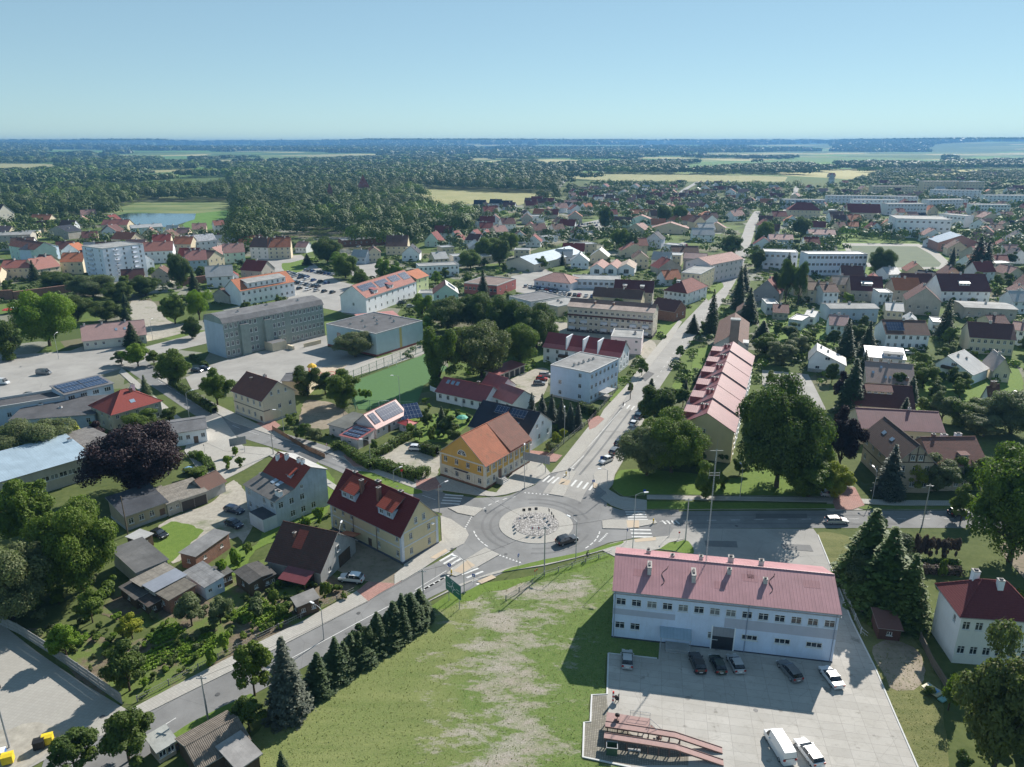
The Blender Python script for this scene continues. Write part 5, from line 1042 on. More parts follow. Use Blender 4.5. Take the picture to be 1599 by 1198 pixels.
# school, gym, office
T, (L, D), za, ro = house('school', 'huge four-storey grey-green school building with tall windows', 'school', (508, 524), (354.7, 559.7), (313, 552), 13.2, 15.2, 'x', GRF, GGR, prof=[(0, 13.2), (.08, 14.6), (.5, 15.6), (.92, 14.4), (1, 12)], win={'f': (22, 4, 1.2, 1.9, [(7, r) for r in range(4)]+[(13, r) for r in range(4)])}, sn='the grey school', style=3, over=.3, chim=[(.2, .3, .6), (.5, .4, .6), (.8, .3, .6)], plinth=(1., CON))
if True:
    for x0, x1 in ((.56, .63), (.78, .86)): wbox(T, 'stair_tower', (L*(1-x1), -1.3, 0), (L*(1-x0), -.01, 11.6), GGR, GRF)
    wbox(T, 'end_wall_render', (-.08, .05, 0), (-.02, D-.05, 12.6), BGR); wbox(T, 'entrance_block', (L*.36, -5.5, 0), (L*.5, -.02, 3.3), CRM, GRF); wbox(T, 'yard_wall', (L*.62, -9.2, 0), (L*.8, -8.8, 1.6), CRM); wbox(T, 'yard_wall', (L*.5, -9.2, 0), (L*.52, -5.6, 1.6), CRM)
T, (L, D), za, ro = house('sports_hall', 'large turquoise-grey windowless sports hall with dark flat roof', 'sports hall', (512, 540), (589, 557.5), (665.7, 535.6), 8.6, None, 'flat', felt((.105, .105, .11)), TQS, win={'f': (2, 1, 2.2, 3., [(1, 0)])}, sn='the sports hall', par=.3, plinth=(.8, plaster((.3, .12, .1), .3)),
  chim=[(.3, .2, .7), (.6, .2, .7), (.3, .45, .7), (.6, .45, .7), (.45, .6, .5), (.3, .7, .7), (.7, .7, .7), (.5, .85, .6)])
wbox(T, 'corner_strip', (L*.999, D*.48, .1), (L+.05, D*.53, 8.5), plaster((.55, .48, .2), .4))
T, (L, D), za, ro = house('office', 'white office building with bright orange tiled roof and white roof storey', 'office building', (461, 462), (378, 478), (347, 474), 7.4, 12., 'x', ORB, WHT, win={'f': (10, 2, 1.2, 1.4)}, sn='the orange-roofed white office', dorm=[(.5, 22, .04, 5, 2.6, 7, LGF)])
house('old_house', 'grey gabled outbuilding at the left end of the orange-roofed office', 'outbuilding', (333, 459, 4.), (357, 462, 4.), 14, 4., 7, 'y', BRN, STN, sn='the grey gabled outbuilding')
house('apartment_house', 'long white apartment house with solar panels and terracotta stripe', 'apartment house', (573, 492), (651, 463), 14, 8., 13, 'x', tile((.36, .16, .13), .3), WHT, win={'f': (9, 2), 'a': (1, 1)}, solar_=[(.04, .3, .2, .42), (.34, .55, .15, .4), (.6, .78, .2, .42), (.82, .97, .15, .42)], dorm=[(.2, 3, .03, 3, 1.8, 1, RPK), (.5, 3, .03, 3, 1.8, 1, RPK)], sn='the solar-roofed apartment house')
house('yellow_end_house', 'lime yellow gable house joined to the solar-roofed apartment house', 'apartment house', (651.5, 463), (670, 457), 13, 9, 12, 'x', ORB, LIM, win={'f': (2, 3)}, sn='the lime yellow gable house')
house('carport_building', 'flat building with salmon roof between sports hall and apartment house', 'annex', (566, 503, 3.4), (626, 497, 3.4), 13, 3.4, 3.8, 'x', seam((.45, .2, .17)), WHT, prof=[(0, 3.4), (1, 3.8)], sn='the salmon-roofed annex')
house('white_flat_building', 'white flat-roofed building with red stripes beside the orange roofs', 'office building', (655, 434), (717, 431), 12, 6.5, None, 'flat', LGF, WHT, win={'f': (9, 2)}, sn='the white flat office')
T, (L, D), za, ro = house('mint_house', 'pale mint house with white and brown patterned gable roof', 'house', (677.7, 479), (716, 478), 13, 6.2, 10.5, 'y', BRO, MNT, pm=[BRO, WHR], win={'f': (3, 2)}, sn='the mint gable house', solar_=[(.62, .9, .3, .7)])
house('white_annex', 'low white building with cream flat roof left of the mint house', 'annex', (653, 470), (677, 470), 9, 3.6, None, 'flat', LGF, WHT, win={'f': (3, 1)}, sn='the low white annex')
house('brick_office', 'flat office with red parapet band and brown felt roof', 'office building', (725, 458), (776, 463), (794, 450), 5.4, None, 'flat', felt((.20, .15, .13)), plaster((.45, .16, .15), .3), win={'f': (8, 1, 1.6, 1.5), 'c': (3, 1)}, sn='the red-banded office')
house('warehouse', 'wide warehouse with pale blue roof panels and cream gable', 'warehouse', (790, 420), (834, 425), (874, 402), 4.6, 8.2, 'y', BLU, plaster((.6, .54, .45), .3), sn='the blue-panelled warehouse', win={'c': (5, 1)})
house('flat_hall', 'flat hall with plain grey felt roof above the tree clump', 'hall', (795, 478), (829, 487), (849, 470), 4.6, None, 'flat', GRF, LGR, sn='the plain grey flat hall', win={'f': (4, 1)})
house('flat_hall', 'flat cream hall with light roof and vents behind the tree clump', 'hall', (840, 489), (871, 496), (891, 481), 4.8, None, 'flat', LGF, CRM, sn='the light flat hall', chim=[(.3, .5, .6, 1, 1), (.6, .4, .6, 1, 1)], win={'f': (3, 1)})
house('shop', 'shop with pink hipped roof and wide grey awning at the car park', 'shop', (834, 449), (890, 455), 16, 4.2, 7.6, 'hip', PKT, LGR, sn='the pink-roofed shop', win={'f': (6, 1)})
house('market_hall', 'long flat white market hall beside the car park', 'market hall', (892, 450), (968, 452), 14, 4.8, None, 'flat', LGF, LGR, sn='the flat market hall', win={'f': (9, 1, 1.8, 1.6)})
for q, (x0, x1) in enumerate(((921, 942), (944, 963), (965, 990))): house('gabled_hall', ('leftmost', 'middle', 'rightmost')[q]+' of three small white gabled halls behind the market hall', 'hall', (x0, 430), (x1, 431), 20, 4.4, 6.8, 'y', PKT if q != 2 else TAN, WHT, sn='the white gabled halls', win={'f': (1, 1, 3, 2.6)})
house('tile_house', 'long white house with maroon roof and two dormers behind the cream block', 'house', (958, 471), (1018, 474), 11, 5.4, 10., 'x', tile((.13, .045, .045), .2), STN, win={'f': (7, 2)}, dorm=[(.27, 1.8, .15, 1.6, 1.2, 1, WHR), (.72, 1.8, .15, 1.6, 1.2, 1, WHR)], chim=[(.3, .52, .7), (.7, .52, .7)], sn='the maroon-roofed long house')
house('terrace_house', 'low row with patchy brown roof just behind the long cream block', 'row house', (925, 478), (1000, 484), 9, 5, 8.4, 'x', BRN, CRM, win={'f': (7, 1)}, chim=[(.25, .5, .8), (.6, .5, .8)], sn='the patchy brown row')
house('corner_house', 'white corner house with half red half maroon hipped roof on the avenue', 'house', (1036, 472), (1071, 477), (1089, 463), 6., 10.4, 'hip', tile((.20, .06, .05), .3), WHT, win={'f': (5, 2), 'c': (4, 2)}, dorm=[(.4, 1.6, .2, 1.4, 1.1, 1, WHR)], sn='the white corner house')
house('dark_barn', 'dark brick barn house with brown roof on the avenue', 'barn', (1016, 497), (1052, 503), 11, 4.6, 8.4, 'x', BRO, BRK, sn='the dark brick barn', win={'c': (2, 1)})
house('flat_block', 'beige four-square block with light flat roof on the avenue', 'apartment block', (1062, 454), (1092, 457), (1111, 444), 9.6, None, 'flat', LGF, CRM, win={'f': (4, 3), 'c': (5, 3)}, sn='the beige square block')
house('apartment_house', 'pinkish apartment house with stepped brown roofs on the avenue', 'apartment house', (1069, 437), (1107, 443), (1131, 428), 10.5, 13.5, 'y', PKT, PKW, win={'f': (4, 3), 'c': (7, 3)}, sn='the pinkish stepped apartment house'); house('apartment_house', 'low apartment wing with brown sheet roof behind the beige block', 'apartment house', (1066, 425), (1100, 427), 12, 8.5, 11, 'x', seam((.25, .15, .14)), STN, win={'f': (4, 2)}, sn='the brown-sheeted wing')
# upper left old town
T, (L, D), za, ro = house('tower_block', 'white seven-storey tower block with rows of balconies', 'tower block', (137, 436.5), (169, 442), (206, 428), 19., None, 'flat', LGF, plaster((.78, .82, .90), .2), win={'f': (3, 7), 'c': (5, 7)}, sn='the white tower block')
for z in range(6):
    for x in (.3, .75): wbox(T, 'balcony', (L+.01, D*x-1.2, 3.2+z*2.7), (L+1.2, D*x+1.2, 4.2+z*2.7), LGR)
    wbox(T, 'balcony', (L*.25, -1.1, 3.2+z*2.7), (L*.45, -.01, 4.2+z*2.7), LGR)
house('cottage', 'long low cottage with faded pink tiled roof by the square', 'cottage', (132, 547), (230, 536), 13, 3.6, 8., 'x', tile((.42, .27, .25), .4), plaster((.62, .6, .52), .3), win={'f': (8, 1, .9, 1.2, [(3, 0), (6, 0)])}, door=('f', 5), sky_=[(.52, .56, .22, .3), (.66, .7, .22, .3)], chim=[(.05, .5, .8), (.33, .5, .8), (.7, .5, .8)], sn='the faded pink cottage')
for lb, A_, B_, C_, e, rg, rf, rmm, wmm, wn, sn in [
 ('cream town house with bright orange roof right beside the tower block', (98, 429), (132, 428), 13, 7.5, 12, 'x', ORB, CRM, (3, 2), 'the orange-roofed town house'),
 ('town house with rose-red roof and white ridge box near the old wall', (62, 437), (97, 431), 13, 6, 11.5, 'x', tile((.36, .17, .14), .3), CRM, (3, 2), 'the rose-roofed town house'),
 ('long cream town house with red roof and white chimneys above the old wall', (4, 438), (57, 437), 12, 7, 10.5, 'x', tile((.36, .14, .11), .3), CRM, (6, 2), 'the white-chimneyed town house'),
 ('low orange-roofed house at the left frame edge', (-40, 447), (2, 445), 12, 6, 9, 'x', ORB, CRM, (4, 2), 'the left-edge orange house'),
 ('mansard town house in pale green with mottled red roof', (18, 404), (58, 412), 13, 9, 13, 'x', OLD, MNT, (5, 3), 'the pale green mansard house'),
 ('white gabled town house at the end of the mansard row', (58, 411), (95, 404), 12, 8.5, 12, 'y', SLT, BLW, (4, 2), 'the white gable at the row end'),
 ('long grey flat-topped tenement at the far left', (-10, 392), (52, 390), 12, 11, 12.5, 'x', LGF, STN, (7, 3), 'the grey flat-topped tenement'),
 ('beige house with low hipped roof left of the street trees', (76, 372), (108, 374), 13, 6, 10, 'y', SLT, STN, (3, 2), 'the beige low-hipped house'),
 ('tall stone gable house with steep dark roof at the far left', (0, 355), (26, 352), 18, 12, 20, 'y', tile((.1, .07, .06), .5), plaster((.6, .57, .48), .4), (4, 3), 'the tall stone gable house'),
 ('orange-roofed long house among the trees at the left', (48, 352), (78, 352), 12, 5, 9.5, 'x', ORB, CRM, (5, 1), 'the orange long house in the trees'),
 ('white house with brown gable and balconies right of the tower block', (214, 430), (243, 426), 12, 7.5, 12, 'y', BRO, WHT, (3, 2), 'the brown-gabled balcony house'),
 ('white house with brick red roof behind the balcony house', (226, 412), (272, 410), 14, 8, 13, 'x', tile((.34, .15, .12), .3), WHT, (5, 2), 'the brick-red-roofed white house'),
 ('house with orange-brown mansard roof behind the tower block', (176, 390), (206, 392), 12, 8, 12.5, 'x', ORG, CRM, (4, 2), 'the orange-brown mansard house'),
 ('long house with brick-coloured roof by the pond', (160, 362), (200, 362), 12, 6, 10, 'x', tile((.36, .14, .11), .3), CRM, (5, 1), 'the pond-side brick-roofed house'),
 ('pale blue-green town house near the pond', (208, 372), (256, 369), 12, 8, 10, 'x', LGS, TQS, (7, 2), 'the blue-green town house'),
 ('house with maroon roof between white and yellow houses', (240, 392), (268, 391), 12, 7, 11, 'x', DRED, CRM, (4, 2), 'the maroon infill house'),
 ('white house under a roof being tiled, battens showing', (298, 396), (340, 392), 12, 8, 12, 'x', corr((.42, .43, .45)), WHT, (5, 2), 'the half-tiled white house'),
 ('house with rose roof and cream gable beside the half-tiled house', (272, 398), (300, 398), 12, 7.5, 12, 'x', ORB, CRM, (3, 2), 'the rose-roofed cream house'),
 ('grey house with rose red roof right of the dark spruce', (293, 425), (325, 423), 12, 7, 12, 'x', tile((.36, .17, .15), .3), BGR, (4, 2), 'the grey house under a rose roof'),
 ('yellowish gabled house near the orange-roofed office', (328, 422), (352, 417), 12, 7, 11, 'y', BRN, CRM, (3, 2), 'the yellowish gabled house'),
 ('pale turquoise house with pink roof near the car park', (352, 412), (384, 410), 12, 7, 12, 'x', PKT, MNT, (3, 2), 'the turquoise house near the car park'),
 ('mansard house in lavender and cream at the car park corner', (392, 404), (420, 405), 13, 8, 13.5, 'x', BRN, PKW, (3, 3), 'the lavender mansard house'),
 ('mansard house in cream with dark red dormered roof at the car park', (420, 405), (455, 404), 13, 8, 13.5, 'x', ORG, CRM, (4, 3), 'the cream dormered mansard house'),
 ('long brick building with flat ribbed roof among park trees', (535, 386), (618, 381), 14, 5, 5.6, 'x', LGF, BRK, (10, 1), 'the ribbed-roof park building'),
 ('brown barn with rust roof among park trees', (575, 362), (604, 358), 14, 5, 10, 'x', BRN, BRK, (3, 1), 'the rust-roofed barn'),
 ('big house with patchy brown hipped roof near the market yard', (603, 398), (636, 398), 16, 6, 12.5, 'x', BRN, CRM, (4, 2), 'the patchy brown hipped house'),
 ('white cottage with steep dark roof near the market yard', (628, 408), (655, 408), 12, 5, 10, 'y', SLT, WHT, (3, 1), 'the steep dark-roofed cottage')]:
    house('town_house', lb, 'house', A_, B_, C_, e, rg, rf, rmm, wmm, win={'f': wn}, sn=sn, chim=[(.3, .5, 1., .8, .8), (.75, .48, 1., .7, .7)])
for q, (x, y) in enumerate(((663, 385), (697, 383), (727, 381))): house('steep_house', ('leftmost', 'middle', 'rightmost')[q]+' of three steep maroon-roofed houses beyond the mint house', 'house', (x, y), (x+23, y+1), 11, 4, 10.5, 'y', DRED, MNT if q < 2 else WHT, win={'f': (2, 2)}, sn='the steep maroon houses', group='steep maroon-roofed houses')
m = MB(); T = thing('old_town_wall', 'old brick town wall running below the cream town houses', 'wall', (0, 0, 0))
for a, b, h in (((-20, 470), (22, 468), 5), ((22, 468), (112, 456), 4), ((282, 447), (330, 440), 4)):
    A_, B_ = G(*a), G(*b); ribbon('', [A_, B_], .6, .6, BRK, h, h, m=m)
m.build('brickwork', T)
# school wing further right, stadium, big blocks
BLK = [
 ('white three-storey school building with long window rows behind the sports field', 'school', (1384, 364), (1396, 371), (1455, 362), 13, (3, 3), (9, 3), LGF, WHT, 'the white school by the stadium'),
 ('white flat building with red stripe beside the stadium school', 'school', (1463, 352), (1504, 356), 14, 9, (7, 2), None, LGF, WHT, 'the striped white annex'),
 ('long white four-storey block below the stadium', 'apartment block', (1258, 430), (1350, 430), 12, 10.5, (14, 3), None, LGS, plaster((.76, .80, .88), .2), 'the long white block below the stadium'),
 ('pale block with curved light roof beside the avenue trees', 'apartment block', (1191, 420), (1243, 422), 13, 9, (6, 2), None, LGS, LGR, 'the pale curved-roof block'),
 ('light grey town block at far right, front row', 'apartment block', (1384, 336), (1445, 336), 14, 10, (12, 3), None, LGF, LGR, 'the front-row grey block'),
 ('very long cream block across the far right', 'apartment block', (1290, 319), (1432, 321), 13, 9, (24, 3), None, LGF, LGR, 'the very long cream block'),
 ('five-storey cream block with red roof edge at the far right', 'apartment block', (1440, 300), (1500, 300), 14, 14, (12, 4), None, TAN, CRM, 'the red-edged cream block'),
 ('five-storey cream block at the far right beside the red-edged one', 'apartment block', (1502, 301), (1535, 301), 14, 14, (7, 4), None, LGF, CRM, 'its cream neighbour'),
 ('long low cream block with gabled stair bays', 'apartment block', (1362, 302), (1432, 302), 14, 9, (14, 3), None, TAN, CRM, 'the block with gabled bays'),
 ('white block at the right edge between trees', 'apartment block', (1515, 335), (1575, 336), 14, 9, (12, 3), None, LGF, WHT, 'the right-edge white block'),
 ('pale block above the white annex', 'apartment block', (1450, 327), (1510, 326), 14, 9, (12, 3), None, LGF, LGR, 'the pale block above the annex'),
 ('low pale block left of the very long cream one', 'apartment block', (1222, 326), (1288, 327), 13, 9, (11, 3), None, LGF, LGR, 'the low pale left block'),
 ('white block standing just above the front-row grey block', 'apartment block', (1330, 328), (1400, 329), 13, 10, (11, 3), None, LGF, WHT, 'the white middle block'),
 ('light block behind the red-edged block', 'apartment block', (1455, 312), (1530, 313), 13, 11, (12, 4), None, LGF, LGR, 'the light rear block'),
 ('white block at far right behind the right-edge block', 'apartment block', (1535, 322), (1600, 323), 13, 11, (10, 4), None, LGF, WHT, 'the rear white block'),
 ('grey block nearest the far right corner', 'apartment block', (1560, 318), (1620, 319), 14, 9, (10, 3), None, LGF, LGR, 'the far-corner grey block')]
for lb, ct, A_, B_, C_, e, w1, w2, rmm, wmm, sn in BLK:
    if isinstance(C_, tuple): D_, h_ = C_, e
    else: D_, h_ = C_, e
    h_ = h_*1.18; wn = {'f': w1}
    if w2: wn['c'] = w2
    house('apartment_block' if 'school' not in ct else 'school', lb, ct, A_, B_, D_, h_, None, 'flat', rmm, wmm, win=wn, sn=sn, ws=(1.8, 1.5))
house('sports_barn', 'pinkish gabled sports barn with blue-grey roof at the stadium', 'sports hall', (1463, 393), (1530, 395), 24, 6.5, 12, 'y', seam((.30, .38, .46)), plaster((.42, .24, .21), .3), win={'f': (4, 1, 2.2, 4)}, sn='the pinkish sports barn')
house('small_hall', 'small orange-roofed hall left of the pinkish sports barn', 'hall', (1440, 385), (1466, 388), 14, 4.5, 8, 'y', ORB, LGR, win={'f': (2, 1)}, sn='the small orange-roofed hall')
house('villa', 'big brown villa with maroon hipped roof behind the avenue trees', 'villa', (1230, 340), (1280, 341), 18, 8, 15, 'hip', DRED, CRM, win={'f': (8, 2)}, sn='the big maroon hipped villa')
house('villa', 'broad villa with two-level maroon roof above the clipped trees', 'villa', (1323, 341), (1374, 342), 18, 6, 14, 'x', DRED, CRM, win={'f': (8, 1)}, sn='the two-level maroon villa')
for q, (x0, x1, y) in enumerate(((1200, 1237, 390), (1262, 1303, 381))): house('town_house', ('left', 'right')[q]+'-hand of two white houses with pink roofs and white chimneys', 'house', (x0, y), (x1, y+1), 13, 7.5, 10.5, 'x', tile((.45, .28, .25), .2), LGR, win={'f': (5, 2)}, chim=[(.3, .5, 1., .9, .9), (.7, .5, 1.1, .9, .9)], sn='the pink-roofed white houses')
# mid-right houses, row by row
for lb, A_, B_, C_, e, rg, rf, rmm, wmm, wn, sn in [
 ('cream house with brown roof left of the maroon-roofed pair', (1260, 473), (1299, 474), 11, 6.5, 9.5, 'x', tile((.24, .16, .11), .6), CRM, (3, 2), 'the brown-roofed cream house'),
 ('house with light patched roof between two brown roofs', (1300, 462), (1330, 463), 11, 6, 9.5, 'x', TAN, CRM, (3, 2), 'the patched-roof house'),
 ('tan house with maroon roof and a wide white dormer', (1327, 470), (1376, 472), 13, 5.5, 11.5, 'x', tile((.12, .045, .045), .2), STN, (5, 1), 'the wide-dormer house'),
 ('flat blue-grey double house with staggered roof', (1294, 503), (1369, 503), 11, 6, 7, 'x', LGF, BGR, (5, 1), 'the blue-grey double house'),
 ('white house with pale pink roof beside the dark spruces', (1293, 528), (1322, 530), 10, 5.5, 8.5, 'x', tile((.42, .27, .25), .2), WHT, (3, 2), 'the pale pink-roofed house'),
 ('two-storey white double house with dark roof and solar panels', (1380, 545), (1447, 547), 12, 6, 10, 'x', BRN, WHT, (6, 2), 'the solar double house'),
 ('cream and blue double house with dark brown roof', (1510, 551), (1580, 556), 12, 6.2, 10.5, 'x', BRO, CRM, (7, 2), 'the cream and blue double house'),
 ('beige flat-roofed house with dark roof lights', (1503, 499), (1585, 503), 14, 5.5, 6, 'x', LGF, STN, (5, 1), 'the beige flat house'),
 ('large white villa with maroon roof and two white dormers', (1467, 473), (1543, 474), 16, 6, 13, 'x', tile((.13, .05, .05), .2), WHT, (6, 2), 'the white-dormered villa'),
 ('grey gabled house with pale half roof', (1412, 490), (1466, 494), 13, 6.5, 12.5, 'y', BRO, STN, (4, 1), 'the grey gabled house'),
 ('small house with brown gambrel roof behind the grey gable', (1408, 460), (1456, 461), 12, 5, 10, 'x', BRO, BGR, (3, 1), 'the brown gambrel house'),
 ('grey gabled house with red verge under tall poplars', (1175, 470), (1215, 474), 12, 5, 11, 'y', tile((.22, .07, .06), .2), plaster((.32, .31, .31), .4), (3, 1), 'the red-verged grey house'),
 ('white house with grey-brown gable roof beyond the spruce', (1548, 596), (1574, 598), 11, 4, 8, 'y', seam((.3, .25, .23)), CRM, (2, 1), 'the grey-brown gable house')]:
    T, (L, D), za, ro = house('detached_house', lb, 'house', A_, B_, C_, e, rg, rf, rmm, wmm, win={'f': wn}, sn=sn, chim=[(.5, .5, .9, .8, .8)],
      solar_=[(.05, .45, .1, .4)] if 'solar panels' in lb else (), dorm=[(.5, 5, .15, 2, 1.3, 3, WHR)] if 'dormer' in lb else ())
# ---- smaller houses of the far town: (x, y, width px, depth m, roof, colour pair)
RC = [('maroon', DRED), ('brown', BRN), ('orange', ORB), ('pink', PKT), ('slate', SLT), ('light grey', LGS), ('chocolate', BRO), ('rust-red', tile((.3, .12, .09), .3))]
WC = [('white', WHT), ('cream', CRM), ('pale grey', LGR), ('tan', STN), ('pale blue', BLW), ('mint', MNT)]
FAR = """1000,352,44,3,5;968,355,36,1,5;1046,365,60,3,1;1060,350,70,2,3;1108,344,40,2,3;1010,340,56,2,3;1075,332,40,3,1;1118,362,30,3,1;1098,378,36,5,0;992,372,36,3,1;1040,330,34,7,3;1118,328,26,7,2;
988,392,52,7,1;990,402,44,7,1;1070,406,44,1,3;935,412,30,5,1;895,400,36,0,5;862,378,26,5,0;845,372,24,6,1;828,368,20,0,1;795,362,24,6,0;784,374,22,3,1;812,380,26,1,0;760,369,22,0,0;772,350,18,6,2;
749,324,20,4,2;773,322,22,4,2;790,326,24,4,1;718,329,18,3,0;705,327,16,5,0;765,341,20,0,1;745,352,18,4,0;892,325,34,3,1;950,302,18,5,0;972,306,22,4,0;942,296,16,0,0;990,296,24,6,0;1008,300,22,5,1;
1030,295,16,5,0;1052,297,14,0,0;1062,289,14,4,0;930,303,16,3,0;915,308,14,2,0;1088,303,18,5,1;1100,299,16,6,0;1112,305,18,4,0;1128,300,16,1,1;1140,305,18,0,0;1150,298,14,4,2;1160,306,18,3,1;1173,300,14,6,0;
1098,313,20,5,0;1115,318,22,4,2;1135,315,18,7,1;1152,318,20,5,0;1170,318,22,0,0;1187,310,16,4,0;1200,305,14,0,1;1212,300,16,6,0;1196,322,24,2,3;1090,325,18,4,0;1148,328,24,3,1;1160,338,22,0,3;1205,330,22,6,0;
1218,345,24,0,1;1195,352,22,6,1;1225,325,20,4,0;825,282,14,0,0;812,281,12,4,0;835,283,13,3,1;855,280,12,7,0;868,283,12,0,0;790,281,10,3,3;845,279,10,4,1;
1300,334,18,5,0;1330,347,14,0,1;1400,349,22,1,1;1440,347,20,4,2;1410,316,22,3,0;1490,344,18,0,0;1525,362,24,4,0;1545,350,26,3,1;1575,346,24,6,0;1590,360,26,4,1;1535,375,24,7,3;1560,372,22,1,0;1588,385,26,4,0;1565,392,24,0,1;
1520,310,22,3,1;1545,306,24,2,1;1580,303,26,3,0;1480,315,20,7,0;1370,325,16,4,0;1345,330,18,5,0;1285,328,16,0,0;1265,318,18,5,1;1250,328,16,4,0;1240,312,14,3,1;1300,277,18,0,3;1345,280,16,6,0;1400,273,14,5,0;1425,271,16,5,0;
1450,274,16,5,0;1480,270,16,3,0;1520,272,18,5,0;1550,276,18,3,1;1575,271,16,5,0;1500,284,16,0,0;1540,288,18,6,1;1585,285,20,3,0;1430,286,16,4,0;1380,290,16,0,0;1350,300,18,3,1;1320,306,18,6,0;1460,262,12,5,0;1510,263,12,5,0;1390,262,12,0,0;
115,338,24,2,1;140,345,22,3,0;170,350,20,0,1;105,362,24,1,2;130,352,18,3,1;312,366,22,3,1;345,362,18,7,0;262,381,22,1,1;286,378,20,3,1;246,262,14,3,0;260,263,16,7,0;243,310,12,5,1;276,262,12,0,0;
385,392,24,2,1;412,390,24,7,1;440,388,22,1,1;470,395,20,3,0;560,412,26,5,2;585,410,22,1,1;700,397,22,5,1;745,398,28,5,2;765,410,26,5,1;720,415,26,5,2;690,418,24,5,1;815,405,26,5,1;880,412,28,5,2;905,420,30,5,0;
1560,418,26,0,1;1590,412,28,4,0;1540,432,26,1,1;1585,438,28,3,1;1590,470,26,6,0;1395,440,24,5,0;1440,445,26,4,1;1395,500,26,5,1;1560,520,30,6,1;1590,540,26,3,0;1465,520,22,5,0;1420,520,18,5,0;
1218,500,24,6,3;1240,515,22,5,2;1205,492,20,5,0;1262,508,16,5,0;1295,478,26,1,0;1232,448,24,4,1;1360,452,22,0,1;1380,480,22,5,0;1160,500,22,1,3;1020,388,26,4,2;1046,392,24,5,0;1000,420,26,1,1;1030,418,30,5,0;1052,415,22,5,1"""
SIZEW = lambda w_: 'tiny' if w_ < 15 else 'small' if w_ < 20 else 'medium-sized' if w_ < 27 else 'broad'
DHS = []
for row in FAR.replace('\n', '').split(';'):
    x, y, w_, rc, wc = [int(v) for v in row.split(',')]; r_ = random.Random(x*31+y); mpp = MPP(x, y); W = w_*mpp*.92
    if y < 330: W = min(W, 15)
    flat = rc == 5 and r_.random() < .45; rt = 'x' if r_.random() < .55 else 'y'; e = 3.4+r_.random()*1.6+(2.2 if y > 330 and r_.random() < .35 else 0); rg = e+min(W, 12)*.38
    ax, ay = G(x, y); an = r_.uniform(-.5, .5)+(-.25 if x > 900 else .2); hw = W/2; dx, dy = hw*math.cos(an), hw*math.sin(an)
    def unG(X, Y): dz = -CAMH; zc = Y*cp-dz*sp; yc = Y*sp+dz*cp; return (799.5+FPX*X/zc, 599-FPX*yc/zc)
    T, LD, za, ro = house('detached_house', '', 'house', unG(ax-dx, ay-dy), unG(ax+dx, ay+dy), 9+r_.random()*4, e, rg, 'flat' if flat else rt, RC[rc][1], WC[wc][1], win={'f': (3 if w_ > 16 else 2, 2 if e > 5 else 1)}, chim=[(.5, .5, .9, .8, .8)] if not flat else (), over=.5)
    T['dsc'] = f"{SIZEW(w_)} {WC[wc][0]} {'flat-roofed' if flat else RC[rc][0]+'-roofed'} house"; T['sn'] = ''; DHS.append(T)
# towers and church far away
def tower(x, y, w_, h, rh, lb, rmm, wmm, name='church_tower'):
    X, Y = G(x, y); T = thing(name, lb, 'tower', (X, Y, 0), .3); a = w_/2; m = MB(); m.box((-a, -a, 0), (a, a, h), wmm); m.build('wall', T); m = MB(); e = a+.8
    for p, q in (((-e, -e), (e, -e)), ((e, -e), (e, e)), ((e, e), (-e, e)), ((-e, e), (-e, -e))): m.poly([(*p, h), (*q, h), (0, 0, h+rh)], rmm)
    m.build('roof', T); THINGS[-1]['sn'] = lb.split(' with ')[0]
tower(569, 314, 13, 19, 15, 'brick tower with pointed red pyramid roof rising from the park trees', tile((.30, .09, .07), .3), BRK); tower(517, 324, 5, 18, 12, 'slender rusty spire among the park trees', tile((.25, .10, .07), .3), BRK)
tower(1297, 291, 7, 12, 11, 'pale church tower among the far right trees', LGS, LGR)
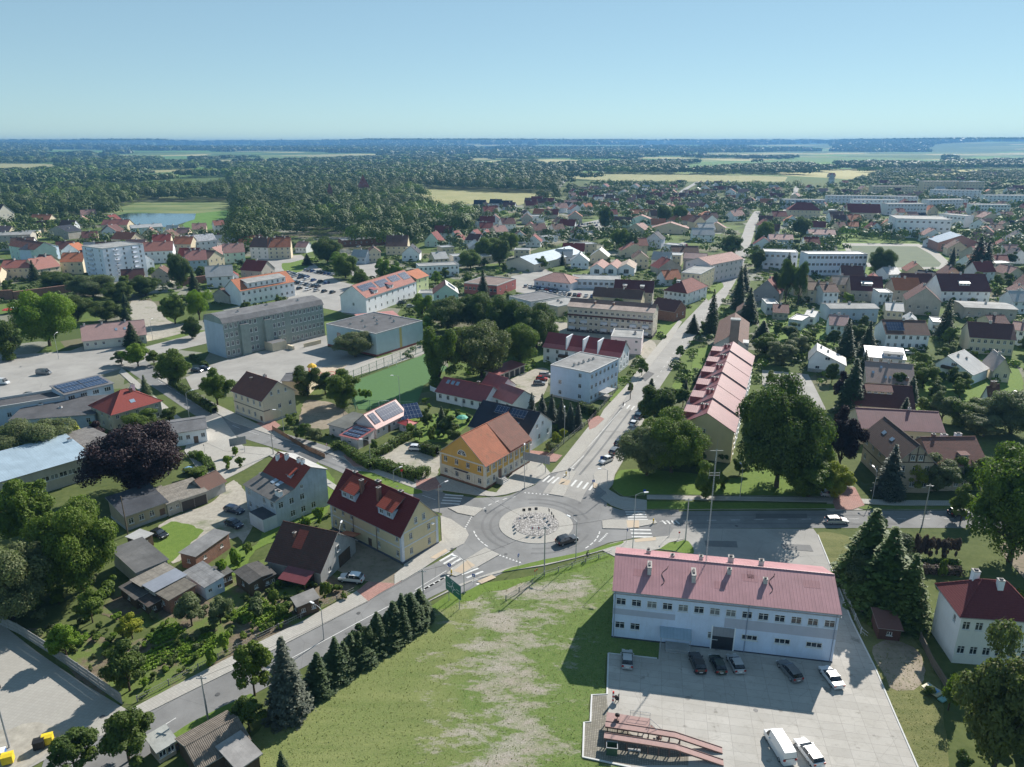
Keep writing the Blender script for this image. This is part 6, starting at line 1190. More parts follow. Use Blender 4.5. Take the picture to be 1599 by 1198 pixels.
# ---------------------------------------------------------------- trees and shrubs one can tell apart
TL = """20,985,150,845,D,s;48,865,105,742,D,g;128,940,140,785,D,g;75,850,60,790,D,d;145,978,48,925,D,g;105,1035,58,978,D,b;207,1003,46,962,D,y;203,1088,74,1008,D,d;300,985,62,930,D,s;345,980,50,932,D,s;
118,1215,92,1146,D,d;202,1200,94,1108,D,d;398,1095,74,1005,D,g;452,1115,80,992,C,k;390,1150,62,1092,D,d;443,1215,30,1172,C,c;330,1038,26,1008,B,b;352,1022,30,985,B,b;222,792,166,660,P,p;
58,730,120,655,D,s;15,725,70,668,D,s;120,690,20,656,T,y;150,695,38,658,D,p;222,682,60,640,D,g;266,664,32,632,D,d;270,608,66,544,D,g;340,640,58,576,D,g;229,622,24,585,C,s;190,573,34,549,D,s;216,578,48,534,D,b;241,574,30,548,D,g;
78,552,96,452,D,b;12,570,60,492,D,d;122,508,58,458,D,d;166,508,52,470,D,d;146,474,78,428,D,s;185,478,50,440,D,d;228,468,48,430,D,d;283,455,44,392,D,d;274,512,48,458,D,g;312,505,46,446,W,b;300,533,38,494,D,d;208,540,32,502,C,c;198,503,20,477,C,c;90,458,60,422,D,d;
555,566,70,516,D,s;535,642,64,577,D,g;480,624,54,570,D,d;508,620,40,582,D,d;660,500,40,457,D,b;655,528,46,492,D,b;686,612,64,505,D,g;752,604,122,500,D,w;700,525,74,462,D,d;745,520,70,456,D,d;792,540,74,462,D,d;838,552,80,474,D,d;812,580,70,500,D,g;855,545,40,505,D,d;775,500,50,462,D,d;
700,690,44,650,D,d;690,668,24,634,C,c;712,700,30,668,D,d;675,690,22,662,B,g;830,660,24,612,C,k;846,662,26,614,C,k;861,664,26,614,C,k;876,670,26,620,C,k;890,672,24,628,C,k;902,668,20,626,C,k;868,694,22,674,B,y;879,684,18,668,B,y;858,706,24,690,B,s;
1002,590,26,560,D,g;1010,755,104,662,D,s;1048,752,116,642,D,g;1028,672,64,600,D,d;1015,640,40,590,C,c;1102,785,58,718,D,g;1212,780,158,590,D,d;1262,768,78,640,D,g;1310,742,68,636,D,p;1262,788,96,708,D,g;1304,785,58,720,D,y;1386,775,54,692,C,k;1426,772,62,712,D,y;1464,776,74,710,D,s;1512,772,64,708,D,g;
1576,898,178,695,D,g;1500,820,50,760,D,g;1350,915,112,792,C,d;1376,950,116,820,C,d;1412,972,84,862,C,d;1356,945,80,850,D,c;1372,905,96,815,D,c;1392,945,90,850,D,c;1340,935,60,865,D,c;1552,1215,158,984,D,w;1620,1150,80,1040,D,s;1600,1200,70,1120,D,s;
1578,690,110,606,D,s;1502,672,70,620,D,g;1470,665,54,612,D,s;1535,690,70,640,D,s;1326,645,54,558,C,c;1312,640,36,580,D,p;1345,600,30,545,C,c;1440,612,48,566,D,g;1492,615,42,574,D,d;1400,618,34,582,D,d;1462,628,36,596,D,d;1410,660,30,620,C,c;1440,655,36,622,D,g;
1318,560,38,496,C,c;1352,556,34,500,C,c;1336,545,36,505,D,d;1473,528,34,464,C,c;1226,478,40,400,W,d;1246,480,34,404,W,d;1212,470,30,418,D,d;1375,438,44,386,D,d;1522,430,44,368,C,c;1536,428,34,374,C,c;1110,522,30,450,C,c;1152,482,30,414,C,c;1168,503,36,448,C,c;1160,455,28,412,C,c;1140,405,44,364,D,d;
1192,388,34,345,D,g;1182,424,30,384,D,d;1250,378,30,338,D,d;540,440,44,398,D,g;512,418,52,370,D,d;562,452,34,420,D,g;598,440,30,402,D,b;618,440,26,410,D,b;480,414,20,396,C,c;530,425,36,392,D,b;945,362,26,322,D,d;968,395,34,356,D,g;985,400,26,362,D,d;1036,356,28,318,D,d;1060,352,30,320,D,g;
845,424,26,400,D,g;878,414,14,392,C,c;780,420,44,372,D,d;760,410,50,370,D,g;735,425,44,390,D,g;795,398,34,362,D,g;1195,560,48,520,D,g;1220,575,54,530,D,s;1242,558,40,520,D,s;1190,530,34,500,C,c;1235,535,36,505,D,d;1205,600,26,580,B,g;1262,548,30,520,D,g;1285,560,22,535,D,g;
570,625,22,606,B,b;455,665,26,645,B,g;478,690,30,662,D,g;492,695,32,664,D,s;465,685,24,664,B,s;546,690,20,672,B,g;585,703,18,685,B,h;315,725,20,700,D,b;355,735,20,708,D,b;368,715,18,694,D,b;318,760,20,738,B,b;310,745,46,728,B,h;375,730,22,712,B,h;
430,950,28,915,D,g;440,965,34,940,B,g;510,940,20,905,D,g;402,960,40,930,B,s;350,905,26,870,B,b;368,888,24,855,B,b;388,870,20,845,B,g;500,820,24,790,B,b;480,830,26,805,B,b;460,850,24,830,B,g;525,800,16,770,B,b;1080,735,30,700,B,g;1155,745,34,712,D,g;1092,600,22,575,C,c;1062,560,20,540,D,g;1082,520,26,490,C,c;
1480,1115,50,1060,W,g;1470,900,20,870,B,g;1590,960,40,920,B,g;985,612,14,596,B,g;640,680,22,660,B,b;655,690,24,668,D,g;668,672,26,640,D,d;1068,700,30,650,D,d;1100,520,22,500,B,g"""
for row in TL.replace('\n', '').split(';'):
    a = row.split(','); x, yb, wp, yt = [float(v) for v in a[:4]]; kd, cl = a[4], a[5]
    yb2 = yb-(wp*.12 if kd in 'DWP' else 0)
    tree(x, yb2, wp, yt, kd, cl)
for k in range(13):                                      # spruce screen along the road
    x = 500+k*13; tree(x+rnd.uniform(-2, 2), 1078-k*9.2+rnd.uniform(-2, 2), rnd.uniform(50, 64), 1022-k*9.2+rnd.uniform(-12, 14) if k < 11 else 925-(k-11)*6, 'C', 'c')
for k in range(8): tree(512+k*17, 1064-k*10+rnd.uniform(-2, 2), rnd.uniform(34, 46), 1018-k*10.+rnd.uniform(-6, 8), 'C', 'c')
for k in range(11): tree(506+k*14.5, 1068-k*10+rnd.uniform(-3, 3), rnd.uniform(40, 50), 1022-k*10.+rnd.uniform(-8, 8), 'D', 'c')
for k in range(9): tree(1408+k*10.5, 872-(k % 2)*3, rnd.uniform(17, 24), 834+rnd.uniform(-4, 4), 'D', 'm')
for k in range(10): tree(1299+k*8.3, 358, 10, 343, 'D', 'd')
for k in range(7): tree(1238+k*7, 566-k*1.5, 11, 552-k, 'B', 'g')
hedge('hedge', 'clipped hedge running along the main road below the solar house', [(548, 712), (562, 722), (580, 733), (590, 728)], 2., 2.0)
hedge('hedge', 'clipped hedge in the garden left of the garage wing', [(547, 711), (533, 700), (521, 703)], 1.6, 1.9)
hedge('hedge', 'clipped hedge along the drive of the solar house', [(578, 716), (598, 708), (608, 703)], 2., 1.7)
hedge('hedge', 'upper part of the clipped hedge along the drive', [(611, 700), (632, 688), (645, 680)], 2., 1.9)
hedge('hedge', 'loose green hedge around the gravel parking place', [(572, 722), (600, 732), (630, 742), (658, 746), (664, 740)], 2.6, 2.)
hedge('hedge', 'dark hedge beside the spruces and the blue block', [(903, 640), (928, 649)], 2.2, 2.4, 'd'); hedge('hedge', 'dark hedge along the school pavement', [(300, 560), (322, 574)], 1.6, 1.6, 'd')
hedge('hedge', 'rusty brown hedge below the purple saplings', [(1432, 893), (1498, 897)], 1.4, 1.4, 'm'); hedge('hedge', 'dark hedge between school yard and main road', [(268, 600), (300, 622), (335, 645)], 2., 2., 'd')
hedge('hedge', 'low green hedge in front of the purple saplings', [(1405, 880), (1495, 882)], 1.2, .9, 'h'); hedge('hedge', 'dark hedge left of the ochre corner house', [(660, 705), (682, 712)], 2., 2.4, 'd')
hedge('hedge', 'yellow-green hedge bordering the yard lawn of the blue-grey house', [(300, 712), (322, 722), (330, 736)], 2., 1.2)
# occupancy tests
HB = []
for h in HOUSES:
    L, D, e = h['dims']; HB.append((h.location.x, h.location.y, math.cos(h.rotation_euler.z), math.sin(h.rotation_euler.z), L, D))
def inpoly(X, Y, P):
    c = np.zeros(len(X), bool)
    for (x0, y0), (x1, y1) in zip(P, P[1:]+P[:1]):
        if y0 == y1: continue
        m = ((y0 > Y) != (y1 > Y)) & (X < (x1-x0)*(Y-y0)/(y1-y0)+x0); c ^= m
    return c
def topx(X, Y, Z=0):
    dz = Z-CAMH; zc = Y*cp-dz*sp; yc = Y*sp+dz*cp; return 799.5+FPX*X/zc, 599-FPX*yc/zc
HARD = []
for o in COL.objects:
    if o.get('kind') == 'structure' and o.type == 'MESH' and o.name.split('.')[0] in ('road', 'main_road', 'avenue', 'street', 'cross_street', 'roundabout_road', 'road_flare', 'concrete_apron', 'concrete_yard', 'parking_lot', 'school_yard', 'sports_pitch', 'pavement', 'town_square', 'town_yard', 'car_park', 'market_yard', 'garage_court', 'block_court', 'running_track', 'side_yard', 'gravel_lot', 'driveway', 'playground', 'pond', 'yard', 'traffic_island', 'country_road'):
        me = o.data
        for p in me.polygons:
            if p.normal.z > .5: HARD.append([(me.vertices[i].co.x, me.vertices[i].co.y) for i in p.vertices])
def free(X, Y, mh=1.5, hard=True):
    ok = np.ones(len(X), bool)
    for x, y, c, s, L, D in HB:
        dx, dy = X-x, Y-y; u = dx*c+dy*s; v = -dx*s+dy*c; ok &= ~((u > -mh) & (u < L+mh) & (v > -mh) & (v < D+mh))
    if hard:
        for P in HARD:
            xs = [p[0] for p in P]; ys = [p[1] for p in P]; m = ok & (X > min(xs)) & (X < max(xs)) & (Y > min(ys)) & (Y < max(ys))
            if m.any(): i = np.where(m)[0]; ok[i[inpoly(X[i], Y[i], P)]] = False
    return ok
def fill(poly, n, rmin, rmax, kinds, seed, mh=2.5, gap=.8):
    P = [G(*p) for p in poly]; r = np.random.default_rng(seed); xs = [p[0] for p in P]; ys = [p[1] for p in P]; N = n*60
    X = r.uniform(min(xs), max(xs), N); Y = r.uniform(min(ys), max(ys), N); ok = inpoly(X, Y, P) & free(X, Y, mh); X, Y = X[ok], Y[ok]; ex = [(t.location.x, t.location.y, t.scale.x*3) for t in TREES]; c = 0
    for x, y in zip(X, Y):
        Rr = r.uniform(rmin, rmax)
        if any((x-a)**2+(y-b)**2 < (gap*(Rr+min(q, 6)*.5))**2 for a, b, q in ex): continue
        k, cl = kinds[int(r.integers(len(kinds)))]; H = Rr*r.uniform(1.7, 2.3) if k == 'D' else Rr*r.uniform(3, 4) if k in 'CT' else Rr*1.4
        tree(0, 0, 0, None, k, cl, H=H, world=(x, y), Rw=Rr); ex.append((x, y, Rr)); c += 1
        if c >= n: break
mixk = [('D', 'g'), ('D', 'd'), ('D', 'g'), ('D', 'd'), ('D', 's'), ('C', 'c'), ('B', 'g'), ('D', 'b')]
# more small houses in the gaps of the far town
def fillhouses(poly, n, seed, gap=17, nm='detached_house'):
    P = [G(*p) for p in poly]; r = random.Random(seed); xs = [p[0] for p in P]; ys = [p[1] for p in P]; c = 0; t_ = 0
    while c < n and t_ < n*60:
        t_ += 1; x, y = r.uniform(min(xs), max(xs)), r.uniform(min(ys), max(ys)); A = np.array([x]), np.array([y])
        if not inpoly(*A, P)[0] or not free(*A, 5.)[0] or any(math.hypot(x-h[0]-h[4]*h[2]/2, y-h[1]-h[4]*h[3]/2) < gap for h in HB): continue
        W = r.uniform(9, 15); e = r.uniform(3.2, 6.5); an = r.choice([-.3, .1, .35, -.15])+r.uniform(-.15, .15); dx, dy = W/2*math.cos(an), W/2*math.sin(an); rc, wc = r.choice([0, 1, 2, 3, 5, 6, 7, 0, 6, 5]), r.choice([0, 1, 2, 3, 0, 1]); flat = rc == 5 and r.random() < .4; D = r.uniform(8, 13)
        if not free(np.array([x+dx, x-dx, x]), np.array([y+dy, y-dy, y+D]), 2.).all(): continue
        T, LD, za, ro = house(nm, '', 'house', tuple(map(float, topx(x-dx, y-dy))), tuple(map(float, topx(x+dx, y+dy))), D, e, e+min(W, 12)*.4, 'flat' if flat else r.choice('xxy'), RC[rc][1], WC[wc][1], win={'f': (3, 2 if e > 5 else 1), 'c': (2, 1)} if y < 620 else {'f': (2, 1)}, chim=[(.5, .5, .9, .8, .8)] if not flat else (), over=.5)
        T['dsc'] = f"{'small' if W < 12 else 'broad'} {WC[wc][0]} {'flat-roofed' if flat else RC[rc][0]+'-roofed'} house"; T['sn'] = ''; DHS.append(T)
        L, D, e = T['dims']; HB.append((T.location.x, T.location.y, math.cos(T.rotation_euler.z), math.sin(T.rotation_euler.z), L, D)); c += 1
fillhouses([(890, 312), (1040, 290), (1215, 292), (1225, 345), (1165, 372), (1060, 345), (960, 350), (880, 345)], 34, 31)
fillhouses([(1190, 300), (1290, 290), (1600, 290), (1640, 420), (1500, 430), (1380, 360), (1210, 380)], 34, 32)
fillhouses([(1400, 400), (1640, 400), (1640, 560), (1400, 520)], 8, 33, 20); fillhouses([(60, 345), (330, 372), (390, 395), (330, 430), (60, 420), (-20, 380)], 14, 34, 15)
fillhouses([(20, 390), (330, 400), (420, 440), (320, 470), (60, 425)], 16, 36, 12, 'cottage'); fillhouses([(740, 335), (900, 300), (900, 420), (780, 430), (640, 410)], 22, 39, 13, 'cottage'); fillhouses([(880, 300), (1230, 300), (1230, 380), (1100, 400), (900, 400)], 44, 37, 13, 'cottage'); fillhouses([(1200, 345), (1400, 320), (1640, 330), (1640, 500), (1300, 480), (1180, 440)], 40, 38, 13, 'cottage')  # same filler houses as detached_house, only under the name cottage
fillhouses([(620, 395), (760, 330), (880, 330), (1060, 400), (1050, 470), (800, 420)], 14, 35)
fill([(1180, 470), (1300, 455), (1599, 440), (1640, 520), (1620, 640), (1480, 640), (1340, 640), (1250, 600), (1185, 600)], 48, 1.6, 3.6, mixk, 1)
fill([(1380, 380), (1620, 395), (1640, 470), (1500, 440)], 16, 2.5, 5, mixk, 2)
fill([(1180, 400), (1260, 380), (1330, 400), (1320, 460), (1180, 470)], 8, 2., 4, mixk, 3)
fill([(0, 655), (180, 650), (200, 720), (130, 740), (0, 720)], 5, 1.6, 3., mixk, 4)
fill([(640, 620), (760, 640), (700, 700), (650, 690)], 10, .8, 2.0, [('B', 'g'), ('D', 'd'), ('B', 'b')], 5)
fill([(840, 640), (930, 600), (900, 690), (860, 710)], 8, .8, 1.7, [('B', 'g'), ('B', 'y'), ('D', 'd')], 6)
fill([(1000, 640), (1070, 560), (1075, 640), (1060, 730)], 7, 1.5, 3., mixk, 7)
fill([(1130, 690), (1300, 740), (1300, 770), (1000, 765)], 7, 1., 2.4, [('B', 'd'), ('D', 'd'), ('B', 'g')], 8)
fill([(0, 430), (250, 420), (240, 560), (130, 520), (0, 560)], 12, 2., 4.4, mixk, 9)
fill([(250, 420), (420, 380), (600, 400), (640, 440), (500, 520), (300, 540)], 16, 2., 4., mixk, 10)
fill([(640, 420), (900, 400), (1060, 420), (1090, 500), (900, 500), (700, 470)], 22, 1.8, 4., mixk, 11)
fill([(40, 985), (200, 960), (400, 1000), (210, 1095)], 84, .4, 1.2, [('B', 'g'), ('B', 'b'), ('B', 'd'), ('B', 's')], 12, .5, .7)
fill([(340, 975), (420, 900), (560, 925), (400, 1000)], 46, .4, 1.1, [('B', 'g'), ('B', 'b'), ('B', 'd')], 13, .5, .7)
fill([(20, 850), (200, 920), (260, 980), (90, 985), (20, 960)], 18, 1., 2.4, [('B', 'g'), ('D', 'd'), ('B', 's'), ('D', 'g')], 14, .8)
fill([(380, 850), (400, 900), (350, 880), (515, 790), (520, 820)], 10, .4, .9, [('B', 'b'), ('B', 'g')], 15, .5)
fill([(1440, 960), (1520, 1100), (1599, 1198), (1500, 1230), (1450, 1100)], 6, .8, 2., [('B', 'd'), ('B', 'g')], 16)
fill([(440, 640), (480, 660), (560, 690), (540, 708), (450, 680)], 10, .5, 1.3, [('B', 'g'), ('B', 'd'), ('B', 's')], 17, .6)
# ---- crops: rows in the allotment
def stuff(name, V, mats): o = link(name, quadmesh(name, V, mats)); o['kind'] = 'stuff'; return o
rg_ = np.random.default_rng(3); Pq = []
for (x0, y0), (x1, y1), n in (((225, 1050), (300, 1015), 5), ((290, 1040), (350, 1000), 5), ((380, 975), (430, 950), 5), ((410, 985), (455, 960), 4), ((240, 1010), (290, 985), 4)):
    a, b = np.array(G(x0, y0)), np.array(G(x1, y1)); u = (b-a)/np.linalg.norm(b-a); v = np.array([-u[1], u[0]])
    for k in range(n):
        s = rg_.random(420)*np.linalg.norm(b-a); w_ = rg_.normal(size=420)*.16+k*.95; Pq.append(np.column_stack([a+u*s[:, None]+v*w_[:, None], .05+rg_.random(420)*.4]))
Pq = np.vstack(Pq); stuff('vegetable_rows', quads('', Pq, unit(np.array([0, 0, 1.])+.6*rg_.normal(size=Pq.shape)), .16+.14*rg_.random(len(Pq)), None, 1.4, rg_), [leafm(COLS['b'], .35, .2)])
# rough grass tufts on the near meadow and verges
tx = []; zone = [[(560, 1040), (650, 965), (700, 935), (957, 860), (957, 1015), (945, 1085), (920, 1086), (910, 1186), (980, 1205), (970, 1240), (400, 1240), (395, 1165), (480, 1080)], [(1310, 840), (1400, 960), (1465, 1060), (1480, 1240), (1452, 1240), (1396, 1111), (1330, 968)]]
for zp, n in zip(zone, (9000, 2500)):
    P = [G(*p) for p in zp]; xs = [p[0] for p in P]; ys = [p[1] for p in P]; X = rg_.uniform(min(xs), max(xs), n*2); Y = rg_.uniform(min(ys), max(ys), n*2); ok = inpoly(X, Y, P) & free(X, Y, .3); X, Y = X[ok][:n], Y[ok][:n]
    q = np.array([noise.noise(Vector((x*.22, y*.22, 1))) for x, y in zip(X, Y)]) > -9; tx.append(np.column_stack([X[q], Y[q], np.full(q.sum(), .09)]))
tx = np.vstack(tx); N_ = unit(np.column_stack([rg_.normal(size=len(tx)), rg_.normal(size=len(tx)), .9*np.ones(len(tx))])); stuff('grass_tufts', quads('', tx, N_, .08+.12*rg_.random(len(tx)), None, .8, rg_), [leafm((.15, .18, .06), .35, .45)])
# ---- woods and far tree cover as masses
TOWN = [(-60, 470), (-60, 344), (178, 344), (230, 366), (330, 374), (372, 392), (470, 386), (500, 402), (620, 390), (660, 372), (735, 372), (742, 345), (735, 330), (690, 322), (730, 318), (870, 316), (878, 292), (1040, 284), (1228, 288), (1242, 302), (1350, 280), (1380, 266), (1660, 262), (1660, 1300), (-60, 1300)]
FPOLY = [P for k, P in FIELDS]+[[(170, 336), (220, 332), (310, 333), (310, 345), (275, 356), (249, 358), (200, 352)], [(862, 308), (872, 296), (884, 280), (892, 280), (878, 300), (870, 310)], [(1052, 310), (1078, 286), (1094, 284), (1070, 310)]]
def forest(name, d0, d1, sp, nq, thr, seed, rad=(.5, .75), az=.66, test=None, hh=(9, 15), cl='d', grow=None):
    r = np.random.default_rng(seed); cells = []; d = d0
    while d < d1:
        s = max(sp, d*grow if grow else sp); n = max(1, int(2*az*d/s)); a = (np.arange(n)+r.random(n)*.9)/n*2*az-az; dd = d+(r.random(n)-.5)*s*.9; cells.append(np.column_stack([np.sin(a)*dd, np.cos(a)*dd, np.full(n, s)])); d += s
    C = np.vstack(cells); px, py = topx(C[:, 0], C[:, 1]); keep = (px > -60) & (px < 1660)
    pt = py-.75*hh[1]*FPX/np.hypot(C[:, 0], C[:, 1])
    for P in FPOLY: keep &= ~inpoly(px, py, P) & ~(inpoly(px, pt, P) & (py > 236))
    C = C[keep]; px = px[keep]; py = py[keep]
    keep = test(C, px, py, r); C = C[keep]; S_ = C[:, 2]; n = len(C); R_ = S_*r.uniform(rad[0], rad[1], n); Hh = np.maximum(r.uniform(hh[0], hh[1], n), R_*.5); Z0 = np.array([terrain(x, y) for x, y in C[:, :2]]) if d1 > 5000 else np.zeros(n)
    nd = unit(r.normal(size=(n, nq, 3))); nd[:, :, 2] = np.abs(nd[:, :, 2])*1.1-.25; nd = unit(nd); lob = 1+.24*np.sin(nd[:, :, 0]*6+C[:, 0][:, None])*np.cos(nd[:, :, 1]*6+C[:, 1][:, None])+.10*np.sin(nd[:, :, 2]*11+nd[:, :, 0]*9)
    Pp = nd*lob[:, :, None]*np.stack([R_, R_, Hh*.42], 1)[:, None, :]; Pp[:, :, 0] += C[:, 0][:, None]; Pp[:, :, 1] += C[:, 1][:, None]; Pp[:, :, 2] += (Z0+Hh*.58)[:, None]
    N = unit(nd+.13*r.normal(size=nd.shape)+np.array([0, 0, .12])).reshape(-1, 3); Sz = np.repeat(R_*(2.9/math.sqrt(nq))*1.1, nq)*r.uniform(.7, 1.3, n*nq)
    V = quads('', Pp.reshape(-1, 3), N, Sz, None, 1.1, r); sel = np.array([noise.noise(Vector((x/170, y/170, 6))) for x, y in C[:, :2]])+.28*r.normal(size=n); mi = np.repeat(np.digitize(sel, [-.02, .30, .48]), nq)
    o = link(name, quadmesh(name, V, [leafm(mul(COLS[c], .82), .25, .12) for c in ('d', 'g', 's', 'b')], mi)); o['kind'] = 'stuff'; return n
def wood_test(thr, sc):
    def f(C, px, py, r):
        nz = np.array([noise.noise(Vector((x/sc, y/sc*.6, 3.3)))+.45*noise.noise(Vector((x/(sc*.3), y/(sc*.3), 8))) for x, y in C[:, :2]])
        bias = np.where(px < 1000, .12, -.05)+np.where((px > 360) & (px < 760) & (py > 270), .6, 0)-np.where((py < 262) & (px < 1300), .10, 0)+np.where((py < 238) & (px > 1300), .3, 0)-np.where((py > 240) & (py < 296) & (px < 420), .10, 0)+np.where((py > 305) & (px < 180), .3, 0)+np.where((px > 900) & (py > 255) & (py < 290), .25, 0)
        return (nz+bias > thr) & ~inpoly(px, py, TOWN)
    return f
n1 = forest('park_wood', 470, 1300, 12.5, 420, 0, 21, test=wood_test(-.1, 300.), hh=(11, 20), rad=(.42, .72))
n2 = forest('far_wood', 1300, 4200, 15, 90, 0, 22, test=wood_test(.0, 520.), grow=.0095, hh=(11, 19), az=.63, rad=(.42, .75))
n3 = forest('distant_wood', 4200, 24000, 35, 20, 0, 23, test=wood_test(.05, 1500.), grow=.009, hh=(14, 22), az=.62)
def town_test(C, px, py, r):
    ok = inpoly(px, py, TOWN) & (py < 402); i = np.where(ok)[0]; C2 = C[i]
    nz = np.array([noise.noise(Vector((x/90, y/90, 1.3))) for x, y in C2[:, :2]]); pr = np.clip(.46+nz*1.2, .08, .97); pr = pr*np.where((px[i] > 1210) & (py[i] > 286) & (py[i] < 356), .45, 1.); k = (r.random(len(i)) < pr) & free(C2[:, 0], C2[:, 1], 2.5)
    out = np.zeros(len(C), bool); out[i[k]] = True; return out
n4 = forest('town_trees', 490, 2400, 9, 60, 0, 24, test=town_test, hh=(5, 11), rad=(.3, .55))
def town_test2(C, px, py, r):
    ok = inpoly(px, py, TOWN) & (py >= 402) & (py < 600) & ((px > 620) | (py < 480)); i = np.where(ok)[0]; C2 = C[i]
    k = (r.random(len(i)) < .34) & free(C2[:, 0], C2[:, 1], 1.2); out = np.zeros(len(C), bool); out[i[k]] = True; return out
n5 = forest('garden_greenery', 220, 520, 4., 50, 0, 25, test=town_test2, hh=(.8, 2.4), rad=(.25, .5))
print('FOREST', n1, n2, n3, n4, n5, 'trees', len(TREES))
# ---------------------------------------------------------------- cars
CARV = {}; ORDN = ['first', 'second', 'third', 'fourth', 'fifth', 'sixth', 'seventh', 'eighth', 'ninth', 'tenth']
CAR = {  # length, width, stations: (x 0 rear..1 front, belt z, roof z or None, roof half-width factor)
 'hatch': (4.1, 1.76, [(0, .62, None), (.02, .85, None), (.06, .92, 1.02), (.16, .93, 1.40), (.35, .93, 1.49), (.52, .93, 1.47), (.72, .92, 1.02), (.76, .90, None), (.95, .74, None), (1, .52, None)]),
 'suv': (4.5, 1.86, [(0, .7, None), (.02, .98, None), (.05, 1.05, 1.15), (.12, 1.06, 1.58), (.35, 1.06, 1.66), (.54, 1.06, 1.62), (.70, 1.05, 1.14), (.74, 1.02, None), (.96, .88, None), (1, .6, None)]),
 'sedan': (4.6, 1.8, [(0, .6, None), (.02, .86, None), (.14, .92, None), (.18, .93, .99), (.30, .93, 1.36), (.45, .93, 1.44), (.57, .93, 1.40), (.73, .92, .98), (.77, .9, None), (.96, .72, None), (1, .5, None)]),
 'wagon': (4.7, 1.8, [(0, .62, None), (.015, .9, None), (.04, .94, 1.05), (.10, .94, 1.38), (.4, .94, 1.48), (.55, .94, 1.43), (.72, .92, 1.0), (.76, .9, None), (.96, .72, None), (1, .5, None)]),
 'van': (5.6, 2.0, [(0, .9, None), (.01, 1.2, 1.3), (.03, 1.2, 2.2), (.3, 1.2, 2.35), (.72, 1.2, 2.32), (.84, 1.18, 1.5), (.87, 1.14, None), (.98, .95, None), (1, .6, None)])}
def car_meshes(kind, c):
    k = (kind, c)
    if k in CARV: return CARV[k]
    L, W, st = CAR[kind]; body = MB(); gl = MB(); pm_ = carpaint(c); gm = glass(); dk = plain((.02, .02, .022), .5)
    X = lambda t: t*L-L/2; hw = lambda t: W/2*(1-.16*max(0, (t-.85)/.15)**2-.10*max(0, (.12-t)/.12)**2)
    def ring(t, zb): w_ = hw(t); return [(X(t), -w_*.93, .22), (X(t), -w_, .5), (X(t), -w_*.97, zb), (X(t), w_*.97, zb), (X(t), w_, .5), (X(t), w_*.93, .22)]
    for (t0, b0, r0), (t1, b1, r1) in zip(st, st[1:]):
        A, B = ring(t0, b0), ring(t1, b1)
        for i in (0, 1, 3, 4): body.poly([A[i], A[i+1], B[i+1], B[i]][::-1] if True else 0, pm_ if i in (1, 3) else dk if kind == 'suv' and i in (0, 4) else pm_)
        if r0 is None or r1 is None:
            if not (r0 and r1): body.poly([A[2], A[3], B[3], B[2]][::-1], pm_)
        a0, a1 = (r0 or b0), (r1 or b1)
        if r0 and r1:
            k0, k1 = W*.385 if r0-b0 > .3 else W*.45, W*.385 if r1-b1 > .3 else W*.45
            P0, P1 = [(X(t0), -k0, a0), (X(t0), k0, a0)], [(X(t1), -k1, a1), (X(t1), k1, a1)]
            steep = abs(a1-a0)/(X(t1)-X(t0)) > .35; cargo = kind == 'van' and t1 < .73
            (gl if steep and not (cargo and t0 > .02) else body).poly([P0[0], P1[0], P1[1], P0[1]], gm if steep and not cargo else pm_)
            for s, m in ((0, -1), (1, 1)):
                q = [A[2] if s == 0 else A[3], B[2] if s == 0 else B[3], P1[s], P0[s]]
                if s: q = q[::-1]
                if cargo: body.poly(q, pm_)
                elif max(r0-b0, r1-b1) > .3: gl.poly(q, gm)
                else: body.poly(q, pm_)
    A = ring(0, st[0][1]); body.poly(A, pm_); A = ring(1, st[-1][1]); body.poly(A[::-1], pm_)
    body.poly([(X(.02), -W*.44, .2), (X(.02), W*.44, .2), (X(.98), W*.44, .2), (X(.98), -W*.44, .2)], dk)
    for t in (.30, .54) if kind != 'van' else (.74,):
        for s in (-1, 1): body.obox(Matrix.Translation((X(t), s*W*.435, 1.17 if kind != 'suv' else 1.33)), (-.04, -.035, -.22), (.04, .035, .22), pm_)
    for s in (-1, 1): body.obox(Matrix.Translation((X(.66), s*(W/2+.08), st[3][1]+.04)), (-.08, -.1, -.07), (.08, .1, .09), pm_)
    h1 = MB(); h1.box((-.06, -.22, -.09), (.04, .22, .08), plain((.75, .77, .8), .15)); t1_ = MB(); t1_.box((-.04, -.16, -.14), (.05, .16, .14), plain((.35, .015, .012), .3))
    wh = MB(); ty = plain((.018, .018, .018), .8); wh.tube((0, -.11, 0), (0, .11, 0), .33, .33, ty, 16); ri = MB(); rm_ = plain((.45, .46, .48), .3, .6)
    for s in (-1, 1): ri.tube((0, s*.112, 0), (0, s*.125, 0), .21, .2, rm_, 10)
    pl = MB(); pl.box((-.02, -.26, -.06), (.02, .26, .06), plain((.8, .8, .78), .4))
    CARV[k] = (body.mesh('body'), gl.mesh('glazing'), h1.mesh('headlight'), t1_.mesh('tail_light'), wh.mesh('wheel'), ri.mesh('rim'), pl.mesh('number_plate')); return CARV[k]
PC = {'white': (.72, .73, .74), 'black': (.012, .013, .015), 'silver': (.42, .43, .44), 'grey': (.14, .15, .16), 'blue': (.02, .06, .20), 'red': (.35, .015, .015), 'dark blue': (.012, .02, .05), 'dark green': (.02, .04, .03), 'light blue': (.25, .42, .6), 'beige': (.4, .36, .28)}
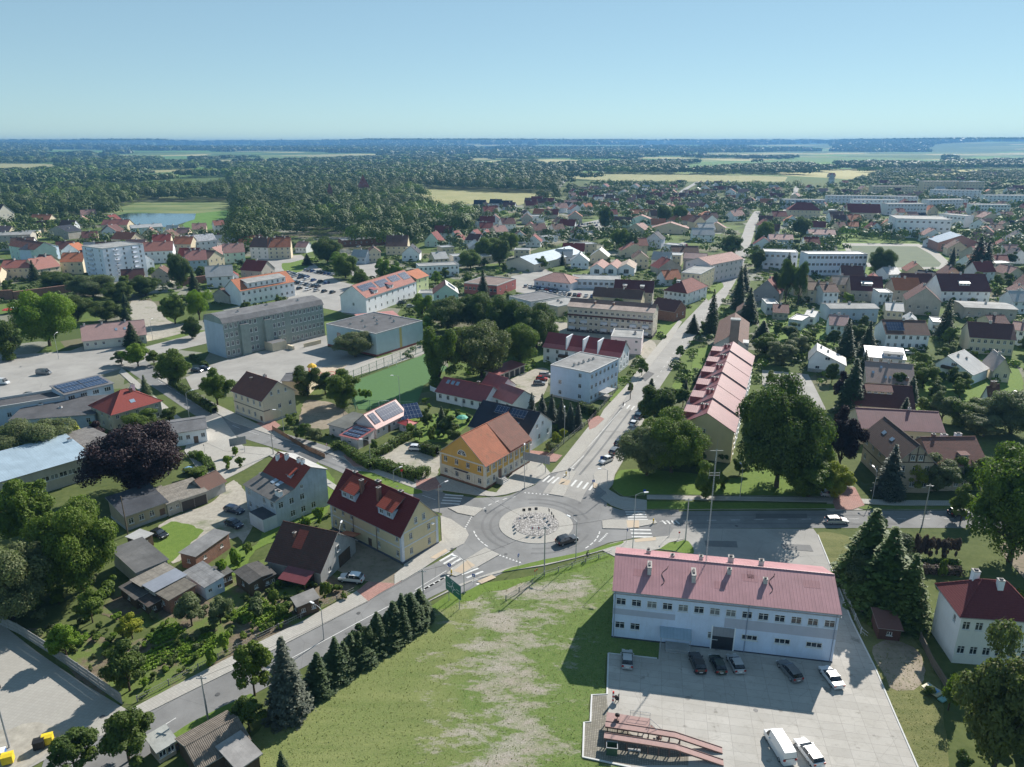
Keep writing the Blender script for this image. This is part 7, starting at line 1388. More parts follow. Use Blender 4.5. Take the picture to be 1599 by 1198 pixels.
def car(px, py, ang, kind, c, label=None, px2=None, far=False, sc=1.):
    if px2: a, b = G(px, py), G(*px2); x, y = (a[0]+b[0])/2, (a[1]+b[1])/2; ang = math.atan2(b[1]-a[1], b[0]-a[0])
    else: x, y = G(px, py); ang = R(ang)
    me = car_meshes(kind, PC[c]); L, W, st = CAR[kind]
    T = thing('parked_car' if kind != 'van' else 'van', label or '', 'car' if kind != 'van' else 'van', (x, y, .1), ang); T.scale = (sc, sc, sc)
    link('body', me[0], T); link('glazing', me[1], T)
    for s in (-1, 1):
        for t in (.18, .81):
            o = link('wheel', me[4], T); o.location = (t*L-L/2, s*(W/2-.13), .33)
            if not far: link('rim', me[5], o)
        if not far:
            o = link('headlight', me[2], T); o.location = (L/2-.10, s*W*.33, st[-2][1]-.12); o = link('tail_light', me[3], T); o.location = (-L/2+.03, s*W*.39, st[1][1]-.12)
    if not far: o = link('number_plate', me[6], T); o.location = (-L/2-.01, 0, .55)
    return T
car(885, 848, 0, 'suv', 'black', 'black sport utility car driving round the roundabout', px2=None).rotation_euler.z = R(28)
car(549, 908, 0, 'suv', 'white', 'white car with black roof rails parked beside the old barn', px2=None).rotation_euler.z = R(170)
for x, y, a, k, c, l in [
 (979, 1034, 82, 'hatch', 'silver', 'silver hatchback alone at the kerbed corner below the pink-roofed hall'), (1088, 1040, 92, 'suv', 'black', 'black car with roof rails, first in the row before the hall gate'), (1120, 1042, 93, 'hatch', 'dark green', 'dark green-grey hatchback in the middle of the row before the hall'),
 (1148, 1041, 95, 'hatch', 'silver', 'silver hatchback third in the row before the hall gate'), (1232, 1052, 104, 'wagon', 'grey', 'blue-grey estate car near the right end of the hall'), (1297, 1062, 98, 'sedan', 'white', 'white saloon with dark sunroof at the right corner of the hall'),
 (1216, 1172, 98, 'van', 'white', 'white long van at the bottom of the concrete yard'), (1262, 1180, 103, 'wagon', 'white', 'white estate car beside the white van at the bottom'),
 (652, 704, -8, 'suv', 'white', 'white car on the gravel place beside the solar house'), (249, 838, -28, 'hatch', 'black', 'black car parked on the yard lawn by the carport'),
 (366, 800, -24, 'wagon', 'dark blue', 'dark blue estate car left of the blue-grey house, upper one'), (366, 822, -30, 'hatch', 'dark blue', 'dark blue hatchback left of the blue-grey house, lower one'), (298, 740, -28, 'hatch', 'light blue', 'pale blue car half hidden behind the purple beech'),
 (946, 722, 222, 'hatch', 'white', 'white hatchback nearest the roundabout in the avenue parking lane'), (960, 707, 60, 'wagon', 'grey', 'dark grey car second in the avenue parking lane'), (967, 694, 60, 'hatch', 'dark blue', 'dark blue car third in the avenue parking lane'),
 (990, 664, 62, 'hatch', 'white', 'white car fourth in the avenue parking lane'), (998, 653, 62, 'suv', 'grey', 'grey car farthest up the avenue parking lane'),
 (1306, 817, 0, 'wagon', 'silver', 'silver estate car driving past the conifers on the right street'), (1497, 805, 5, 'suv', 'black', 'black car half hidden by the big tree on the right street'),
 (842, 601, -5, 'hatch', 'grey', 'grey car nearest the blue block in the garage court'), (846, 594, -5, 'hatch', 'red', 'red car beside the blue block in the garage court'), (852, 588, -5, 'wagon', 'silver', 'silver car behind the red one in the garage court'),
 (69, 585, 0, 'van', 'grey', 'dark grey minibus driving along the town square'), (48, 621, -4, 'suv', 'black', 'black car alone on the pale yard behind the flat-roofed shop'), (4, 600, -10, 'van', 'white', 'white van at the left edge by the town square'),
 (308, 581, -12, 'hatch', 'black', 'black car left of two under the school wall'), (319, 578, -12, 'hatch', 'dark blue', 'dark blue car right of two under the school wall'), (628, 474, 10, 'hatch', 'grey', 'grey car by the salmon-roofed annex'), (641, 480, 15, 'hatch', 'silver', 'silver car by the bright green tree near the annex'),
 (937, 553, 0, 'hatch', 'red', 'red car beside the pinkish cube house'), (1590, 618, 10, 'hatch', 'white', 'white car at the right frame edge garden'), (1418, 553, 0, 'hatch', 'white', 'white car beside the solar double house'), (1295, 775, -10, 'hatch', 'silver', 'silver car under the maple by the tan villa')]:
    car(x, y, a, k, c, l, sc=.98 if k != 'van' or y > 700 else .85)
LOTS = [((452, 427), (480, 434), 7), ((478, 423), (520, 430), 9), ((456, 441), (496, 449), 8), ((459, 433), (510, 443), 6), ((468, 452), (520, 458), 5), ((822, 448), (868, 455), 8), ((860, 458), (905, 463), 7), ((840, 455), (850, 459), 2), ((905, 462), (925, 465), 3), ((868, 464), (890, 469), 4),
 ((905, 352), (938, 348), 9), ((908, 357), (932, 353), 7), ((1045, 388), (1072, 384), 5), ((1048, 397), (1075, 394), 5), ((545, 382), (560, 386), 3), ((1520, 545), (1560, 549), 2)]
LN = ['in the town car park, top row', 'in the town car park, kerb row', 'in the town car park, lower row', 'in the town car park, middle row', 'in the town car park, bottom row', 'before the pink-roofed shop', 'before the flat market hall', 'beside the pink-roofed shop', 'right of the market hall', 'at the market entrance',
 'on the far parking strip, upper row', 'on the far parking strip, lower row', 'in the yard behind the stepped apartments, upper', 'in the yard behind the stepped apartments, lower', 'by the ribbed-roof park building', 'before the cream and blue house']
cl_ = ['white', 'silver', 'grey', 'black', 'blue', 'red', 'dark blue', 'silver', 'white', 'black']
for (a, b, n), ln in zip(LOTS, LN):
    for k in range(n):
        t = k/max(1, n-1); c = cl_[rnd.randrange(10)]; ty = ('hatch', 'wagon', 'sedan', 'suv')[rnd.randrange(4)]
        T = car(a[0]+(b[0]-a[0])*t+rnd.uniform(-.6, .6), a[1]+(b[1]-a[1])*t, 75+rnd.uniform(-4, 4), ty, c, far=True); T['label'] = f'{ORDN[k]} car from left {ln}, {c}'; T['group'] = 'parked cars '+ln.split(',')[0]
# ---------------------------------------------------------------- street furniture
STEEL = plain((.38, .39, .40), .5, .2); WOOD = bark((.16, .13, .10)); CPOLE = plaster((.42, .40, .37), .5); SW = plain((.8, .8, .8), .4); SB = plain((.01, .07, .35), .4); SR = plain((.5, .02, .02), .4); SG = plain((.0, .17, .12), .4); BK = plain((.02, .02, .02), .5); SBK = plain((.30, .31, .32), .5); SY = plain((.65, .42, .02), .5)
def lamp(bx, by, ty, ang, label, arm=1.6, mat=None, r=.09):
    x, y = G(bx, by); h = hgt(bx, by, ty); T = thing('street_lamp', label, 'street lamp', (x, y, 0), R(ang)); m = MB(); mt = mat or STEEL; m.tube((0, 0, 0), (0, 0, h-.4), r, r*.6, mt, 8); m.tube((0, 0, h-.4), (arm*.5, 0, h), r*.5, r*.45, mt, 6); m.tube((arm*.5, 0, h), (arm, 0, h+.1), r*.45, r*.4, mt, 6); m.build('post', T)
    m = MB(); m.slab([(arm-.1, -.16, h+.2), (arm+.7, -.14, h+.26), (arm+.7, .14, h+.26), (arm-.1, .16, h+.2)], .14, SW); m.build('lamp_head', T)
for a in [(506, 999, 948, 150, 'bent steel street lamp at the roadside behind the small garden shed'), (725, 928, 872, 160, 'street lamp behind the green direction sign'), (899, 875, 812, 140, 'thin street lamp on the verge beside the black car at the roundabout'), (947, 776, 732, 190, 'street lamp on the pavement by the corner lawn'),
 (686, 800, 756, 30, 'street lamp at the crossing before the ochre corner house'), (819, 764, 700, 90, 'slim lamp post on the pavement of the ochre corner house'), (615, 754, 733, 30, 'low street lamp behind the yellow house ridge'), (579, 730, 686, 190, 'pale lamp post at the clipped hedge of the drive'), (444, 681, 640, 190, 'pale lamp post on the pavement below the cream house'),
 (296, 655, 612, 40, 'street lamp left of the cream house at the junction'), (534, 876, 824, 90, 'pale lamp post between old barn and yellow house'), (987, 870, 770, 0, 'lamp post at the left end of the pink-roofed hall'), (1362, 780, 735, 90, 'lamp post in front of the half-timbered villa'), (1155, 778, 730, 90, 'lamp post under the big oak'), (625, 638, 586, 200, 'floodlight mast at the edge of the green pitch'), (92, 561, 522, 90, 'tall mast by the bright tree on the square'), (239, 532, 500, 90, 'lamp post right of the faded pink cottage'), (881, 690, 640, 90, 'lamp post in the yellow shrubs by the avenue')]: lamp(*a)
def pole(bx, by, ty, label, r=.14, mat=None, top=True):
    x, y = G(bx, by); h = hgt(bx, by, ty); T = thing('utility_pole', label, 'pole', (x, y, 0)); m = MB(); m.tube((0, 0, 0), (0, 0, h), r, r*.7, mat or CPOLE, 8); m.build('post', T)
    if top:
        m = MB(); m.box((-.7, -.06, h-.5), (.7, .06, h-.38), STEEL)
        for q in (-.6, -.2, .2, .6): m.tube((q, 0, h-.38), (q, 0, h-.2), .04, .03, SW, 6)
        m.build('crossarm', T)
    return (x, y, h)
P1 = pole(850, 896, 822, 'concrete pole on the grass verge below the roundabout'); P2 = pole(662, 950, 889, 'dark concrete pole beside the spruce screen'); P3 = pole(1070, 846, 778, 'concrete pole behind the pink-roofed hall ridge'); P4 = pole(325, 1124, 1055, 'leaning pole on the verge above the ribbed-roof shed'); P5 = pole(1440, 820, 756, 'tall pole carrying many wires at the right street'); P6 = pole(200, 836, 775, 'wooden pole at the corner of the tan courtyard house', mat=WOOD, top=False); P7 = pole(427, 710, 672, 'thin dark pole at the kerb above the blue-grey house', top=False)
P8 = pole(984, 624, 598, 'wooden pole beside the blue block entrance', mat=WOOD, top=False)
def wire(p, q, label, sag=.8, n=10):
    m = MB(); P = [(p[0]+(q[0]-p[0])*k/n, p[1]+(q[1]-p[1])*k/n, p[2]-.3+(q[2]-p[2])*k/n-sag*4*(k/n)*(1-k/n)) for k in range(n+1)]
    for a, b in zip(P, P[1:]): m.tube(a, b, .022, .022, BK, 4, False)
    tag(m.build('wire'), label, 'wire', 'overhead wires')
wire(P2, P1, 'overhead wire from the spruce screen to the roundabout pole'); wire(P1, P3, 'overhead wire from the roundabout pole towards the hall'); wire(P2, P4, 'overhead wire along the lower road above the spruces'); wire(P3, P5, 'long overhead wire from the hall to the right street', 1.5); wire(P5, (*G(1640, 850), 9), 'overhead wire running off to the right edge'); wire(P5, (*G(1333, 790), 6), 'overhead wire from the tall pole to the red driveway')
wire(P6, (*G(300, 790), 6), 'thin wire from the courtyard pole to the garages'); wire(P1, (*G(700, 775), 7), 'overhead wire crossing the roundabout to the left')
def sign(bx, by, ty, shape, ang, label, col=None, w_=.6, back=False):
    x, y = G(bx, by); h = max(1.6, hgt(bx, by, ty)); T = thing('road_sign', label, 'road sign', (x, y, .12), R(ang)); m = MB(); m.tube((0, 0, 0), (0, 0, h), .035, .035, STEEL, 6); m.build('post', T); m = MB(); c = (0, -.06, h-w_/2)
    if shape == 'round': m.tube((0, -.05, c[2]), (0, -.08, c[2]), w_/2, w_/2, col or SB, 18)
    elif shape == 'tri': m.poly([(-w_/2, -.07, c[2]-w_*.4), (w_/2, -.07, c[2]-w_*.4), (0, -.07, c[2]+w_*.45)], SR); m.poly([(-w_*.33, -.075, c[2]-w_*.3), (w_*.33, -.075, c[2]-w_*.3), (0, -.075, c[2]+w_*.28)], SW); m.poly([(w_/2, -.05, c[2]-w_*.4), (-w_/2, -.05, c[2]-w_*.4), (0, -.05, c[2]+w_*.45)], SBK)
    else: m.box((-w_/2, -.08, c[2]-w_/2), (w_/2, -.05, c[2]+w_/2), col or SB)
    if shape == 'square': m.poly([(-w_*.32, -.085, c[2]-w_*.3), (w_*.32, -.085, c[2]-w_*.3), (0, -.085, c[2]+w_*.32)], SW)
    if shape == 'arrow': m.poly([(-w_*.1, -.085, c[2]-w_*.3), (w_*.3, -.085, c[2]), (-w_*.1, -.085, c[2]+w_*.3)], SW)
    if shape == 'round' and not back: m.poly([(-w_*.16, -.085, c[2]+w_*.1), (w_*.24, -.085, c[2]-w_*.24), (w_*.05, -.085, c[2]+w_*.26)][::-1], SW)
    m.build('plate', T); return T
sign(702, 892, 880, 'round', -15, 'round blue keep-right sign on the lower traffic island', w_=.8); sign(740, 914, 897, 'square', -20, 'blue pedestrian crossing sign on the grass verge'); sign(809, 888, 866, 'arrow', 60, 'narrow road sign seen edge-on at the roundabout exit'); sign(926, 768, 750, 'square', 10, 'blue crossing sign beside the right avenue crossing'); sign(829, 757, 742, 'round', 190, 'round sign seen from behind on the ochre house pavement', SBK, .7, True)
sign(889, 748, 732, 'round', 200, 'dark round sign back on the upper traffic island', SBK, .9, True); sign(978, 848, 826, 'square', 100, 'pedestrian sign at the shaded crossing by the street'); sign(1045, 838, 813, 'round', 95, 'tall thin sign at the end of the shaded island', SBK, .4, True); sign(852, 738, 722, 'square', 200, 'small grey sign back near the big board', SBK, .5); sign(939, 722, 714, 'box', 20, 'blue parking sign in front of the white hatchback', SB, .8)
sign(628, 752, 733, 'round', 30, 'red and white no-entry sign at the gravel parking place', SR, .7, True); sign(511, 707, 692, 'tri', 0, 'yellow-backed triangular warning sign at the clipped hedge', w_=.8); sign(1060, 842, 832, 'box', 0, 'narrow red banner sign at the corner grass', SR, .35); sign(1006, 775, 765, 'box', 0, 'blue sign under the trees by the avenue corner', SB, .6); sign(835, 903, 892, 'box', 20, 'small orange gas marker post beside the verge', plain((.6, .15, .02)), .3); sign(838, 901, 891, 'box', 20, 'second small orange marker post beside the verge', plain((.6, .15, .02)), .3)
sign(320, 708, 695, 'box', 0, 'small dark post sign on the corner square', BK, .25)
# yellow island bollards
for x, y, l in ((705, 899, 'yellow bollard at the tip of the lower traffic island'), (884, 744, 'yellow bollard on the upper traffic island'), (1020, 818, 'yellow bollard at the tip of the shaded island')):
    X, Y = G(x, y); T = thing('bollard', l, 'bollard', (X, Y, .15)); m = MB(); m.lathe((0, 0, 0), [(.0, 0), (.16, 0), (.14, .5), (.16, .95), (.12, 1.05), (0, 1.1)], SY, 10); m.build('post', T); m = MB(); m.lathe((0, 0, 0), [(.17, .25), (.175, .45)], SW, 10); m.build('band', T)
# chevron signs of the roundabout: three groups of three
for gx, gy, ang, nm_ in ((817, 795, 180, 'far'), (836, 840, 0, 'near'), (860, 802, 110, 'right')):
    pts = {'far': [(818, 806), (827, 805), (837, 804)], 'near': [(831, 834), (841, 834.5), (851, 834)], 'right': [(857, 806), (861, 811), (864, 816)]}[nm_]
    for q, (x, y) in enumerate(pts):
        X, Y = G(x, y); T = thing('chevron_sign', f"{('left', 'middle', 'right')[q]} one of three chevron signs on the {nm_} side of the stone island", 'road sign', (X, Y, .15), R(ang)); m = MB(); m.tube((0, 0, 0), (0, 0, 1.5), .03, .03, STEEL, 6); m.build('post', T)
        m = MB(); m.box((-.32, -.05, .95), (.32, -.02, 1.6), BK if nm_ != 'near' else SW); m.poly([(-.2, -.056, 1.0), (.0, -.056, 1.0), (.22, -.056, 1.27), (.0, -.056, 1.55), (-.2, -.056, 1.55), (.02, -.056, 1.27)], SR); m.build('plate', T)
for q, (x, y) in enumerate(((810, 818), (811, 823), (812, 828))):
    X, Y = G(x, y); T = thing('chevron_sign', f"{('farthest', 'middle', 'nearest')[q]} of three chevron signs on the left side of the stone island", 'road sign', (X, Y, .15), R(-80)); m = MB(); m.tube((0, 0, 0), (0, 0, 1.5), .03, .03, STEEL, 6); m.build('post', T); m = MB(); m.box((-.32, -.05, .95), (.32, -.02, 1.6), SW); m.poly([(-.2, -.056, 1.0), (.0, -.056, 1.0), (.22, -.056, 1.27), (.0, -.056, 1.55), (-.2, -.056, 1.55), (.02, -.056, 1.27)], SR); m.build('plate', T)
# big boards
def board(pa, pb, z0, z1, front, label, name='direction_sign', extra=None, posts=(.15, .85)):
    a, b = Vector(G(*pa)), Vector(G(*pb)); u = b-a; L = u.length; T = thing(name, label, 'direction sign', (a.x, a.y, 0), math.atan2(u.y, u.x)); m = MB(); m.box((0, -.05, z0), (L, .02, z1), front); m.box((-.05, .021, z0-.05), (L+.05, .06, z1+.05), SBK); m.build('panel', T); m = MB()
    for p in posts: m.tube((L*p, .12, 0), (L*p, .12, z1), .06, .06, STEEL, 8)
    m.build('posts' if False else 'support_frame', T)
    if extra:
        m = MB(); extra(m, L, z0, z1); m.build('lettering', T)
    return T
def green_sign(m, L, z0, z1):
    y = -.056; cx, cz = L*.48, (z0+z1)/2-.15; n = 20; H_ = z1-z0
    for k in range(n):
        if k in (14, 15): continue
        a, b = 2*math.pi*k/n, 2*math.pi*(k+1)/n; m.poly([(cx+r*math.cos(t), y, cz+r*math.sin(t)) for r, t in ((.3, a), (.3, b), (.42, b), (.42, a))][::-1], SW)
    for a, ln in ((math.pi/2, .8), (math.pi, .7), (0, .7), (-math.pi/2, .8)):
        c, s = math.cos(a), math.sin(a); m.poly([(cx+c*q-s*w_, y, cz+s*q+c*w_) for q, w_ in ((.4, -.05), (ln, -.05), (ln, .05), (.4, .05))], SW); m.poly([(cx+c*q-s*w_, y, cz+s*q+c*w_) for q, w_ in ((ln, -.14), (ln+.22, 0), (ln, .14))], SW)
    r = random.Random(4)
    for x0, z in ((.12, .55), (.12, .35), (.72, .55), (.72, .35), (.4, .88)):
        x = L*x0
        for k in range(6): w_ = .09+.05*r.random(); m.box((x, y-.004, z0+H_*z), (x+w_, y, z0+H_*z+.13), SW); x += w_+.04
board((697, 936), (720, 955), 2.2, 4.9, SG, 'large green direction board with white roundabout diagram on the verge', extra=green_sign)
board((858, 741), (817, 733), 2.6, 4.6, SG, 'big grey-backed board on two posts beside the ochre corner house'); board((386, 706), (361, 711), 2.4, 4.4, SG, 'big grey-backed board on posts above the corner square')
# ---------------------------------------------------------------- yard objects
RUST = plain((.34, .22, .20), .8); RST2 = plain((.20, .12, .10), .8)
a, b = Vector(G(940, 1150, 0)), Vector(G(1138, 1178, 0)); u = (b-a).normalized(); T = thing('loading_ramp', 'long rusty two-track vehicle ramp with platform and stairs in the concrete yard', 'ramp', (*G(942, 1168), 0), math.atan2(u.y, u.x)-R(1)); Lr = 15.2
def track(y0, y1):
    m = MB(); zt = [(0, 1.55), (.62*Lr*.62, 1.55), (.6*Lr, 1.5), (Lr, .12)]
    for (x0, z0), (x1, z1) in zip(zt, zt[1:]):
        m.slab([(x0, y0, z0), (x1, y0, z1), (x1, y1, z1), (x0, y1, z0)], .14, RUST, RST2); 
        for yy in (y0, y1-.06): m.slab([(x0, yy, z0+.08), (x1, yy, z1+.08), (x1, yy+.06, z1+.08), (x0, yy+.06, z0+.08)], .08, RST2)
    for k in range(8): x = .3+k*1.35; m.box((x-.06, y0+.05, 0), (x+.06, y0+.17, 1.4), RST2); m.box((x-.06, y1-.17, 0), (x+.06, y1-.05, 1.4), RST2); m.box((x-.05, y0, 1.2), (x+.05, y1, 1.32), RST2)
    return m
track(0, 1.05).build('track', T); track(2.0, 3.05).build('track', T); m = MB(); m.box((.05, 2.0, 1.42), (5.8, 4.7, 1.56), RUST)
for x in (.2, 3, 5.6): m.box((x-.06, 4.5, 0), (x+.06, 4.6, 1.42), RST2)
m.build('platform', T); m = MB()
for k in range(6): m.box((5.9+k*.26, 2.9, 1.35-k*.24), (6.2+k*.26, 3.7, 1.4-k*.24), RST2)
for y in (2.9, 3.7): m.tube((5.8, y, 2.4), (7.4, y, 1.0), .03, .03, STEEL, 5); m.tube((5.8, y, 1.5), (5.8, y, 2.4), .03, .03, STEEL, 5); m.tube((7.4, y, 0), (7.4, y, 1.), .03, .03, STEEL, 5)
m.build('stairs', T); m = MB()
for z in (1.0, .55): m.tube((3.2, 4.65, 1.5+z), (5.8, 4.65, 1.5+z), .025, .025, STEEL, 5)
for x in (3.2, 4.5, 5.8): m.tube((x, 4.65, 1.5), (x, 4.65, 2.5), .025, .025, STEEL, 5)
m.build('handrail', T); m = MB(); m.tube((1.5, 3.6, 1.56), (1.5, 3.6, 2.3), .06, .06, RST2, 6); m.tube((1.5, 3.5, 2.3), (1.5, 3.7, 2.35), .32, .32, BK, 14); m.box((1.1, 3.2, 1.57), (1.8, 3.5, 1.8), RST2); m.build('hand_wheel', T)
X, Y = G(957, 1098); T = thing('barrier_post', 'red and white striped post with metal frame at the yard corner', 'post', (X, Y, .1), .2); m = MB()
for k in range(6): m.lathe((0, 0, k*.32), [(0, 0), (.14, 0), (.14, .318), (0, .318)], SR if k % 2 else SW, 10)
m.build('post', T); m = MB(); m.tube((.3, 0, 0), (.9, .1, 1.3), .05, .05, BK, 6); m.tube((.9, .1, 1.3), (.9, .1, 0), .05, .05, BK, 6); m.tube((.5, -.02, .7), (.6, .06, .7), .4, .4, BK, 12); m.build('frame', T)
X, Y = G(955, 1176); T = thing('skip_container', 'open dark green metal container below the ramp', 'container', (X, Y, .1), -.12); m = MB(); gc = plain((.05, .10, .06), .6)
for q in (((-.7, -.55, 0), (.7, -.5, 1.2)), ((-.7, .5, 0), (.7, .55, 1.2)), ((-.7, -.5, 0), (-.65, .5, 1.2)), ((.65, -.5, 0), (.7, .5, 1.2)), ((-.65, -.5, .05), (.65, .5, .1))): m.box(*q, gc)
m.build('body', T); m = MB()
for q in (((-.74, -.6, 1.2), (.74, -.5, 1.27)), ((-.74, .5, 1.2), (.74, .6, 1.27)), ((-.74, -.5, 1.2), (-.65, .5, 1.27)), ((.65, -.5, 1.2), (.74, .5, 1.27))): m.box(*q, SBK)
m.build('rim', T)
X, Y = G(990, 1176); T = thing('bench', 'pale low bench beside the rusty ramp', 'bench', (X, Y, .1), -.1); m = MB(); m.box((-.8, -.2, .4), (.8, .2, .46), CON); m.build('seat', T)
for s in (-1, 1): m = MB(); m.box((s*.65-.06, -.18, 0), (s*.65+.06, .18, .4), CON); m.build('leg', T)
# antenna mast on the hall
X, Y = G(1102, 881, 11.2); T = thing('antenna_mast', 'tall thin lattice radio mast with crossbars rising from the pink roof', 'mast', (X, Y, 10.2)); h = 21.; m = MB(); r = .10
for k in range(3): a = k*2.094; m.tube((r*math.cos(a), r*math.sin(a), 0), (r*math.cos(a), r*math.sin(a), h), .02, .02, STEEL, 5)
for q in range(60):
    for k in range(3): a, b_ = k*2.094, (k+1)*2.094; z = q*h/60; m.tube((r*math.cos(a), r*math.sin(a), z), (r*math.cos(b_), r*math.sin(b_), z+h/60), .011, .011, SW, 4, False)
m.build('lattice', T); m = MB()
for z, l_ in ((h-.3, 1.0), (h-4, .85), (h-4.4, .85)): m.tube((-l_, 0, z), (l_, 0, z), .03, .03, STEEL, 5)
for x in (-.8, .8): m.tube((x, 0, h-5), (x, 0, h-3.6), .02, .02, STEEL, 5)
m.tube((0, 0, h), (0, 0, h+1.6), .02, .02, STEEL, 5); m.build('aerial', T)
# concrete fence and others
def fence(pts, h, mat, label, name='fence', post=2.5, th=.08, pmat=None, rails=False, cat='fence', posth=.1):
    P = [G(*p) for p in pts]; T = thing(name, label, cat, (*P[0], 0)); o = P[0]; m = MB(); pp = []
    for a, b in zip(P, P[1:]):
        d = math.dist(a, b); n = max(1, int(d/post)); an = math.atan2(b[1]-a[1], b[0]-a[0])
        for k in range(n):
            x, y = a[0]+(b[0]-a[0])*k/n-o[0], a[1]+(b[1]-a[1])*k/n-o[1]; pp.append((x, y, an)); M = Matrix.Translation((x, y, 0)) @ Matrix.Rotation(an, 4, 'Z')
            if rails:
                for z in (h*.95, h*.5): m.obox(M, (0, -.02, z-.03), (d/n, .02, z+.03), mat)
                for q in range(int(d/n/.35)): m.obox(M, (q*.35, -.012, .05), (q*.35+.02, .012, h), mat)
            else:
                for q in range(3): m.obox(M, (.06, -th/2, .05+q*h/3), (d/n-.06, th/2, (q+1)*h/3-.015), mat)
    m.build('panel', T)
    for x, y, an in pp[:95]:
        k = ('fp', name, h)
        if k not in WM: q = MB(); q.box((-.07, -.07, 0), (.07, .07, h+posth), pmat or mat); WM[k] = q.mesh('post')
        o_ = link('post', WM[k], T); o_.location = (x, y, 0); o_.rotation_euler = (0, 0, an)
    return T
fence([(-30, 962), (30, 990), (80, 1022), (140, 1064), (192, 1101)], 2.0, plaster((.30, .295, .28), .9), 'long grey concrete panel fence along the empty paved lot', 'concrete_fence')
fence([(540, 599), (600, 574), (672, 545)], 3.5, plain((.10, .22, .14), .7), 'tall green ball-stop fence behind the sports pitch', 'ball_fence', rails=True, post=4); fence([(540, 600), (556, 642), (646, 644)], 3.5, plain((.10, .22, .14), .7), 'tall green ball-stop fence along the near pitch side', 'ball_fence', rails=True, post=4)
fence([(426, 672), (480, 704), (508, 716)], 1.3, plain((.2, .11, .06), .8), 'brown wooden garden fence above the main road pavement', 'wooden_fence'); fence([(845, 726), (880, 694), (920, 660), (968, 605)], 1.3, plain((.2, .2, .2), .6), 'thin metal fence along the avenue gardens', 'metal_fence', rails=True, post=3)
fence([(1302, 895), (1344, 990), (1354, 998)], 1.2, plain((.45, .45, .45), .6), 'low metal fence between yard and conifers', 'metal_fence', rails=True, post=3); fence([(1436, 1000), (1455, 1040), (1480, 1080)], 1.5, plain((.16, .13, .1), .8), 'dark wooden fence beside the maroon-roofed house', 'wooden_fence')
fence([(672, 610), (700, 622), (722, 636)], 1.6, WHT, 'white slatted fence beside the long white cottage', 'white_fence'); fence([(215, 1096), (310, 1046), (400, 1000), (470, 966), (553, 925)], 1.0, plain((.30, .29, .27), .7), 'low wire fence between allotments and pavement', 'wire_fence', rails=True, post=3)
fence([(262, 1182), (308, 1152), (352, 1124)], 1.2, plain((.10, .09, .08), .8), 'dark boarded fence along the yard below the road', 'board_fence'); fence([(790, 938), (850, 900), (955, 866)], 1.0, plain((.3, .3, .3), .6), 'sparse wire fence across the meadow edge', 'wire_fence', rails=True, post=3)
# wooden hut, pallets, bins
T, (L, D), za, ro = house('garden_hut', 'small dark brown wooden hut with rusty roof beside the conifers', 'hut', (1370, 998), (1404, 1002), 4., 2.3, 2.9, 'x', plain((.16, .075, .06), .7), plain((.10, .045, .035), .8), prof=[(0, 2.2), (1, 2.8)], over=.3, th=.08, sn='the garden hut', win={'f': (1, 1, .8, .7)})
for q, (x, y) in enumerate(((1310, 893), (1330, 925), (1335, 934), (1339, 945), (1342, 955))):
    X, Y = G(x, y); T = thing('brick_pallet', f'{ORDN[q]} pallet of pale bricks from the street beside the conifers', 'pallet', (X, Y, .03), -.25, 'brick pallets'); m = MB()
    for i in range(5):
        for j in range(5): m.box((-.5+i*.2, -.5, .14+j*.17), (-.5+i*.2+.19, .5, .14+j*.17+.16), plaster((.40, .34, .29), .7))
    m.build('bricks', T); m = MB()
    for j in (-.5, -.05, .4): m.box((-.55, j, 0), (.55, j+.1, .12), WOOD)
    m.build('pallet_base', T)
def bin_(x, y, ang, col, lid, label, w_=1.25, d=1., h=1.2):
    X, Y = G(x, y); T = thing('waste_container', label, 'waste container', (X, Y, .12), R(ang), 'waste containers by the paved lot'); m = MB(); m.slab([(-w_/2, -d/2, h), (w_/2, -d/2, h), (w_/2, d/2, h), (-w_/2, d/2, h)], h-.15, col)
    for q in (-.3, 0, .3): m.box((q*w_-.03, -d/2-.02, .3), (q*w_+.03, -d/2, h-.1), col)
    m.build('body', T); m = MB(); m.slab([(-w_/2-.04, -d/2-.04, h+.07), (w_/2+.04, -d/2-.04, h+.07), (w_/2+.02, 0, h+.2), (-w_/2-.02, 0, h+.2)], .06, lid); m.slab([(-w_/2-.02, 0, h+.2), (w_/2+.02, 0, h+.2), (w_/2+.04, d/2+.04, h+.09), (-w_/2-.04, d/2+.04, h+.09)], .06, lid); m.build('lid', T)
    for sx in (-1, 1):
        for sy in (-1, 1): m = MB(); m.tube((sx*w_*.38, sy*d*.35-.04, .1), (sx*w_*.38, sy*d*.35+.04, .1), .09, .09, BK, 8); m.build('wheel', T)
YL = plain((.75, .55, .03), .5); bin_(76, 1162, 22, YL, YL, 'yellow recycling container right of the black one'); bin_(63, 1169, 22, BK, BK, 'black waste container left of the yellow one'); bin_(14, 1192, 22, YL, YL, 'yellow recycling container at the bottom left corner'); bin_(2, 1186, 22, plain((.05, .15, .4)), SW, 'blue container with white lid at the left edge')
X, Y = G(15, 1168); h = hgt(15, 1168, 1076); T = thing('street_lamp', 'leaning lamp post with orange and black sign at the lower left edge', 'street lamp', (X, Y, 0)); m = MB(); m.tube((0, 0, 0), (0, 0, h), .13, .1, STEEL, 8); m.build('post', T); m = MB(); m.tube((0, -.35, h), (0, .35, h), .5, .5, plain((.6, .16, .04)), 14); m.tube((0, .36, h), (0, .5, h), .62, .62, BK, 14); m.build('sign_discs', T)  # orange and black sign discs on top of the post, no lamp
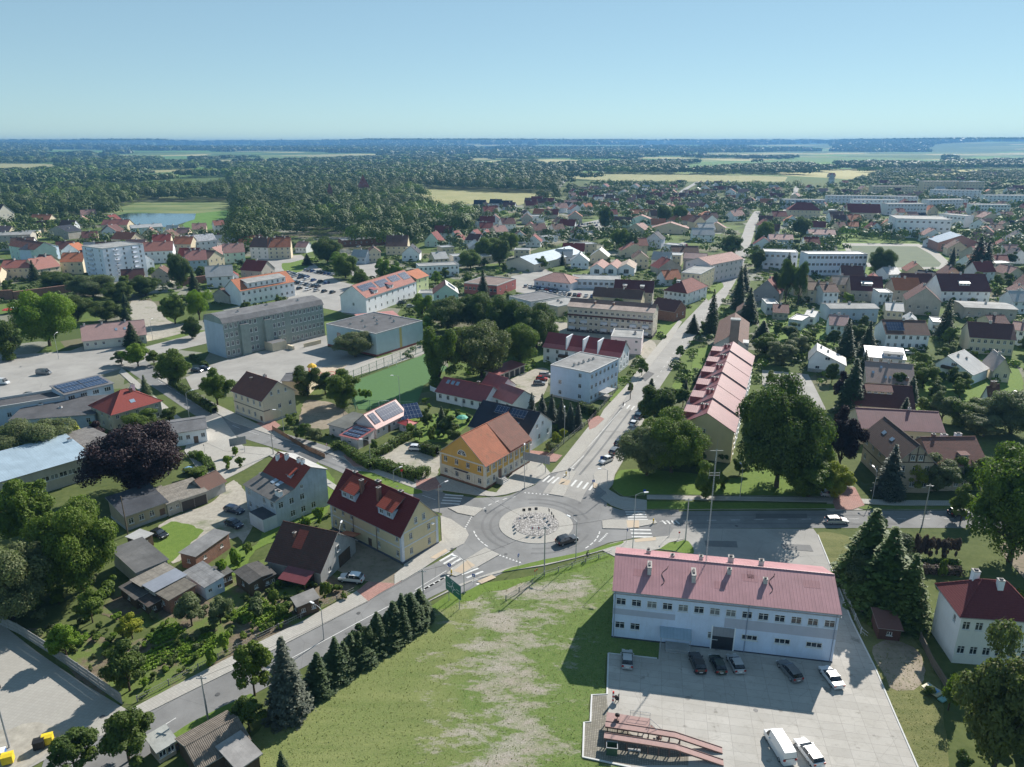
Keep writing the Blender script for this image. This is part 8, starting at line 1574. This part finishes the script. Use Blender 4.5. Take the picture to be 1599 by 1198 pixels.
# playground and pitch
X, Y = G(488, 586); T = thing('play_tower', 'red play tower with yellow roof in the school playground', 'play tower', (X, Y, .06), .4); m = MB(); rd = plain((.55, .04, .02), .4)
for sx in (-1, 1):
    for sy in (-1, 1): m.tube((sx*1.1, sy*1.1, 0), (sx*.9, sy*.9, 3.), .1, .1, rd, 6)
m.box((-1.1, -1.1, 1.2), (1.1, 1.1, 1.35), rd); m.build('frame', T); m = MB(); m.lathe((0, 0, 3.), [(1.7, 0), (1.2, .7), (0, 1.3)], plain((.75, .45, .03), .4), 8); m.build('roof', T); m = MB()
for a in (0, 2.2): m.obox(Matrix.Rotation(a, 4, 'Z') @ Matrix.Translation((1.1, -.3, 1.3)) @ Matrix.Rotation(R(28), 4, 'Y'), (0, 0, 0), (2.6, .6, .08), rd)
m.build('slide', T)
X, Y = G(515, 586); T = thing('play_ring', 'low red ring on legs in the playground', 'play equipment', (X, Y, .06)); m = MB(); m.lathe((0, 0, .5), [(1.9, 0), (2.05, 0), (2.05, .15), (1.9, .15), (1.9, 0)], rd, 20); m.build('ring', T); m = MB()
for k in range(4): a = k*1.57; m.tube((1.97*math.cos(a), 1.97*math.sin(a), 0), (1.97*math.cos(a), 1.97*math.sin(a), .5), .06, .06, STEEL, 5)
m.build('legs' if False else 'support', T)
def goal(x, y, ang, l):
    X, Y = G(x, y); T = thing('goal', l, 'football goal', (X, Y, .06), R(ang)); m = MB()
    for s in (-1, 1): m.tube((s*1.5, 0, 0), (s*1.5, 0, 2), .06, .06, SW, 6); m.tube((s*1.5, 0, 2), (s*1.5, .9, 0), .04, .04, SW, 5)
    m.tube((-1.5, 0, 2), (1.5, 0, 2), .06, .06, SW, 6); m.build('frame', T)
goal(613, 573, 20, 'small white goal at the far end of the green pitch'); goal(600, 636, 5, 'small white goal at the near end of the green pitch')
def parasol(x, y, col, l, r=1.7):
    X, Y = G(x, y); T = thing('parasol', l, 'parasol', (X, Y, 0)); m = MB(); m.tube((0, 0, 0), (0, 0, 2.6), .04, .04, SW, 6); m.build('pole', T); m = MB(); m.lathe((0, 0, 2.0), [(r, 0), (r*.55, .42), (0, .7)], col, 8); m.lathe((0, 0, 2.0), [(r, -.15), (r, 0)], col, 8); m.build('canopy', T)
parasol(722, 662, plain((.10, .38, .28), .7), 'green and white garden parasol behind the ochre corner house'); parasol(470, 685, plain((.05, .40, .33), .7), 'small turquoise parasol in the fenced garden by the main road', 1.1)
parasol(14, 490, plain((.6, .05, .05), .7), 'red parasol in the park at the far left', 2.5); parasol(24, 488, SW, 'white parasol in the park at the far left', 2.5)
# framed board leaning at the fence, lower right
X, Y = G(1455, 1082); T = thing('trailer', 'small low trailer with blue panel in a pale frame beside the birch', 'trailer', (X, Y, .1), R(-62)); m = MB(); m.box((-1.2, -.8, .35), (1.2, .8, .55), plain((.5, .45, .3), .6)); m.build('frame', T); m = MB(); m.box((-.8, -.5, .551), (.8, .5, .6), plain((.15, .35, .6), .4)); m.build('panel', T); m = MB(); m.box((1.3, -.8, .1), (2.1, .8, .3), plain((.2, .4, .38), .4)); m.build('step_board', T)
for s in (-1, 1): m = MB(); m.tube((0, s*.9-.08, .28), (0, s*.9+.08, .28), .27, .27, BK, 12); m.build('wheel', T)
# blue pond basin / table / loungers in yard below the road
X, Y = G(297, 1165); T = thing('garden_swing', 'purple covered garden table in the yard below the road', 'table', (X, Y, 0), .5); m = MB(); m.box((-1.1, -.55, .7), (1.1, .55, .78), plain((.07, .05, .25), .5)); m.build('table_top', T)
for sx in (-1, 1):
    for sy in (-1, 1): m = MB(); m.tube((sx*.95, sy*.45, 0), (sx*.95, sy*.45, .7), .04, .04, WOOD, 6); m.build('leg', T)
X, Y = G(352, 1140); T = thing('lounger', 'white garden lounger in the shade below the road', 'lounger', (X, Y, 0), .5); m = MB(); m.box((-1., -.35, .3), (.5, .35, .38), SW); m.build('seat', T); m = MB(); m.obox(Matrix.Translation((.5, 0, .34)) @ Matrix.Rotation(R(-45), 4, 'Y'), (0, -.35, 0), (.8, .35, .07), SW); m.build('backrest', T)
for sx in (-.9, .4):
    for sy in (-.3, .3): m = MB(); m.tube((sx, sy, 0), (sx, sy, .3), .03, .03, SW, 5); m.build('leg', T)
def hall_bench(): pass
# ---------------------------------------------------------------- people
SKIN = plain((.45, .28, .2), .6)
def skinned(name, V, E_, rad, mats, parent, split=None):
    me = bpy.data.meshes.new(name); me.from_pydata(V, E_, []); o = bpy.data.objects.new(name, me); COL.objects.link(o)
    sk = o.modifiers.new('skin', 'SKIN'); sk.use_smooth_shade = True; me.skin_vertices[0].data[0].use_root = True
    for i, r in enumerate(rad): me.skin_vertices[0].data[i].radius = (r, r) if not isinstance(r, tuple) else r
    ss = o.modifiers.new('sub', 'SUBSURF'); ss.levels = 1; ss.render_levels = 1
    dg = bpy.context.evaluated_depsgraph_get(); dg.update(); m2 = bpy.data.meshes.new_from_object(o.evaluated_get(dg)); bpy.data.objects.remove(o); m2.materials.clear()
    for m in mats: m2.materials.append(m)
    if split: m2.polygons.foreach_set('material_index', [split(p.center) for p in m2.polygons])
    o2 = link(name, m2, parent); return o2
def person(X, Y, z, ang, label, pose, top, legs, hair):
    T = thing('person', label, 'person', (X, Y, z), ang); J, Ed, Rd = pose
    def sp_(c):
        if c.z > pose_neck: return 2
        return 0 if c.z > pose_hip else 1
    pose_neck, pose_hip = J[2][2]+.02, J[0][2]+.02
    skinned('body', J, Ed, Rd, [top, legs, SKIN], T, sp_)
    m = MB(); h = Vector(J[3]); m.lathe((h.x-.01, h.y, h.z+.0), [(.115, -.02), (.125, .05), (.09, .13), (0, .16)], hair, 10); m.build('hair', T); return T
def stand(step=.22, arm=.12):
    J = [(0, 0, .95), (0, 0, 1.2), (0, 0, 1.46), (.02, 0, 1.64), (0, .19, 1.40), (-arm, .25, 1.13), (arm*.2, .27, .88), (0, -.19, 1.40), (arm, -.25, 1.13), (arm*1.8, -.27, .90), (.0, .1, .90), (step*.6, .1, .5), (step*.4, .1, .08), (step*.4+.16, .1, .04), (0, -.1, .90), (-step*.2, -.1, .5), (-step, -.1, .10), (-step+.15, -.1, .04)]
    for s, base in ((1, 6), (-1, 9)):
        for f in range(5): J.append((J[base][0]+.03-.016*f, J[base][1]+.01*(f-2)*.6, J[base][2]-.09+.01*abs(f-2)))
    E_ = [(0, 1), (1, 2), (2, 3), (2, 4), (4, 5), (5, 6), (2, 7), (7, 8), (8, 9), (0, 10), (10, 11), (11, 12), (12, 13), (0, 14), (14, 15), (15, 16), (16, 17)]+[(6, 18+f) for f in range(5)]+[(9, 23+f) for f in range(5)]
    Rr = [.15, (.13, .17), .075, .1, .065, .05, .035, .065, .05, .035, .09, .065, .045, .035, .09, .065, .045, .035]+[.009]*10
    return J, E_, Rr
x, y = G(973, 637); person(x, y, .06, 2.2, 'pedestrian in dark clothes standing at the avenue crossing', stand(), plain((.06, .06, .07), .8), plain((.09, .09, .12), .8), plain((.05, .03, .02), .8))
x, y = G(812, 716); person(x, y, .14, -1.2, 'pedestrian in dark clothes walking behind the ochre corner house', stand(.26), plain((.12, .05, .05), .8), plain((.04, .04, .05), .8), plain((.05, .03, .02), .8))
# cyclist and bicycle
x, y = G(917, 873); an = R(24); T = thing('bicycle', 'dark bicycle ridden along the curved footpath', 'bicycle', (x, y, .13), an)
for q, wx in (('wheel', -.52), ('wheel', .52)):
    m = MB()
    for k in range(20): a, b_ = 2*math.pi*k/20, 2*math.pi*(k+1)/20; m.tube((wx+.33*math.cos(a), 0, .34+.33*math.sin(a)), (wx+.33*math.cos(b_), 0, .34+.33*math.sin(b_)), .022, .022, BK, 5, False)
    for k in range(8): a = math.pi*k/4; m.tube((wx, 0, .34), (wx+.32*math.cos(a), 0, .34+.32*math.sin(a)), .005, .005, STEEL, 3, False)
    m.build('wheel', T)
m = MB(); 
for p, q in (((-.52, 0, .34), (-.18, 0, .82)), ((-.52, 0, .34), (-.05, 0, .3)), ((-.05, 0, .3), (-.18, 0, .82)), ((-.18, 0, .78), (.36, 0, .84)), ((-.05, 0, .3), (.38, 0, .78)), ((.52, 0, .34), (.36, 0, .95))): m.tube(p, q, .02, .02, BK, 6)
m.build('frame', T); m = MB(); m.tube((.36, 0, .95), (.34, 0, 1.05), .018, .018, BK, 6); m.tube((.34, -.28, 1.05), (.34, .28, 1.05), .016, .016, BK, 6); m.build('handlebar', T); m = MB(); m.box((-.32, -.08, .86), (-.08, .08, .92), BK); m.build('saddle', T)
J = [(-.18, 0, .98), (-.08, 0, 1.2), (.08, 0, 1.42), (.14, 0, 1.60), (.07, .18, 1.36), (.2, .26, 1.16), (.34, .25, 1.07), (.07, -.18, 1.36), (.2, -.26, 1.16), (.34, -.25, 1.07), (-.14, .1, .94), (.2, .12, .72), (.02, .12, .24), (.16, .12, .2), (-.14, -.1, .94), (.16, -.12, .58), (-.05, -.12, .14), (.1, -.12, .1)]
for s, base in ((1, 6), (-1, 9)):
    for f in range(5): J.append((J[base][0]+.05, J[base][1]+.012*(f-2), J[base][2]-.015-.008*f))
_, E_, Rr = stand(); person(x, y, .13, an, 'cyclist in dark clothes riding on the curved footpath', (J, E_, Rr), plain((.05, .055, .07), .8), plain((.08, .08, .1), .8), plain((.04, .03, .02), .8))
# ---------------------------------------------------------------- air
HZ = MB(); HZ.box((-26000, -400, -30), (26000, 26000, 110), plain((.5, .5, .5)))
hz = HZ.build('haze'); hz['kind'] = 'stuff'; hm = bpy.data.materials.new('air'); hm.use_nodes = True; ht = hm.node_tree; ht.nodes.clear()
ho = ht.nodes.new('ShaderNodeOutputMaterial'); hv = ht.nodes.new('ShaderNodeVolumePrincipled'); hv.inputs['Density'].default_value = 1.15e-4; hv.inputs['Color'].default_value = (.15, .37, .68, 1); hv.inputs['Anisotropy'].default_value = .2
ht.links.new(hv.outputs[0], ho.inputs['Volume']); hz.data.materials.clear(); hz.data.materials.append(hm)
# ---------------------------------------------------------------- labels: each says which one
def pxof(T): a = topx(T.location.x, T.location.y); return float(a[0]), float(a[1])
LM = []
for h in HOUSES:
    if h.get('sn'):
        L, D, e = h['dims']; c, s = math.cos(h.rotation_euler.z), math.sin(h.rotation_euler.z); X = h.location.x+c*L/2-s*D/2; Y = h.location.y+s*L/2+c*D/2
        LM.append((X, Y, h['sn']))
LM += [(cx0, cy0, 'the roundabout'), (*G(240, 1040), 'the allotment path'), (*G(1385, 900), 'the brick pallets'), (*G(590, 1010), 'the lower road'), (*G(610, 600), 'the green sports pitch'), (*G(1400, 400), 'the stadium'), (*G(90, 1060), 'the concrete lot fence')]
ORD = ['first', 'second', 'third', 'fourth', 'fifth', 'sixth', 'seventh', 'eighth', 'ninth', 'tenth', 'eleventh', 'twelfth', 'thirteenth', 'fourteenth', 'fifteenth', 'sixteenth', 'seventeenth', 'eighteenth', 'nineteenth', 'twentieth']
NOUN = {'leafy_tree': 'tree', 'spruce_tree': 'conifer', 'thuja': 'thuja', 'shrub': 'shrub', 'willow_tree': 'drooping tree', 'copper_beech': 'copper beech', 'detached_house': '', 'cottage': ''}
def autolabel(items, kindf):
    by = {}
    for T in items:
        x, y = T.location.x, T.location.y; px, py = pxof(T)
        lm = min((l for l in LM if l[2] != T.get('sn')), key=lambda l: (l[0]-x)**2+(l[1]-y)**2); lx, ly = topx(lm[0], lm[1]); dx, dy = px-float(lx), py-float(ly)
        rel = ('right of' if dx > 0 else 'left of') if abs(dx) > 1.3*abs(dy) else ('in front of' if dy > 0 else 'behind')
        b = kindf(T); by.setdefault((b, rel, lm[2]), []).append((px, T))
    for (b, rel, sn), L in by.items():
        L.sort(key=lambda q: q[0])
        for i, (px, T) in enumerate(L):
            if len(L) == 1: T['label'] = f'{b} {rel} {sn}'
            else:
                o = 'leftmost' if i == 0 else 'rightmost' if i == len(L)-1 else f'{ORD[min(i, 19)]} from left'
                T['label'] = f'{o} {b} {rel} {sn}'; T['group'] = f'{b.split()[-1]}s {rel} {sn}'
def tkind(T):
    nm = T.name.split('.')[0]; n = NOUN[nm]; s = T.dimensions.z; c = [k for k in T.children][0]; r = max(T.scale.x*c.dimensions.x/T.scale.x/2, .1) if False else T['rr']
    z = 'tiny' if r < .8 else 'small' if r < 1.7 else 'medium-sized' if r < 3.2 else 'large' if r < 6 else 'huge'
    d = T['dsc'].replace(' spruce', '') if n == 'conifer' else T['dsc']
    if n == 'drooping tree': d = d.replace('drooping ', '')
    return f'{z} {d} {n}'
for T in TREES:
    me = T.children[0].data; v = np.empty(len(me.vertices)*3, np.float32)
    if me.name not in KIDS: me.vertices.foreach_get('co', v); KIDS[me.name] = float(np.percentile(np.hypot(v[0::3], v[1::3]), 95))
    T['rr'] = KIDS[me.name]*T.scale.x
autolabel(TREES, tkind); autolabel(DHS, lambda T: T['dsc'])
seen = {}
for T in THINGS: seen.setdefault(T['label'], []).append(T)
for l, L in seen.items():
    if len(L) > 1:
        for i, T in enumerate(sorted(L, key=lambda t: pxof(t)[0])): T['label'] = ' '.join((f'{ORD[min(i, 19)]} from left: '+l).split()[:16]); T['group'] = T.get('group') or ' '.join(l.split()[-5:])
for T in THINGS:
    for k in ('dims', 'flip', 'rr', 'dsc', 'sn', 'fixed'):
        if k in T: del T[k]
    T['label'] = ' '.join(T['label'].split()[:16])
